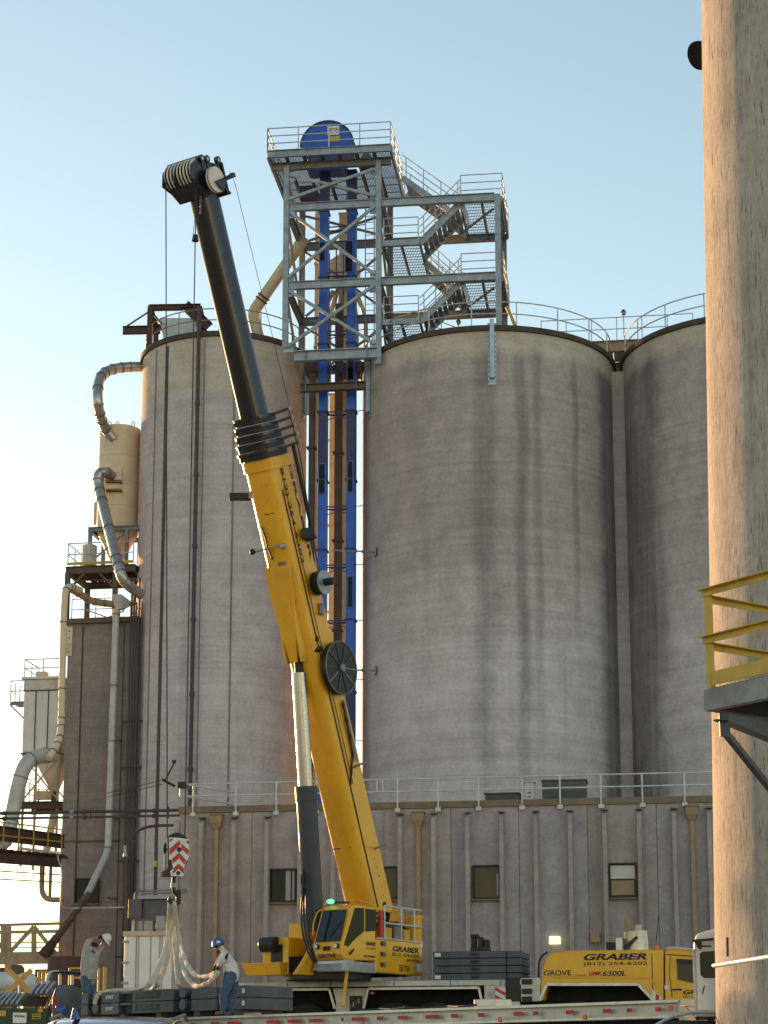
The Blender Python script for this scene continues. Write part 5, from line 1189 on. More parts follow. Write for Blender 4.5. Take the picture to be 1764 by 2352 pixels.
# engine cover: rounded rear top corner and a wheel arch below
a_ = lambda px, py: (KC.hit(px, py)[0], KC.hit(px, py)[1])
poly = [a_(1241, 2298), a_(1241, 2260), a_(1245, 2225), a_(1253, 2202), a_(1266, 2188), a_(1300, 2183), a_(1524, 2181), a_(1524, 2298), a_(1500, 2298), a_(1488, 2283), a_(1466, 2260), a_(1256, 2260), a_(1248, 2298)]
ec = MB().prism(poly, KC.w(0, 0, 0), KC.u, UPZ, KC.d, 2.7).build('engine_cover', M['yellow'], cr, bev=.05)
trim(KC.w(*[kx(1256, 2261), -.01, kz(1256, 2261)]), KC.w(kx(1466, 2261), -.01, kz(1466, 2261)), .08); trim(KC.w(kx(1466, 2261), -.01, kz(1466, 2261)), KC.w(kx(1500, 2297), -.01, kz(1500, 2297)), .08); trim(KC.w(kx(1256, 2261), -.01, kz(1256, 2261)), KC.w(kx(1240, 2298), -.01, kz(1240, 2298)), .08)
MB().prism([a_(1244, 2246), a_(1490, 2250), a_(1516, 2268), a_(1516, 2264), a_(1492, 2244), a_(1244, 2240)], KC.w(0, -.012, 0), KC.u, UPZ, KC.d, .010).build('cover_crease', M['yellow2'], ec)
MB().fbox(KC, kx(1498), kx(1499) + .01, -.006, -.001, kz(1500, 2290), kz(1500, 2190)).build('panel_gap', M['black'], ec)
MB().tube(arc_pts([KC.w(kx(1236), .1, kz(1236, 2246)), KC.w(kx(1237), .1, kz(1240, 2200)), KC.w(kx(1258), .1, kz(1258, 2186))], .3, 5), .03, 8).build('grab_handle', M['black'], cr)
def ktext(t, x0, x1, y0, y1, mat, parent, shear=0, bold=.0): A, Z0 = KC.hit(x0, y1, -.005); B, _ = KC.hit(x1, y0, -.005); Z1 = KC.hit(x0, y0, -.005)[1]; lettering(t, KC.w(A, -.004, Z0), KC.u, UPZ, B - A, Z1 - Z0, M[mat], parent, shear=shear, bold=bold)
ktext('GRABER', 1341, 1486, 2191, 2206, 'ink', ec, .25, .035); ktext('(812) 254-6202', 1341, 1487, 2210, 2220, 'ink', ec, 0, .01)
ktext('GROVE', 1249, 1312, 2229, 2241, 'ink', ec, 0, .02); ktext('GMK', 1352, 1383, 2231, 2241, 'ink_red', ec, .2, .035); ktext('6300L', 1384, 1438, 2230, 2242, 'ink', ec, .2, .02); ktext('Cummins', 1322, 1347, 2237, 2242, 'ink', ec)
# carrier cab
pc = [a_(1527, 2330), a_(1527, 2190), a_(1531, 2180), a_(1545, 2178), a_(1640, 2186), a_(1668, 2250), a_(1668, 2330)]
cbm = MB().prism(pc, KC.w(0, .0, 0), KC.u, UPZ, KC.d, 2.7).build('carrier_cab', M['yellow'], cr, bev=.04)
MB().prism([a_(1531, 2181), a_(1545, 2179), a_(1640, 2187), a_(1640, 2183), a_(1545, 2174), a_(1529, 2177)], KC.w(0, -.02, 0), KC.u, UPZ, KC.d, 2.74).build('roof_fairing', M['white_panel'], cbm, bev=.02)
MB().prism([a_(1555, 2206), a_(1560, 2202), a_(1640, 2208), a_(1650, 2266), a_(1592, 2258), a_(1556, 2250)], KC.w(0, -.02, 0), KC.u, UPZ, KC.d, .018).build('door_window', M['glass_green'], cbm)
MB().prism([a_(1555, 2203), a_(1600, 2207), a_(1600, 2213), a_(1562, 2213), a_(1555, 2210)], KC.w(0, -.12, 0), KC.u, UPZ, KC.d, .1).build('sun_visor', M['black'], cbm)
MB().prism([a_(1530, 2191), a_(1640, 2199), a_(1640, 2201), a_(1530, 2193)], KC.w(0, -.012, 0), KC.u, UPZ, KC.d, .01).build('roof_strip', M['black'], cbm)
for p, q in (((1540, 2195), (1538, 2235)), ((1538, 2235), (1544, 2290))): MB().beam(KC.w(kx(*p), -.003, kz(*p)), KC.w(kx(*q), -.003, kz(*q)), .01, .02).build('door_gap', M['black'], cbm)
MB().fbox(KC, kx(1544), kx(1566), -.02, -.001, kz(1555, 2275), kz(1555, 2271)).build('door_handle', M['black'], cbm)
MB().fbox(KC, kx(1526), kx(1537), -.008, -.001, kz(1530, 2273), kz(1530, 2263)).build('step_sign', M['ink_white'], cbm)
ktext('GRABER', 1569, 1655, 2274, 2284, 'ink', cbm, .25, .035); ktext('(812) 254-6202', 1569, 1655, 2286, 2294, 'ink', cbm)
kbox(1540, 1600, 2334, 2342, -.1, .4, 'cab_step', 'galv_dark')
MB().prism([a_(1496, 2270), a_(1521, 2292), a_(1521, 2298), a_(1500, 2298)], KC.w(0, -.02, 0), KC.u, UPZ, KC.d, .012).build('warning_corner', M['ink_white'], cbm); MB().prism([a_(1506, 2281), a_(1514, 2287), a_(1514, 2298), a_(1506, 2298)], KC.w(0, -.024, 0), KC.u, UPZ, KC.d, .003).build('stripe', M['red'], cbm)
bc = KC.w(kx(1508, 2180, .5), .5, kz(1508, 2183, .5)); MB().lathe(bc, [(.09, 0), (.09, .06), (.07, .14), (.02, .16)], 16).build('beacon', M['orange'], cr, smooth=True)
MB().cyl(KC.w(kx(1505, 2183, .6), .6, kz(1505, 2183, .6)), KC.w(kx(1513, 2104, .6), .6, kz(1513, 2104, .6)), .012, 5).build('antenna', M['black'], cr)
# exhaust and air cleaner behind the cover
p = KC.w(kx(1462, 2185, 1.6), 1.6, kz(1462, 2185, 1.6)); q = KC.w(kx(1458, 2140, 1.6), 1.6, kz(1458, 2140, 1.6))
MB().cyl(p, q, .36, 24).build('exhaust_drum', M['duct'], cr, smooth=True); MB().cyl(q + V((-.22, 0, 0)), q + V((-.22, 0, .36)), .08, 12, .1).build('exhaust_stack', M['tan'], cr, smooth=True); MB().cyl(q + V((.1, 0, 0)), q + V((.1, 0, .2)), .1, 12).build('drum_cap', M['cream'], cr)
kbox(1414, 1430, 2154, 2186, 1.2, 1.5, 'filter_box', 'white'); kbox(1392, 1414, 2164, 2186, 1.2, 1.6, 'hose_reel', 'black'); MB().beam(KC.w(kx(1432, 2178, 1.2), 1.2, kz(1432, 2178, 1.2)), KC.w(kx(1464, 2152, 1.2), 1.2, kz(1464, 2152, 1.2)), .06, .08).build('mirror_arm', M['black'], cr)
# --- superstructure
O = G.w(-.3, 1.45, zd)
MB().cyl(O, O + UPZ * .34, 1.25, 40).build('turntable', M['black'], cr, smooth=True)
zs0 = G.hit(860, 2234)[1]
MB().fbox(G, -1.5, 2.45, .35, 2.3, zs0, zs0 + .45).build('slew_platform', M['black_matte'], cr)
gb1 = G.hit(971, 2200)[0]; zg1 = G.hit(862, 2156)[1]; zg0 = G.hit(862, 2233)[1]
gb = MB().fbox(G, .02, gb1, 0, .8, zg0, zg1).build('side_housing', M['yellow'], cr, bev=.03)
def gtext(t, x0, x1, y0, y1, mat, parent, shear=0, bold=0, b=-.004): A, Z0 = G.hit(x0, y1, b); B, _ = G.hit(x1, y0, b); Z1 = G.hit(x0, y0, b)[1]; lettering(t, G.w(A, b, Z0), G.u, UPZ, B - A, Z1 - Z0, M[mat], parent, shear=shear, bold=bold)
gtext('GRABER', 902, 962, 2172, 2185, 'ink', gb, .2, .035); gtext('(812) 254-6202', 901, 962, 2187, 2197, 'ink', gb, 0, .01)
gtext('GROVE', 933, 951, 2202, 2208, 'ink', gb, 0, .02); gtext('GMK', 951, 966, 2203, 2207, 'ink_red', gb, .2, .03); gtext('350 TON', 917, 941, 2216, 2231, 'ink', gb, 0, .01); gtext('6300L', 954, 968, 2208, 2212, 'ink', gb)
def gbox(x0, x1, y0, y1, b0, b1, name, mat, bev=.008, parent=None): xm = (x0 + x1) / 2; A = G.hit(x0, y0, b0)[0]; B = G.hit(x1, y1, b0)[0]; Z1 = G.hit(xm, y0, b0)[1]; Z0 = G.hit(xm, y1, b0)[1]; return MB().fbox(G, A, B, b0, b1, Z0, Z1).build(name, M[mat], parent or cr, bev=bev)
gbox(958, 970, 2214, 2233, -.006, -.001, 'notice', 'ink_white', 0, gb); gbox(949, 957, 2222, 2232, -.006, -.001, 'notice', 'box_light', 0, gb); gbox(965, 971, 2165, 2176, -.006, -.001, 'notice', 'ink_white', 0, gb)
for y in (2162, 2186, 2210):
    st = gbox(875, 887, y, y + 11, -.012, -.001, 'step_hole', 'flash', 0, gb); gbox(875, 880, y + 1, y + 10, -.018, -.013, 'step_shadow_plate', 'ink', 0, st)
# cab
cz0 = G.hit(862, 2206)[1]; czt = G.hit(862, 2082)[1]
gp = lambda px, py, b=0: G.hit(px, py, b)
A_ = lambda px, py: (G.hit(px, py)[0], G.hit(px, py)[1])
prof = [A_(863, 2207), A_(800, 2206), A_(790, 2203), A_(785, 2192), A_(786, 2166), A_(793, 2140), A_(804, 2090), A_(808, 2080), A_(818, 2077), A_(858, 2084), A_(863, 2090)]
cab_w = 1.02
cb = MB().prism(prof, G.w(0, 0, 0), G.u, UPZ, G.d, cab_w).build('operator_cab', M['yellow'], cr, bev=.035)
(wa0, wz0), (wa1, wz1) = A_(787.2, 2162), A_(803.5, 2089)
wd_ = V((wa1 - wa0, wz1 - wz0)).normalized(); wn = V((-wd_.y, wd_.x))     # outward normal in (a,z): forwards
if wn.x > 0: wn = -wn
def wpnt(f, b, off): a = wa0 + (wa1 - wa0) * f + wn.x * off; z = wz0 + (wz1 - wz0) * f + wn.y * off; return G.w(a, b, z)
MB().hexa([wpnt(.0, .07, .004), wpnt(.0, cab_w - .07, .004), wpnt(.0, cab_w - .07, .03), wpnt(.0, .07, .03), wpnt(1, .1, .004), wpnt(1, cab_w - .1, .004), wpnt(1, cab_w - .1, .03), wpnt(1, .1, .03)]).build('windscreen', M['glass_screen'], cb)
MB().beam(wpnt(.12, .45, .045), wpnt(.62, .18, .045), .03, .03).build('wiper', M['black'], cb); MB().beam(wpnt(.1, .5, .05), wpnt(.55, .32, .05), .015, .015).build('wiper', M['black'], cb)
MB().prism([A_(799, 2175), A_(790, 2170), A_(815, 2085), A_(836, 2086), A_(836, 2139), A_(812, 2160)], G.w(0, -.008, 0), G.u, UPZ, G.d, .006).build('door_window', M['glass_cab'], cb)
MB().prism([A_(839, 2087), A_(863, 2090), A_(864, 2138), A_(839, 2140)], G.w(0, -.008, 0), G.u, UPZ, G.d, .006).build('side_window', M['glass_cab'], cb)
gbox(836, 862, 2195, 2198, -.012, -.001, 'vent_strip', 'black', 0, cb); MB().beam(G.w(*[gp(801, 2192)[0], -.04, gp(801, 2192)[1]]), G.w(gp(810, 2181)[0], -.04, gp(810, 2181)[1]), .03, .05).build('door_handle', M['black'], cb)
gtext('GRABER', 840, 862, 2162, 2171, 'ink', cb, .2, .035); gtext('(812) 254-6202', 840, 862, 2175, 2181, 'ink', cb)
# front lettering and lamps: on the cab nose (normal = heading)
na = prof[3][0] - .004
def npnt(b, z, off=.0): return G.w(na - off, b, z)
lettering('GROVE', npnt(.82, G.hit(785, 2199)[1]), -G.d, UPZ, .62, .12, M['ink'], cb, bold=.03, off=.012)
zl = G.hit(785, 2172)[1]
for b in (.17, .86):
    MB().cyl(npnt(b, zl, -.02), npnt(b, zl, .07), .075, 16).build('headlight', M['black'], cb); MB().cyl(npnt(b, zl, .07), npnt(b, zl, .085), .06, 16).build('lens', M['white'], cb)
MB().hexa([npnt(.4, zl - .12, .005), npnt(.64, zl - .12, .005), npnt(.64, zl - .12, .02), npnt(.4, zl - .12, .02), npnt(.4, zl + .0, .005), npnt(.64, zl + .0, .005), npnt(.64, zl, .02), npnt(.4, zl, .02)]).build('number_plate', M['ink'], cb)
# roof guard bars, strobe, mirrors
rt = G.hit(830, 2078)[1]
MB().tube(arc_pts([G.w(prof[7][0] + .03, .05, rt), G.w(prof[7][0] + .1, .05, rt + .14), G.w(-.2, .05, rt + .06), G.w(-.1, .05, rt - .08)], .1, 4), .025, 8).build('roof_bar', M['yellow2'], cb); MB().tube(arc_pts([G.w(prof[7][0] + .03, .97, rt), G.w(prof[7][0] + .1, .97, rt + .14), G.w(-.2, .97, rt + .06), G.w(-.1, .97, rt - .08)], .1, 4), .025, 8).build('roof_bar', M['yellow2'], cb)
gs = G.w(prof[7][0] - .04, .72, rt + .03); MB().sphere(gs + UPZ * .06, .085, 14, 8, (1.3, 1, .8)).build('green_strobe', M['lamp_green'], cb, smooth=True); MB().beam(gs + LT * .15 + UPZ * .02, gs + LT * .65 + UPZ * .0, .06, .06).build('lamp_bar', M['black'], cb)
MB().tube(arc_pts([wpnt(.2, 1.04, .05), wpnt(.5, 1.14, .06), wpnt(.95, 1.12, .05), wpnt(1.05, 1.0, .0)], .2, 5), .025, 8).build('grab_bar', M['yellow2'], cb)
# sill below the cab
gbox(787, 863, 2209, 2233, .02, .9, 'cab_sill', 'alu', .01); 
MB().hexa([G.w(prof[3][0] - .05, .0, zg0), G.w(prof[3][0] - .05, 1.0, zg0), G.w(-1.0, 1.0, zg0), G.w(-1.0, 0.0, zg0), G.w(prof[3][0] + .15, .02, cz0 - .03), G.w(prof[3][0] + .15, 1.0, cz0 - .03), G.w(-1.0, 1.0, cz0 - .03), G.w(-1.0, .02, cz0 - .03)]).build('cab_step_plate', M['tread_plate'], cr)
MB().cyl(at(799, 2210, 57.6), at(788, 2312, 57.4), .05, 10).build('support_prop', M['yellow2'], cr)
# far side housings
c0 = G.hit(662, 2200, 2.0); zx0 = G.hit(662, 2238, 2.0)[1]; zx1 = G.hit(662, 2152, 2.0)[1]
hb = MB().fbox(G, c0[0], c0[0] + 1.3, 2.0, 2.92, zx0, zx1).build('far_housing', M['yellow'], cr, bev=.03)
MB().fbox(G, c0[0] - .012, c0[0] - .001, 2.2, 2.62, zx0 + .35, zx1 - .2).build('radiator_opening', M['black'], hb)
pdr = G.w(c0[0] - .1, 2.45, zx1 - .2); MB().cyl(pdr + G.d * .4, pdr - G.d * .1, .22, 24).build('air_cleaner', M['black'], cr, smooth=True); MB().cyl(pdr + G.d * .4, pdr + G.d * .52, .19, 20, .1).build('air_cleaner_cap', M['black'], cr, smooth=True)
zt0 = G.hit(655, 2239, 1.95)[1]; zt1 = G.hit(655, 2210, 1.95)[1]
MB().hexa([G.w(c0[0] - .32, 2.03, zt0), G.w(c0[0] - .32, 3.25, zt0), G.w(c0[0] - .03, 3.25, zt0), G.w(c0[0] - .03, 2.03, zt0), G.w(c0[0] - .42, 2.0, zt1), G.w(c0[0] - .42, 3.4, zt1), G.w(c0[0] - .03, 3.4, zt1), G.w(c0[0] - .03, 2.0, zt1)]).build('front_tray', M['yellow'], cr, bev=.015)
A0, Z1 = G.hit(684, 2119, 2.0); A1, Z0 = G.hit(722, 2156, 2.0); MB().fbox(G, A0 + .3, A1 + .6, 2.0, 2.55, Z0 - .2, Z1).build('far_locker', M['yellow'], cr, bev=.02)
q = G.w(A0 + 1.0, 2.2, Z1); MB().cyl(q, q + UPZ * .3, .04, 8).build('far_stack', M['tan'], cr); MB().sphere(q + UPZ * .4, .07, 10, 6, (.8, .8, 1.8)).build('far_lamp', M['white'], cr)
# cylinder foot links
for (b0, b1) in ((1.1, 1.25), (1.7, 1.85)):
    MB().prism([gp(680, 2238, b0), gp(700, 2208, b0), gp(722, 2168, b0), gp(735, 2172, b0), gp(728, 2240, b0)], G.w(0, b0, 0), G.u, UPZ, G.d, b1 - b0).build('cylinder_foot', M['yellow2'], cr, bev=.015)
# machinery deck behind the cab
A0, zmd = G.hit(866, 2157, .1); zq = zg1
MB().fbox(G, .1, gb1 + .2, .85, 2.0, zg0 + .3, zq - .01).build('hoist_deck', M['yellow2'], cr, bev=.02)
A1, Z1 = G.hit(905, 2094, 1.0); MB().fbox(G, -.2, 1.6, 1.05, 1.25, zq, Z1).build('boom_cheek', M['yellow'], cr, bev=.03); MB().fbox(G, -.2, 1.6, 1.7, 1.9, zq, Z1).build('boom_cheek', M['yellow'], cr, bev=.03)
zc_ = (zq + Z1) / 2 + .1; 
MB().cyl(G.w(1.95, .55, zc_), G.w(1.95, 1.6, zc_), .33, 28).build('winch_drum', M['black'], cr, smooth=True)
for b in (.5, 1.6): MB().cyl(G.w(1.95, b, zc_), G.w(1.95, b + .05, zc_), .44, 28).build('winch_flange', M['yellow2'], cr, smooth=True)
MB().cyl(G.w(2.55, .3, zq - .0), G.w(2.55, .3, zq + .75), .22, 20).build('hydraulic_tank', M['yellow2'], cr, smooth=True); MB().cyl(G.w(2.55, .3, zq + .75), G.w(2.55, .3, zq + .84), .25, 20).build('tank_cap', M['yellow2'], cr)
for k in range(5):
    b = .35 + .2 * k; z = zq + .5 + .16 * (k % 3); MB().tube(arc_pts([G.w(.5, b, zq + .2), G.w(.6 + .1 * k, b, z), G.w(1.7, b, z + .1), G.w(2.6, b + .1, z - .2)], .2, 4), .035, 6).build('hose', M['black'], cr)
for k in range(3): MB().fbox(G, .9 + .5 * k, 1.25 + .5 * k, .25, .6, zq + .02, zq + .4 + .12 * (k % 2)).build('valve_block', M['yellow2'] if k != 1 else M['galv_dark'], cr, bev=.02)
MB().cyl(G.w(.45, .12, zq), G.w(.45, .12, zq + .85), .07, 12).build('extinguisher', M['red'], cr, smooth=True)
h1 = G.hit(893, 2082, .05)[1]
for a in (.55, 1.45, 2.15): MB().cyl(G.w(a, .05, zq), G.w(a, .05, h1), .03, 8).build('rail_post', M['rail'], cr)
for z in (h1, zq + (h1 - zq) * .5): MB().tube([G.w(.55, .05, z), G.w(gb1, .05, z), G.w(gb1, .9, z)], .03, 8).build('hand_rail', M['rail'], cr, smooth=True)
MB().fbox(G, .05, gb1, -.01, .85, zg1 + .003, zg1 + .05).build('walkway_plate', M['tread_plate'], cr)
bq = G.w(gb1 - .05, 1.0, h1 - .05); MB().lathe(bq, [(.09, 0), (.1, .08), (.08, .2), (.02, .24)], 14).build('beacon', M['red'], cr, smooth=True)
# --- boom
BB = 1.45
xln = lambda py: 846 + (py - 2095) * (846 - 459) / (2095 - 410)
def bpt(py): a, z = G.hit(xln(py), py, BB); return V((a, z))
P0, P1 = bpt(2095), bpt(410)
bd = (P1 - P0).normalized(); un = V((-bd.y, bd.x))
if un.x > 0: un = -un
def S(py): return (bpt(py) - P0).dot(bd)
def BP(s, e=0.0, w=0.0):
    q = P0 + bd * s + un * e; return G.w(q.x, BB - w, q.y)
BD3 = (BP(1) - BP(0)); UN3 = BP(0, 1) - BP(0); 
def section(hw, hh, nb=12):
    """(w,e) outline: flat back, straight sides, rounded belly (e positive = underside)"""
    pts = [(-hw, -hh), (hw, -hh), (hw, hh * .30)]
    for k in range(1, nb): t = math.pi / 2 * 2 * k / nb; pts.append((hw * math.copysign(abs(math.cos(t)) ** .7, math.cos(t)), hh * .30 + hh * .70 * math.sin(t) ** .8))
    pts.append((-hw, hh * .30)); return pts
def oval(hw_, hh_, n_=40): return [(hw_ * math.copysign(abs(math.cos(t)) ** .62, math.cos(t)), hh_ * math.copysign(abs(math.sin(t)) ** .7, math.sin(t))) for t in [2 * math.pi * k / n_ for k in range(n_)]]
def bsec(s0, s1, hw, hh, name, mat, bev=.0, hw1=None, hh1=None, shp=None):
    section_ = shp or section
    A = [BP(s0, e, w) for w, e in section_(hw, hh)]; B = [BP(s1, e, w) for w, e in section_(hw1 or hw, hh1 or hh)]
    return MB().rings([A, B]).build(name, M[mat], cr, smooth=True, bev=bev)
hw, hh = .50, .60
sB = S(1052)
base = bsec(-.75, sB, hw, hh, 'boom_base', 'yellow')
MB().cyl(BP(-.35, -.25, -.75), BP(-.35, -.25, .75), .16, 20).build('boom_pivot', M['black'], cr)
bsec(sB - .35, sB - .02, hw + .05, hh + .05, 'boom_base_collar', 'yellow')
sC = S(955); n = 5; hws = [.50, .48, .455, .43, .405]
for k in range(n):
    s0 = sB + (sC - sB) * k / n; s1 = sB + (sC - sB) * (k + 1) / n - .03
    col = bsec(s0, s1, hws[k] + .10, hh * hws[k] / .5 + .11, 'section_collar', 'black', shp=oval)
    hw_ = hws[k] + .10; hh_ = hh * hws[k] / .5 + .11
    bsec(s1 - .07, s1 + .012, hw_ + .035, hh_ + .035, 'collar_lip', 'boom_black', shp=oval).parent = col
    for w in (-.3, .0, .3): MB().beam(BP(s0 + .03, hh_ * .93, w), BP(s1 - .02, hh_ * .93, w), .05, .12, LT).build('collar_rib', M['boom_black'], col)
    m = MB(); y0 = BP(s1 - .05, -.1, hw_); y1 = BP(s1 + .02, -.5, hw_ + .42); m.beam(y0, y1, .05, .07); m.build('guide_arm', M['black'], col)
    MB().cyl(y1 - BD3 * .06, y1 + BD3 * .06, .045, 8).build('guide_roller', M['galv'], col)
def oval(hw_, hh_, n_=40): return [(hw_ * math.copysign(abs(math.cos(t)) ** .72, math.cos(t)), hh_ * math.copysign(abs(math.sin(t)) ** .8, math.sin(t))) for t in [2 * math.pi * k / n_ for k in range(n_)]]
inner = MB().rings([[BP(s_, e, w) for w, e in oval(.36, .46)] for s_ in (sC - .05, S(438))]).build('boom_inner', M['boom_black'], cr, smooth=True)
# trim line, ribs, lettering and fittings along the base section
for (w, e, s0, s1, r) in ((hw + .012, hh * .28, .2, sB - 1.0, .022), (hw + .03, hh * .05, 4.0, sB - .4, .012)): MB().cyl(BP(s0, e, w), BP(s1, e, w), r, 6).build('boom_cable', M['cable'], cr)
MB().tube([BP(S(1070), hh + .012, -.35), BP(S(1070), hh + .012, .1), BP(S(1072), hh * .75, .42), BP(S(1075), hh * .30, hw + .012)], .012, 5).build('seam', M['flash'], cr)
for y in (1175, 1935): MB().tube([BP(S(y), hh + .014, 0 if y < 1500 else -.35), BP(S(y), hh * .93, .3), BP(S(y), hh * .3, hw + .014)], .014, 5).build('cross_cable', M['cable'], cr)
sa, sb = S(1070), S(1300)
lettering('(812) 254-6202', BP(sa, .10, hw), -BD3, -UN3, sa - sb, .22, M['ink'], cr, off=.006, bold=.01)
lettering('GRABER', BP(sa, -.42, hw), -BD3, -UN3, sa - sb, .13, M['ink'], cr, off=.006, bold=.03)
for py in (1980, 2000, 2020, 2045, 2065): p = BP(S(py), -.25, hw); MB().cyl(p, p + LT * .006, .02 + .01 * (py == 2020), 8).build('bolt_hole', M['black'], cr)
p = BP(S(2085), -.2, hw); MB().cyl(p, p + LT * .008, .1, 16).build('pin_hole', M['black'], cr)
# cylinder bracket (V plate under the boom)
sv0, sv1, sv2 = S(1300), S(1440), S(1500)
for w in (-.30, .24):
    MB().prism([(sv0 + .9, hh * .5), (sv0 + .2, hh + .0), (sv1, hh + .18), (sv2 - .1, hh + .26), (sv2 - .15, hh + .05), (sv1 - .3, hh * .3)], BP(0, 0, w), BD3, UN3, LT, .06).build('bracket_plate', M['yellow'], cr, bev=.01)
vp = [(-.44, sv0 + .1), (.44, sv0 + .1), (.43, sv0 - .75), (.13, sv2 - .1), (-.13, sv2 - .1), (-.43, sv0 - .75)]
def vq(w, s): f = (sv0 - s) / max(1e-6, sv0 - sv2); return BP(s, hh + .02 + .24 * max(0, min(1, f)), w)
m = MB(); A = [vq(w, s) for w, s in vp]; m.rings([A, [p - UN3 * .06 for p in A]]); m.build('bracket_front', M['yellow'], cr, bev=.01)
# big hose under the bracket
MB().tube([BP(sv2 + .15, hh * .6, .1), BP(sv2 + .05, hh * .7, .35), BP(sv2 + .12, hh * .2, hw + .1)], .07, 10).build('bracket_hose', M['black'], cr, smooth=True)
MB().beam(BP(sv2 + .45, hh + .0, -.1), BP(sv2 + .4, hh * .2, hw + .04), .12, .14).build('hose_guard', M['black'], cr)
# lift cylinder
Ct = G.hit(685, 1512, BB); Cb = G.hit(722, 2140, BB); CT = G.w(Ct[0], BB, Ct[1]); CBm = G.w(Cb[0], BB, Cb[1]); cdv = (CBm - CT); fr_ = (1812 - 1512) / (2140 - 1512)
MB().cyl(CT, CT + cdv * .06, .13, 16).build('cylinder_eye', M['black'], cr, smooth=True)
MB().cyl(CT + cdv * .055, CT + cdv * fr_, .215, 32).build('cylinder_rod', M['chrome'], cr, smooth=True)
MB().cyl(CT + cdv * (fr_ - .005), CT + cdv * (fr_ + .05), .325, 32).build('cylinder_gland', M['cyl_grey'], cr, smooth=True); MB().cyl(CT + cdv * (fr_ + .05), CBm, .30, 32).build('cylinder_barrel', M['cyl_grey'], cr, smooth=True)
hz = [at(695, 1960, CT.y + 1.0), at(694, 2030, 57.6), at(692, 2110, 57.4), at(700, 2170, 57.2), at(716, 2208, 57.0)]
for k in range(3): MB().tube(arc_pts([p + V((.07 * k + .03 * math.sin(i * 2.0 + k), .03 * k, 0)) for i, p in enumerate(hz)], .5, 5), .032, 8).build('cylinder_hose', M['black'], cr, smooth=True)
hb_ = at(700, 2025, 57.5); 
for k in range(3): MB().tube([hb_ + V((math.cos(t) * .1, .02 * k, .16 * math.sin(t) + .06 * k)) for t in [2 * math.pi * j / 12 for j in range(13)]], .025, 6).build('hose_loop', M['cable'], cr)
# reels on the boom side
rs = S(1547); rc = BP(rs, -.35, hw + .12)
rl = MB().cyl(rc, rc + LT * .16, .80, 48).build('cable_reel', M['black'], cr, smooth=True)
MB().tube([rc + LT * .17 + (BD3 * math.cos(t) + UN3 * math.sin(t)) * .79 for t in [2 * math.pi * k / 40 for k in range(41)]], .022, 6).build('reel_rim', M['galv_dark'], rl)
for k in range(10): t = 2 * math.pi * k / 10; dr = BD3 * math.cos(t) + UN3 * math.sin(t); MB().beam(rc + LT * .165 + dr * .15, rc + LT * .165 + dr * .78, .02, .03, LT).build('spoke', M['galv'] if k in (3, 6, 7) else M['boom_black'], rl)
MB().cyl(rc + LT * .16, rc + LT * .24, .12, 16).build('hub', M['galv_dark'], rl)
r2 = BP(S(1352), -.35, hw + .1)
wr = MB().cyl(r2, r2 + LT * .26, .31, 32).build('hose_reel', M['black'], cr, smooth=True)
for o in (0, .26): MB().cyl(r2 + LT * o, r2 + LT * (o + .03), .36, 32).build('reel_disc', M['galv'] if o else M['black'], wr, smooth=True)
MB().cyl(r2 + LT * .29, r2 + LT * .62, .11, 16).build('reel_motor', M['black'], wr, smooth=True)
for py in (1410,): p = BP(S(py), -.35, hw + .02); MB().box(p + LT * .04, (.14, .2, .34)).build('sensor_box', M['galv_dark'], cr, bev=.02)
# side rail the cable runs in, bracket stubs
MB().beam(BP(S(1760), -.42, hw + .03), BP(S(1620), -.42, hw + .03), .05, .14, LT).build('cable_guard', M['cream'], cr)
for py, e in ((1770, -.2), (1960, -.35)): p = BP(S(py), e, hw); MB().cyl(p, p + LT * .45 + UPZ * .12, .035, 8).build('peg', M['galv'], cr)
kp = [BP(S(1625), -.3, hw + .08), BP(S(1660), -.28, hw + .1), BP(S(1700), -.3, hw + .06), BP(S(1745), -.25, hw + .05), BP(S(1775), .0, hw + .04), BP(S(1800), hh * .27, hw + .03)]
for k in range(3): MB().tube([p + V((.03 * math.sin(3 * i + k * 2), .02 * k, .04 * math.cos(2 * i + k))) for i, p in enumerate(kp)], .022, 6).build('loose_cable', M['cable'], cr)
# floodlights and camera on the underside
lp_ = BP(S(1250), hh + .1, -.1)
MB().beam(BP(S(1252), hh + .12, -.62), BP(S(1246), hh + .12, .55), .04, .04).build('lamp_rail', M['galv_dark'], cr)
for w in (-.62, .5): p = BP(S(1250), hh + .16, w); MB().sphere(p, .09, 14, 8, (1, 1.2, 1)).build('boom_floodlight', M['galv'] if w > 0 else M['black'], cr, smooth=True)
MB().tube([BP(S(1200), hh + .03, -.2), BP(S(1225), hh + .06, -.12), BP(S(1245), hh + .1, -.1), BP(S(1275), hh + .04, -.06)], .03, 6).build('lamp_cable', M['cable'], cr)
p = BP(S(1128), hh * .2, -hw - .06); MB().box(p, (.12, .3, .34)).build('camera_mount', M['yellow2'], cr); MB().box(p + V((-.42, 0, -.06)), (.62, .2, .2)).build('side_camera', M['black'], cr, bev=.015); MB().box(p + V((-.1, 0, 0)), (.1, .22, .28)).build('camera_bracket', M['galv'], cr)
for k, w in enumerate((.1, .2, .3)): MB().beam(BP(S(1305) + .1, hh + .01, w), BP(S(1290) + .08, hh + .01, w), .06, .02, UN3).build('worn_label', M['flash'], cr)
# cable and tube running beside the collars
MB().tube([BP(sC - .1, -.5, .9), BP(sB - .2, -.5, .92), BP(S(1250), -.4, hw + .3), BP(S(1340), -.35, hw + .25)], .018, 5).build('feed_cable', M['cable'], cr)
MB().cyl(BP(sB + .2, -.45, hw + .3), BP(S(1240), -.45, hw + .28), .055, 10).build('guide_tube', M['black'], cr, smooth=True); MB().box(BP(S(1240), -.4, hw + .12), (.3, .4, .3)).build('tube_bracket', M['black'], cr)
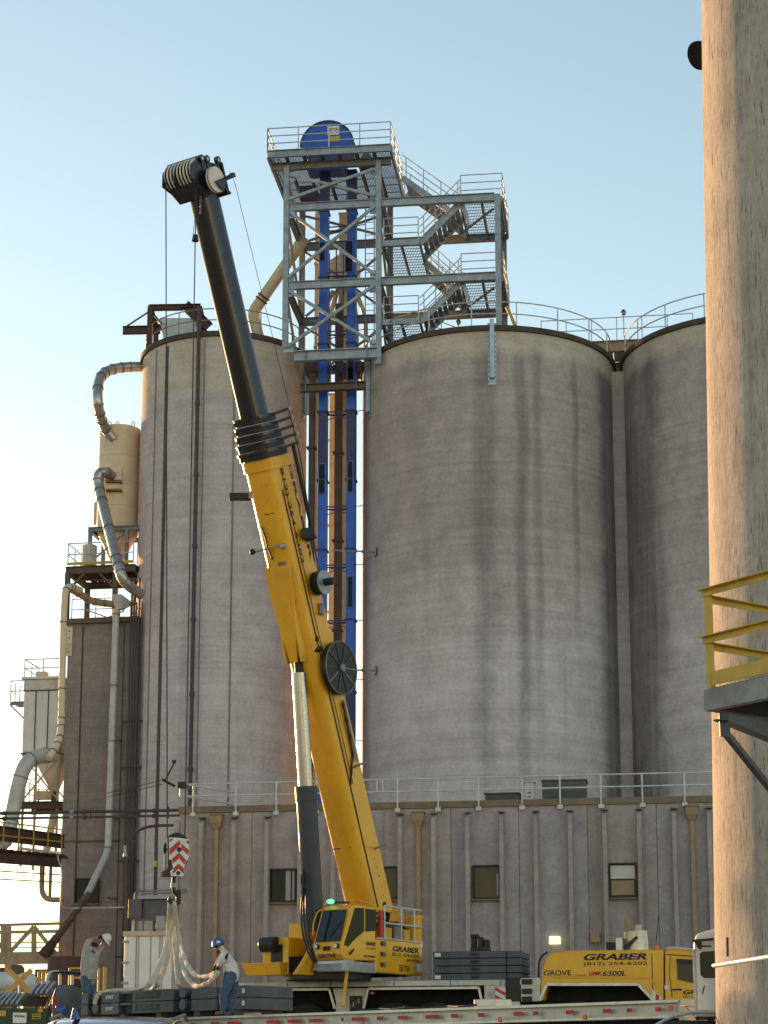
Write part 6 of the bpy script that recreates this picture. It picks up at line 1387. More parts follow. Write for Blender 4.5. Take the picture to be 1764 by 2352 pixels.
# --- boom head
sh = S(424)
hm = MB(); A = [(-.46, -.62), (.46, -.62), (.46, .5), (-.46, .5)]
hm.rings([[BP(sh - .35, e, w) for w, e in A], [BP(sh + .15, e, w) for w, e in A]]).build('head_block', M['black'], cr, bev=.03)
for w in (-.62, -.2, .42): MB().prism([(sh - .30, -.45), (sh + .45, -.5), (sh + .55, .1), (sh + .45, .9), (sh + .1, 1.05), (sh - .25, .5)], BP(0, 0, w), BD3, UN3, LT, .05).build('head_plate', M['boom_black'], cr, bev=.012)
SC_ = lambda w: BP(sh + .28, .50, w)
for k in range(8):
    w = -.56 + k * .118; sv = MB().tube([SC_(w), SC_(w + .025), SC_(w + .065), SC_(w + .09)], [.41, .36, .36, .41], 36).build('sheave', M['black'], cr, smooth=True)
    for o in (-.004, .094): MB().tube([SC_(w + o - .012), SC_(w + o + .012)], .412, 36).build('sheave_rim', M['white_sheave'], sv, smooth=True)
MB().cyl(SC_(-.64), SC_(.45), .1, 16).build('sheave_pin', M['black'], cr); 
for w in (-.64, .40): MB().prism([(sh - .35, .3), (sh + .5, .2), (sh + .66, .5), (sh + .5, .85), (sh + .05, .85)], BP(0, 0, w), BD3, UN3, LT, .04).build('sheave_cheek', M['boom_black'], cr, bev=.01)
MB().cyl(SC_(-.66) + BD3 * .42, SC_(.44) + BD3 * .42, .03, 8).build('rope_guard', M['galv_dark'], cr)
MB().prism([(sh - .45, .5), (sh - .3, .35), (sh + .1, .4), (sh + .02, .82), (sh - .2, .75)], BP(0, 0, -.54), BD3, UN3, LT, 1.0).build('sheave_housing', M['black'], cr, bev=.02)
# auxiliary sheave
AX = BP(sh - .02, .22, .62)
for o, r, mt in ((0, .37, 'white_sheave'), (.04, .32, 'black'), (.08, .37, 'white_sheave')): MB().cyl(AX + LT * o, AX + LT * (o + .035), r, 32).build('auxiliary_sheave', M[mt], cr, smooth=True)
MB().prism([(sh - .40, .12), (sh - .1, -.1), (sh + .1, -.55), (sh + .02, -.62), (sh - .08, .42)], BP(0, 0, .78), BD3, UN3, LT, .04).build('auxiliary_arm', M['cyl_grey'], cr, bev=.01)
for (s, e, w) in ((.62, .1, -.2), (.62, .1, .42), (.58, -.42, .42), (.58, -.42, -.2), (.64, .35, .42)):
    q = BP(sh + s, e, w); MB().cyl(q - LT * .02, q + LT * .08, .11, 14).build('lug', M['boom_black'], cr); MB().beam(BP(sh + s - .3, e, w + .03), q + LT * .03, .08, .16, UN3).build('lug_stem', M['boom_black'], cr)
    MB().cyl(q + LT * .081, q + LT * .086, .05, 12).build('lug_bore', M['tank_white'], cr)
for (e, w) in ((-.5, .5), (-.5, -.3)): MB().beam(BP(sh - .4, e, w), BP(sh + .5, e, w), .07, .07).build('head_strut', M['boom_black'], cr)
MB().beam(BP(sh - .38, -.48, .5), BP(sh + .45, -.1, .5), .06, .06).build('head_strut', M['boom_black'], cr); MB().beam(BP(sh - .38, -.55, -.3), BP(sh - .38, -.55, .55), .07, .07).build('head_strut', M['boom_black'], cr)
# wind gauge and lamp
ag = BP(sh + .1, -.62, .5); MB().tube([ag, ag - UN3 * .2 + UPZ * .05, ag - UN3 * .32 + UPZ * .1], .02, 6).build('gauge_arm', M['black'], cr)
for k in range(4): q = ag - UN3 * (.12 + .08 * k) + UPZ * (.06 * (k % 2)); MB().sphere(q, .045, 8, 5).build('gauge_cup', M['dump_green'], cr)
MB().tube([ag - UN3 * .3, ag - UN3 * .34 - BD3 * .3, BP(sC, -.5, .95)], .009, 5).build('sensor_wire', M['cable'], cr)
# chain of the anti-two-block switch
ch0 = BP(sh - .35, .56, .3)
for k in range(7): MB().tube([ch0 - UPZ * (k * .09) + V((.02 * math.cos(t), .02 * math.sin(t) * (k % 2), .045 * math.sin(t))) for t in [2 * math.pi * j / 8 for j in range(9)]], .01, 5).build('chain_link', M['galv_dark'], cr)
# ============================================================ counterweight slabs on the carrier
z0_, z1_ = kz(1095, 2246, .6), kz(1095, 2184, .6); ns_ = 4; sh_ = (z1_ - z0_) / ns_
A0, A1 = kx(994, 2220, .5), kx(1197, 2220, .5)
nm = ('lowest', 'second lowest', 'second highest', 'topmost')
z0_ = zd + .004; sh_ = (z1_ - z0_) / ns_
for k in range(ns_):
    z = z0_ + k * sh_
    t = thing('counterweight_slab', KC.w((A0 + A1) / 2, 1.2, z), 'dark grey counterweight slab in the four-high stack on the crane carrier, ' + nm[k], 'counterweight', 'counterweight slabs stacked on the crane carrier')
    MB().fbox(KC, A0, A1 - .45, .5, 2.2, z + .004, z + sh_ - .012).build('slab', M['slab'], t, bev=.02)
    MB().fbox(KC, A1 - .44, A1, .55, 2.15, z + .004, z + sh_ - .016).build('slab_end', M['slab'], t, bev=.02)
    MB().fbox(KC, A0 + 1.15, A0 + 1.4, .485, .499, z + sh_ * .3, z + sh_ * .7).build('lift_pocket', M['slab_dark'], t)
    if k in (0, 3): MB().fbox(KC, A0 + .06, A0 + .24, .488, .499, z + sh_ * .25, z + sh_ * .75).build('tag', M['ink_white'], t)
ca_, cz_ = kx(1104, 2183, 1.2), z0_ + 4 * sh_
bk = thing('lifting_bracket', KC.w(ca_, 1.2, cz_), 'black forked steel bracket on top of the carrier counterweight stack', 'bracket')
MB().fbox(KC, ca_ - .28, ca_ + .28, 1.0, 1.4, cz_ - .008, cz_ + .14).build('base', M['black'], bk, bev=.015)
for dx, h in ((-.19, .46), (0.02, .44), (.2, .36)): MB().fbox(KC, ca_ + dx - .07, ca_ + dx + .07, 1.05, 1.35, cz_ + .135, cz_ + h).build('fork', M['black'], bk, bev=.02)
MB().fbox(KC, ca_ - .27, ca_ - .05, 1.0, 1.4, cz_ + .42, cz_ + .52).build('fork_cap', M['black'], bk, bev=.02)

# ============================================================ flatbed trailer in front
zt0_ = 1.4
_a = ray(510, 2335); _a = _a * (zt0_ / _a.z); _b = ray(1560, 2297); _b = _b * (zt0_ / _b.z)
ty_ = math.atan2(_a.y - _b.y, _b.x - _a.x)
TRF = Frame((_a.x, _a.y, 0), ty_)
Lr = (_b - _a).length; Ll = -6.2; TWd = 3.1
fb = thing('flatbed_trailer', TRF.w(4, 1.4, gz(42)), 'aluminium flatbed trailer with red and white reflective tape in front of the crane', 'trailer')
m = MB(); m.chan(TRF.w(Ll, .05, zt0_ - .16), TRF.w(Lr, .05, zt0_ - .16), .1, .32, .02, UPZ, -1); m.build('side_rail', M['alu_white'], fb, bev=.008)
MB().fbox(TRF, Ll, Lr, -.035, -.006, zt0_ - .045, zt0_ + .012).build('rub_rail', M['alu'], fb, bev=.006); MB().fbox(TRF, Ll, Lr, -.02, -.006, zt0_ - .31, zt0_ - .27).build('lower_lip', M['alu'], fb)
MB().chan(TRF.w(Ll, TWd - .05, zt0_ - .16), TRF.w(Lr, TWd - .05, zt0_ - .16), .1, .32, .02, UPZ, 1).build('side_rail', M['alu_white'], fb)
nP = 17
for k in range(nP):
    b0 = .11 + (TWd - .22) * k / nP; MB().fbox(TRF, Ll, Lr, b0, b0 + (TWd - .22) / nP - .008, zt0_ - .05, zt0_ - .012 + .004 * (k % 3)).build('deck_plank', M['alu'] if k % 4 else M['truss'], fb)
for b in (.85, TWd - .95): MB().ibeam(TRF.w(Ll + .5, b, zt0_ - .38), TRF.w(Lr - .3, b, zt0_ - .38), .16, .62).build('main_beam', M['black'], fb)
for k in range(20): a = Ll + .5 + (Lr - Ll - 1) * k / 19; MB().beam(TRF.w(a, .1, zt0_ - .14), TRF.w(a, TWd - .1, zt0_ - .14), .06, .14).build('cross_member', M['black'], fb)
MB().fbox(TRF, Lr - .02, Lr + .05, 0, TWd, zt0_ - .36, zt0_ + .02).build('front_bolster', M['alu_white'], fb, bev=.01)
tp_mesh = None
def tr_mark(a0, a1, mat, dz0=-.20, dz1=-.11, name='reflector'): MB().fbox(TRF, a0, a1, -.009, -.0035, zt0_ + dz0, zt0_ + dz1).build(name, M[mat], fb)
for x0, x1, mt in ((430, 446, 'red'), (485, 503, 'red'), (523, 550, 'red'), (613, 642, 'red'), (661, 690, 'red'), (710, 739, 'red'), (784, 790, 'ink_red'), (808, 838, 'ink_red'), (866, 880, 'ink_red'), (914, 936, 'red'), (978, 1008, 'ink_red'), (1036, 1052, 'ink_red'), (1098, 1112, 'ink_red'), (1180, 1202, 'red'), (1225, 1236, 'ink_red'), (1300, 1318, 'ink_red'), (1385, 1404, 'red'), (1440, 1452, 'ink_red'), (1506, 1520, 'red')):
    A, _ = TRF.hit(x0, 2330); B, _ = TRF.hit(x1, 2330); tr_mark(A, B, mt, -.19, -.115)
for px in (1150, 835, 1345, 640): a_m = TRF.hit(px, 2320)[0]; p = TRF.w(a_m, -.012, zt0_ - .25); MB().cyl(p, p - TRF.d * .03, .05, 12).build('marker_lamp', M['orange'], fb)
MB().cyl(TRF.w(Lr - .18, -.012, zt0_ - .14), TRF.w(Lr - .18, -.05, zt0_ - .14), .05, 12).build('marker_lamp', M['orange'], fb)
for ai in (Ll + 1.5, Ll + 2.8, Ll + 4.1):
    for b in (.15, TWd - .7):
        zc_w = max(.52, gz(TRF.w(ai, b, 0).y) + .5)
        wh = MB().tube([TRF.w(ai, b, zc_w), TRF.w(ai, b + .05, zc_w), TRF.w(ai, b + .5, zc_w), TRF.w(ai, b + .55, zc_w)], [.46, .5, .5, .46], 32).build('wheel', M['rubber'], fb, smooth=True)
        MB().cyl(TRF.w(ai, b - .01, zc_w), TRF.w(ai, b + .05, zc_w), .28, 20).build('rim', M['alu'], wh)
for b in (.8, TWd - .8): q = TRF.w(Lr - 3.2, b, 0); MB().fbox(TRF, Lr - 3.3, Lr - 3.1, b - .08, b + .08, gz(q.y), zt0_ - .4).build('landing_leg', M['black'], fb)
# loose timber and straps on the deck
for (x0, x1, bb, lab) in ((1010, 1075, .5, 'short timber lying on the trailer deck beside a strap'), (560, 590, .35, 'scrap of timber on the trailer deck behind the bending worker')):
    A, _ = TRF.hit(x0, 2310, bb); B, _ = TRF.hit(x1, 2310, bb); MB().fbox(TRF, A, B, bb, bb + .14, zt0_ - .012, zt0_ + .08).build('timber', M['truss'], None, label=lab, cat='timber', bev=.01)
st_ = MB().tube([TRF.w(TRF.hit(820 + 40 * k, 2312, .3)[0], .3 + .12 * math.sin(k * 1.7), zt0_ + .03 + .03 * (k % 2)) for k in range(8)], .025, 6).build('ratchet_strap', M['cable'], None, label='dark strap lying along the trailer deck', cat='strap')
A, Z1 = TRF.hit(1088, 2290, .8); B, _ = TRF.hit(1136, 2290, .8); MB().fbox(TRF, A, B, .8, 1.3, zt0_ - .01, zt0_ + .2).build('deck_box', M['alu'], None, label='small metal box on the trailer deck by the striped plate', cat='box', bev=.015)

# ============================================================ two 350T slabs on the trailer
zs_ = 1.60
_a = ray(175, 2333); _a = _a * (zs_ / _a.z); _b = ray(565, 2318); _b = _b * (zs_ / _b.z)
SLF = Frame((_a.x, _a.y, 0), math.atan2(_a.y - _b.y, _b.x - _a.x)); SL = (_b - _a).length
sdep = 1.45; shh = .27
def sa_(px, py=2300): return SLF.hit(px, py)[0]
for k in range(5):
    a = .4 + k * (SL - .8) / 4; MB().fbox(SLF, a - .1, a + .1, .05, sdep - .05, zt0_ - .012, zs_ - .006).build('dunnage_block', M['brown_steel'], None, loc=SLF.w(a, .6, zt0_ - .012), label='timber block bearing the lower 350T slab on the trailer deck', cat='timber', group='dunnage under the 350T slabs')
for k in range(2):
    z = zs_ + k * (shh + .012)
    t = thing('counterweight_slab', SLF.w(SL / 2, sdep / 2, z), ('lower' if k == 0 else 'upper') + ' dark grey counterweight slab marked 350T on the trailer', 'counterweight', 'counterweight slabs on the trailer')
    segs = ((175, 202, 0), (204, 230, .12), (232, 273, 0), (274, 303, .14), (304, 398, 0), (400, 438, .16), (439, 498, 0.0), (499, 527, .1), (528, 565, 0))
    for (x0, x1, rec) in segs: MB().fbox(SLF, sa_(x0), sa_(x1), rec, sdep, z, z + shh).build('slab_block' if rec == 0 else 'slab_recess', M['slab'] if rec == 0 else M['slab_dark'], t, bev=.012)
    for x in (218, 418): a = sa_(x); MB().cyl(SLF.w(a, .01, z + shh * .62), SLF.w(a, .17, z + shh * .62), .13, 24).build('lift_lug', M['slab'], t, smooth=True)
    A, B = sa_(275), sa_(302); MB().fbox(SLF, A, B, .02, .15, z + shh * .78, z + shh - .002).build('pocket_lip', M['slab'], t)
    MB().fbox(SLF, sa_(311), sa_(367), -.006, -.001, z + .06, z + shh - .05).build('logo_panel', M['slab_dark'], t, bev=.01)
    lettering('GROVE', SLF.w(sa_(318), -.007, z + .10), SLF.u, UPZ, sa_(360) - sa_(318), .10, M['slab'], t, bold=.02, off=.003)
    lettering('350T', SLF.w(sa_(243), -.003, z + .10), SLF.u, UPZ, sa_(261) - sa_(243), .085, M['ink_white'], t, bold=.03)
    MB().fbox(SLF, sa_(556), sa_(562), -.006, -.001, z + .09, z + .2).build('tag', M['ink_white'], t)
ztp = zs_ + 2 * shh + .012

# ============================================================ hook block, ropes and slings
hk0 = SC_(-.52) + UN3 * .41; HY = hk0.y
HF = Frame((0, HY, 0), R(-34))
hp_ = lambda cx, cy, b=0: HF.hit(340 + cx / 7.9, 1880 + cy / 7.9, b)
hkc = hp_(560, 560)
hb = thing('hook_block', HF.w(hkc[0], .1, hkc[1]), 'black crane hook block with red and white chevron plate hanging on two ropes', 'hook block')
back = [(370, 360), (400, 300), (470, 265), (550, 250), (640, 285), (710, 345), (748, 430), (750, 600), (725, 770), (650, 930), (640, 1055), (300, 1060), (280, 965), (375, 900)]
MB().prism([hp_(*p) for p in back], HF.w(0, .02, 0), HF.u, UPZ, HF.d, .07).build('cheek_plate', M['black'], hb, bev=.006)
MB().prism([hp_(*p, .32) for p in [(x - 0, y) for x, y in back]], HF.w(0, .34, 0), HF.u, UPZ, HF.d, .05).build('cheek_plate', M['black'], hb, bev=.006)
cc_ = hp_(555, 540); rr_ = (hp_(750, 540)[0] - hp_(375, 540)[0]) / 2 * .93
for b in (.12, .22): MB().tube([HF.w(cc_[0], b, cc_[1]), HF.w(cc_[0], b + .03, cc_[1]), HF.w(cc_[0], b + .05, cc_[1]), HF.w(cc_[0], b + .08, cc_[1])], [rr_, rr_ * .9, rr_ * .9, rr_], 32).build('block_sheave', M['black'], hb, smooth=True)
MB().prism([hp_(*p, .09) for p in [(372, 520), (745, 520), (728, 770), (652, 930), (642, 1050), (310, 1050), (300, 970), (375, 905)]], HF.w(0, .095, 0), HF.u, UPZ, HF.d, .24).build('block_body', M['black'], hb, bev=.01)
for b_ in (.085, .335): MB().prism([hp_(*p, b_) for p in [(362, 540), (372, 360), (402, 298), (470, 262), (550, 246), (550, 262), (476, 280), (415, 312), (388, 366), (380, 540)]], HF.w(0, b_, 0), HF.u, UPZ, HF.d, .02).build('hood_rim', M['galv_dark'], hb)
plate = [(385, 345), (560, 350), (740, 378), (745, 650), (725, 750), (690, 782), (655, 900), (660, 975), (640, 1052), (418, 1045), (405, 955), (457, 912), (430, 752), (385, 742)]
pl_ = MB().prism([hp_(*p) for p in plate], HF.w(0, 0, 0), HF.u, UPZ, HF.d, .018).build('chevron_plate', M['ink_white'], hb)
def chev(pts): MB().prism([hp_(*p) for p in pts], HF.w(0, -.004, 0), HF.u, UPZ, HF.d, .003).build('red_chevron', M['red'], pl_)
chev([(395, 370), (462, 362), (392, 440)]); chev([(700, 400), (742, 400), (742, 480), (690, 430)])
chev([(392, 545), (572, 390), (592, 480), (390, 668)]); chev([(606, 455), (742, 575), (730, 675), (602, 548)])
chev([(432, 725), (563, 618), (563, 722), (455, 818)]); chev([(566, 618), (690, 750), (662, 836), (566, 722)])
chev([(466, 895), (550, 818), (550, 912), (440, 1018)]); chev([(553, 818), (648, 905), (656, 1012), (553, 912)])
for (x, y, r_) in ((563, 565, .058), (545, 990, .05)): q = hp_(x, y); MB().cyl(HF.w(q[0], -.03, q[1]), HF.w(q[0], .01, q[1]), r_, 18).build('pin_cap', M['black'], hb)
sw0, sw1 = hp_(468, 1055, .2), hp_(468, 1260, .2)
MB().cyl(HF.w(sw0[0] + .0, .2, sw0[1] + .05), HF.w(sw0[0], .2, sw1[1]), .05, 14).build('shank', M['black'], hb, smooth=True); MB().cyl(HF.w(sw0[0], .2, hp_(468, 1160)[1]), HF.w(sw0[0], .2, hp_(468, 1235)[1]), .075, 14).build('hook_nut', M['box_light'], hb)
hk = [(0, -.02), (.02, -.12), (.11, -.2), (.14, -.32), (.06, -.43), (-.06, -.42), (-.12, -.33), (-.1, -.24)]
MB().tube([HF.w(sw0[0] + x, .2, sw1[1] + .03 + z) for x, z in hk], [.05, .05, .055, .06, .06, .055, .045, .025], 12).build('hook', M['black'], hb, smooth=True)
MB().box(HF.w(sw0[0] + .14, .2, sw1[1] - .22), (.12, .12, .36)).build('latch_block', M['black'], hb, bev=.02)
MB().fbox(HF, hp_(222, 740)[0], hp_(270, 740)[0], .3, .36, hp_(222, 850)[1], hp_(222, 740)[1]).build('grab_handle', M['yellow_rail'], hb)
top1 = hp_(312, 330, .2); top2 = hp_(680, 330, .2)
MB().cyl(hk0, HF.w(top1[0] + .06, .2, top1[1] - .1), .016, 6).build('hoist_rope', M['cable'], cr)
r2t = BP(sh + .1, .62, .32)
MB().cyl(r2t, HF.w(top2[0] - .02, .2, top2[1] - .12), .016, 6).build('hoist_rope', M['cable'], cr)
wz_ = r2t.lerp(HF.w(top2[0], .2, top2[1]), .10)
MB().cyl(wz_ - UPZ * .1, wz_ + UPZ * .08, .1, 12, .07).build('switch_weight', M['black'], cr)
for s in (-1, 1): MB().cyl(wz_ + UPZ * .07 + V((.07 * s, 0, 0)), wz_ + UPZ * .6 + V((.02 * s, 0, 0)), .008, 5).build('weight_chain', M['cable'], cr)
# slings
HK = HF.w(sw0[0] - .02, .2, sw1[1] - .38)
def sling(pts, lab, rad=.058, grp='slings hanging from the hook'):
    P = arc_pts(pts, 1.2, 10); ph = rng_s.uniform(0, 6); rl = []
    for i, p in enumerate(P):                       # flat webbing that twists and folds along its length
        d = (P[min(i + 1, len(P) - 1)] - P[max(i - 1, 0)]).normalized(); _, a, b = basis(d, V((0, 1, 0)))
        t = ph + .9 * math.sin(i * .23 + ph) + .25 * math.sin(i * .9); u1 = a * math.cos(t) + b * math.sin(t); u2 = d.cross(u1)
        w1 = rad * (1.22 + .12 * math.sin(i * 1.1 + ph)); w2 = rad * (.78 + .1 * math.sin(i * .7))
        rl.append([p + u1 * (w1 * math.cos(q)) + u2 * (w2 * math.sin(q)) for q in [2 * math.pi * k / 12 for k in range(12)]])
    return MB().rings(rl).build('lifting_sling', M['sling'], None, smooth=True, loc=P[0], label=lab, cat='sling', group=grp)
rng_s = random.Random(11)
top = lambda px, b=.4: SLF.w(SLF.hit(px, 2272, b)[0], b, ztp + .05)
sling([HK + V((-.05, -.02, .02)), at(386, 2150, 51), at(370, 2215, 49.5), at(345, 2262, 48.5), top(320, .25)], 'cream webbing sling from the hook curving onto the slabs, outermost strand beside the white container')
sling([HK + V((-.02, -.05, 0)), at(392, 2150, 51.5), at(380, 2220, 50), at(362, 2262, 48.8), top(348, .45)], 'cream webbing sling from the hook ending in folds on the slab top', .06)
sling([HK + V((.0, -.02, .01)), at(400, 2120, 52), at(402, 2200, 50.5), at(406, 2258, 49), top(416, .5)], 'cream webbing sling hanging straight from the hook to the slab top', .048)
HANDS = at(494, 2236, 44.6)
sling([HK + V((.03, -.02, .02)), at(410, 2150, 51.5), at(424, 2205, 49), at(446, 2243, 46.5), at(478, 2244, 45.2), HANDS + V((.0, .0, .0))], 'upper cream sling strand drooping from the hook to the blue-hatted worker', .05)
sling([HK + V((.05, -.06, .0)), at(413, 2180, 51), at(424, 2240, 48.5), at(446, 2268, 46), at(474, 2262, 45.0), at(490, 2248, 44.7), HANDS + V((.06, .0, .04))], 'lower cream sling strand sagging over the slabs to the blue-hatted worker', .05)
Pz = [SLF.w(SLF.hit(px, 2275, .3)[0], .3 + .05 * math.sin(px), ztp + .045) for px in (226, 260, 300, 330)]
Pz = [SLF.w(sa_(222), -.06, ztp - .28), SLF.w(sa_(228), -.05, ztp - .04), SLF.w(sa_(236), .12, ztp + .05)] + Pz[1:]
sling(Pz, 'cream sling laid along the upper 350T slab with its end over the edge', .05, 'slings lying on the slabs')

# ============================================================ white truck at the right
WF = Frame((0, 35.0, 0), R(10))
w0, wz1 = WF.hit(1592, 2152); w1 = WF.hit(1720, 2152)[0]
tk_ = thing('white_truck', WF.w((w0 + w1) / 2, 1, gz(36)), 'white semi truck cab with coiled air hoses beside the beige silo', 'truck')
zb_ = WF.hit(1600, 2336)[1]; zroof = WF.hit(1600, 2144)[1]
MB().prism([(w0, zb_), (w1, zb_), (w1, zroof + .22), (w0 + .5, zroof + .12), (w0 + .06, zroof), (w0, wz1 - .1)], WF.w(0, 0, 0), WF.u, UPZ, WF.d, 1.9).build('cab', M['white'], tk_, bev=.05)
MB().fbox(WF, w0 - .02, w0 + .02, -.02, 1.9, zb_, wz1 - .2).build('corner_trim', M['alu_white'], tk_)
rw = [(1607, 2192), (1612, 2186), (1668, 2183), (1668, 2246), (1616, 2246), (1609, 2238)]
MB().prism([WF.hit(*p) for p in rw], WF.w(0, -.03, 0), WF.u, UPZ, WF.d, .028).build('rear_window', M['glass'], tk_, bev=.01)
MB().fbox(WF, WF.hit(1600, 2175)[0], WF.hit(1634, 2175)[0], -.02, -.002, WF.hit(1600, 2175)[1], WF.hit(1600, 2172)[1]).build('roof_seam', M['black'], tk_)
MB().prism([WF.hit(*p) for p in [(1594, 2163), (1612, 2164), (1611, 2181), (1606, 2181)]], WF.w(0, -.14, 0), WF.u, UPZ, WF.d, .12).build('work_lamp', M['black'], tk_, bev=.01); MB().beam(WF.w(WF.hit(1590, 2162)[0], -.1, WF.hit(1590, 2162)[1]), WF.w(WF.hit(1640, 2158)[0], -.1, WF.hit(1640, 2158)[1]), .05, .04).build('lamp_bar', M['black'], tk_)
pg = [at(1638, 2184, 34.2), at(1634, 2220, 34.2), at(1631, 2262, 34.2)]
MB().tube(pg, [.012, .018, .03], 8).build('hose_pole', M['galv_dark'], tk_)
rng = random.Random(3)
for k in range(6):
    c = at(1630 + rng.uniform(-3, 5), 2298, 34.2); rx = .06 + .03 * k / 2; rz = .26 + .012 * k
    MB().tube([c + V((rx * math.sin(t) + .01 * math.sin(3 * t + k), -.02 * k + .05 * math.cos(2 * t + k), rz * math.cos(t) + .02 * math.sin(2 * t + k))) for t in [2 * math.pi * j / 24 for j in range(25)]], .011, 6).build('air_hose', M['cable'], tk_)
MB().box(at(1632, 2283, 34.25), (.09, .08, .26)).build('hose_connector', M['black'], tk_, bev=.02); MB().box(at(1609, 2307, 34.3), (.12, .1, .16)).build('glad_hand', M['black'], tk_, bev=.02)
MB().tube([at(1609, 2310, 34.3), at(1596, 2312, 34.4), at(1575, 2311, 34.7), at(1562, 2311, 35.0)], .014, 6).build('air_line', M['cable'], tk_)
for k in range(3): MB().tube([at(1572, 2311, 34.8), at(1584 + 4 * k, 2322 + 6 * k, 34.6), at(1600 + 3 * k, 2342, 34.3)], .012, 6).build('air_line', M['cable'], tk_)
MB().fbox(WF, w0 - .6, w1, .3, 1.6, gz(35) + .5, zb_ - .05).build('chassis', M['black'], tk_)
fn = MB().tube([WF.w(w0 - .9 + 1.5 * (1 - math.cos(t)) / 2 * 1.4 - .0, -.2, gz(35) + .62 + .62 * math.sin(t)) for t in [math.pi * j / 14 for j in range(15)]], .03, 8).build('fender_edge', M['alu'], tk_)
for dx in (.1, 1.4):
    wh = MB().tube([WF.w(w0 + dx, -.25, gz(35) + .52), WF.w(w0 + dx, -.2, gz(35) + .52), WF.w(w0 + dx, .2, gz(35) + .52), WF.w(w0 + dx, .25, gz(35) + .52)], [.47, .52, .52, .47], 30).build('wheel', M['rubber'], tk_, smooth=True); MB().cyl(WF.w(w0 + dx, -.26, gz(35) + .52), WF.w(w0 + dx, -.1, gz(35) + .52), .28, 20).build('rim', M['alu'], wh)

# ============================================================ people
def person(label, J, bones, mats, root, loc):
    names = list(J); idx = {n: i for i, n in enumerate(names)}
    me = bpy.data.meshes.new('person'); me.from_pydata([J[n][0] - loc for n in names], [(idx[a], idx[b]) for a, b, _ in bones], [])
    ob = bpy.data.objects.new('person_tmp', me); COL.objects.link(ob)
    sk = ob.modifiers.new('skin', 'SKIN'); sk.use_smooth_shade = True; sk.branch_smoothing = .6
    for n in names:
        r = J[n][1]; r = (r, r) if not isinstance(r, tuple) else r
        me.skin_vertices[0].data[idx[n]].radius = r; me.skin_vertices[0].data[idx[n]].use_root = (n == root)
    ss = ob.modifiers.new('sub', 'SUBSURF'); ss.levels = 3; ss.render_levels = 3
    dg = bpy.context.evaluated_depsgraph_get(); nm = bpy.data.meshes.new_from_object(ob.evaluated_get(dg)); bpy.data.objects.remove(ob)
    nm.name = 'person'; nm.materials.clear()
    for m_ in mats: nm.materials.append(M[m_])
    segs = [(J[a][0] - loc, J[b][0] - loc, mi, (J[a][1] if not isinstance(J[a][1], tuple) else J[a][1][0]) * .5 + (J[b][1] if not isinstance(J[b][1], tuple) else J[b][1][0]) * .5) for a, b, mi in bones]
    for p in nm.polygons:
        c = p.center; best = 1e9; bi = 0
        for a, b, mi, r in segs:
            d = b - a; t = max(0, min(1, (c - a).dot(d) / max(d.length_squared, 1e-9))); q = (c - a - d * t).length - r
            if q < best: best = q; bi = mi
        p.material_index = bi; p.use_smooth = True
    po = bpy.data.objects.new('person', nm); COL.objects.link(po); po.location = loc; LOC[po.name] = V(loc)
    return meta(po, label, 'person')
def hardhat(c, up, fwd, mat, parent=None, r=.125, brim=.03, **kw):
    up = up.normalized(); fwd = (fwd - up * fwd.dot(up)).normalized(); sd = fwd.cross(up)
    rl = []
    for rr, z, ex in ((r + brim, -.012, .05), (r + brim, .002, .05), (r + .004, .012, .01), (r, .05, 0), (r * .88, .095, 0), (r * .62, .13, 0), (r * .25, .148, 0), (.004, .15, 0)):
        rl.append([c + sd * (rr * .92 * math.cos(t)) + fwd * ((rr + (ex if math.sin(t) > 0 else 0) * max(0, math.sin(t))) * 1.08 * math.sin(t)) + up * z for t in [2 * math.pi * j / 24 for j in range(24)]])
    o = MB().rings(rl).build('hard_hat', M[mat], parent, smooth=True, **kw)
    ridge = MB().tube([c + fwd * (r * 1.0 * math.cos(t)) + up * (.02 + .138 * math.sin(t)) for t in [math.pi * j / 10 for j in range(11)]], .012, 6).build('ridge', M[mat], o, smooth=True)
    return o
def head_bits(po, hc, fwd, up, skin=True, beard=False):
    """nose, ears, hair and eyes as small children of the body"""
    sd = fwd.cross(up).normalized()
    MB().sphere(hc + fwd * .105 - up * .01, .02, 8, 6, (1, 1, 1.4)).build('nose', M['skin'], po, smooth=True)
    for s in (-1, 1):
        MB().sphere(hc + sd * .088 * s - up * .01, .028, 8, 6, (.6, .8, 1.3)).build('ear', M['skin'], po, smooth=True)
        MB().sphere(hc + fwd * .09 + sd * .034 * s + up * .02, .012, 8, 6).build('eye', M['hair'], po)
    MB().tube([hc + fwd * .095 - up * .055 + sd * .03, hc + fwd * .102 - up * .053, hc + fwd * .095 - up * .055 - sd * .03], .006, 6).build('mouth', M['ink_red'], po)
    rl = []
    for rr, z in ((.098, .0), (.106, .04), (.098, .075), (.07, .108), (.03, .122)):
        rl.append([hc - fwd * .014 + sd * (rr * .9 * math.cos(t)) + fwd * (rr * 1.02 * math.sin(t)) + up * z for t in [2 * math.pi * j / 18 for j in range(18)]])
    MB().rings(rl).build('hair', M['hair'], po, smooth=True)
    if beard: MB().sphere(hc + fwd * .07 - up * .085, .05, 10, 6, (.9, 1, .9)).build('beard', M['hair'], po, smooth=True)
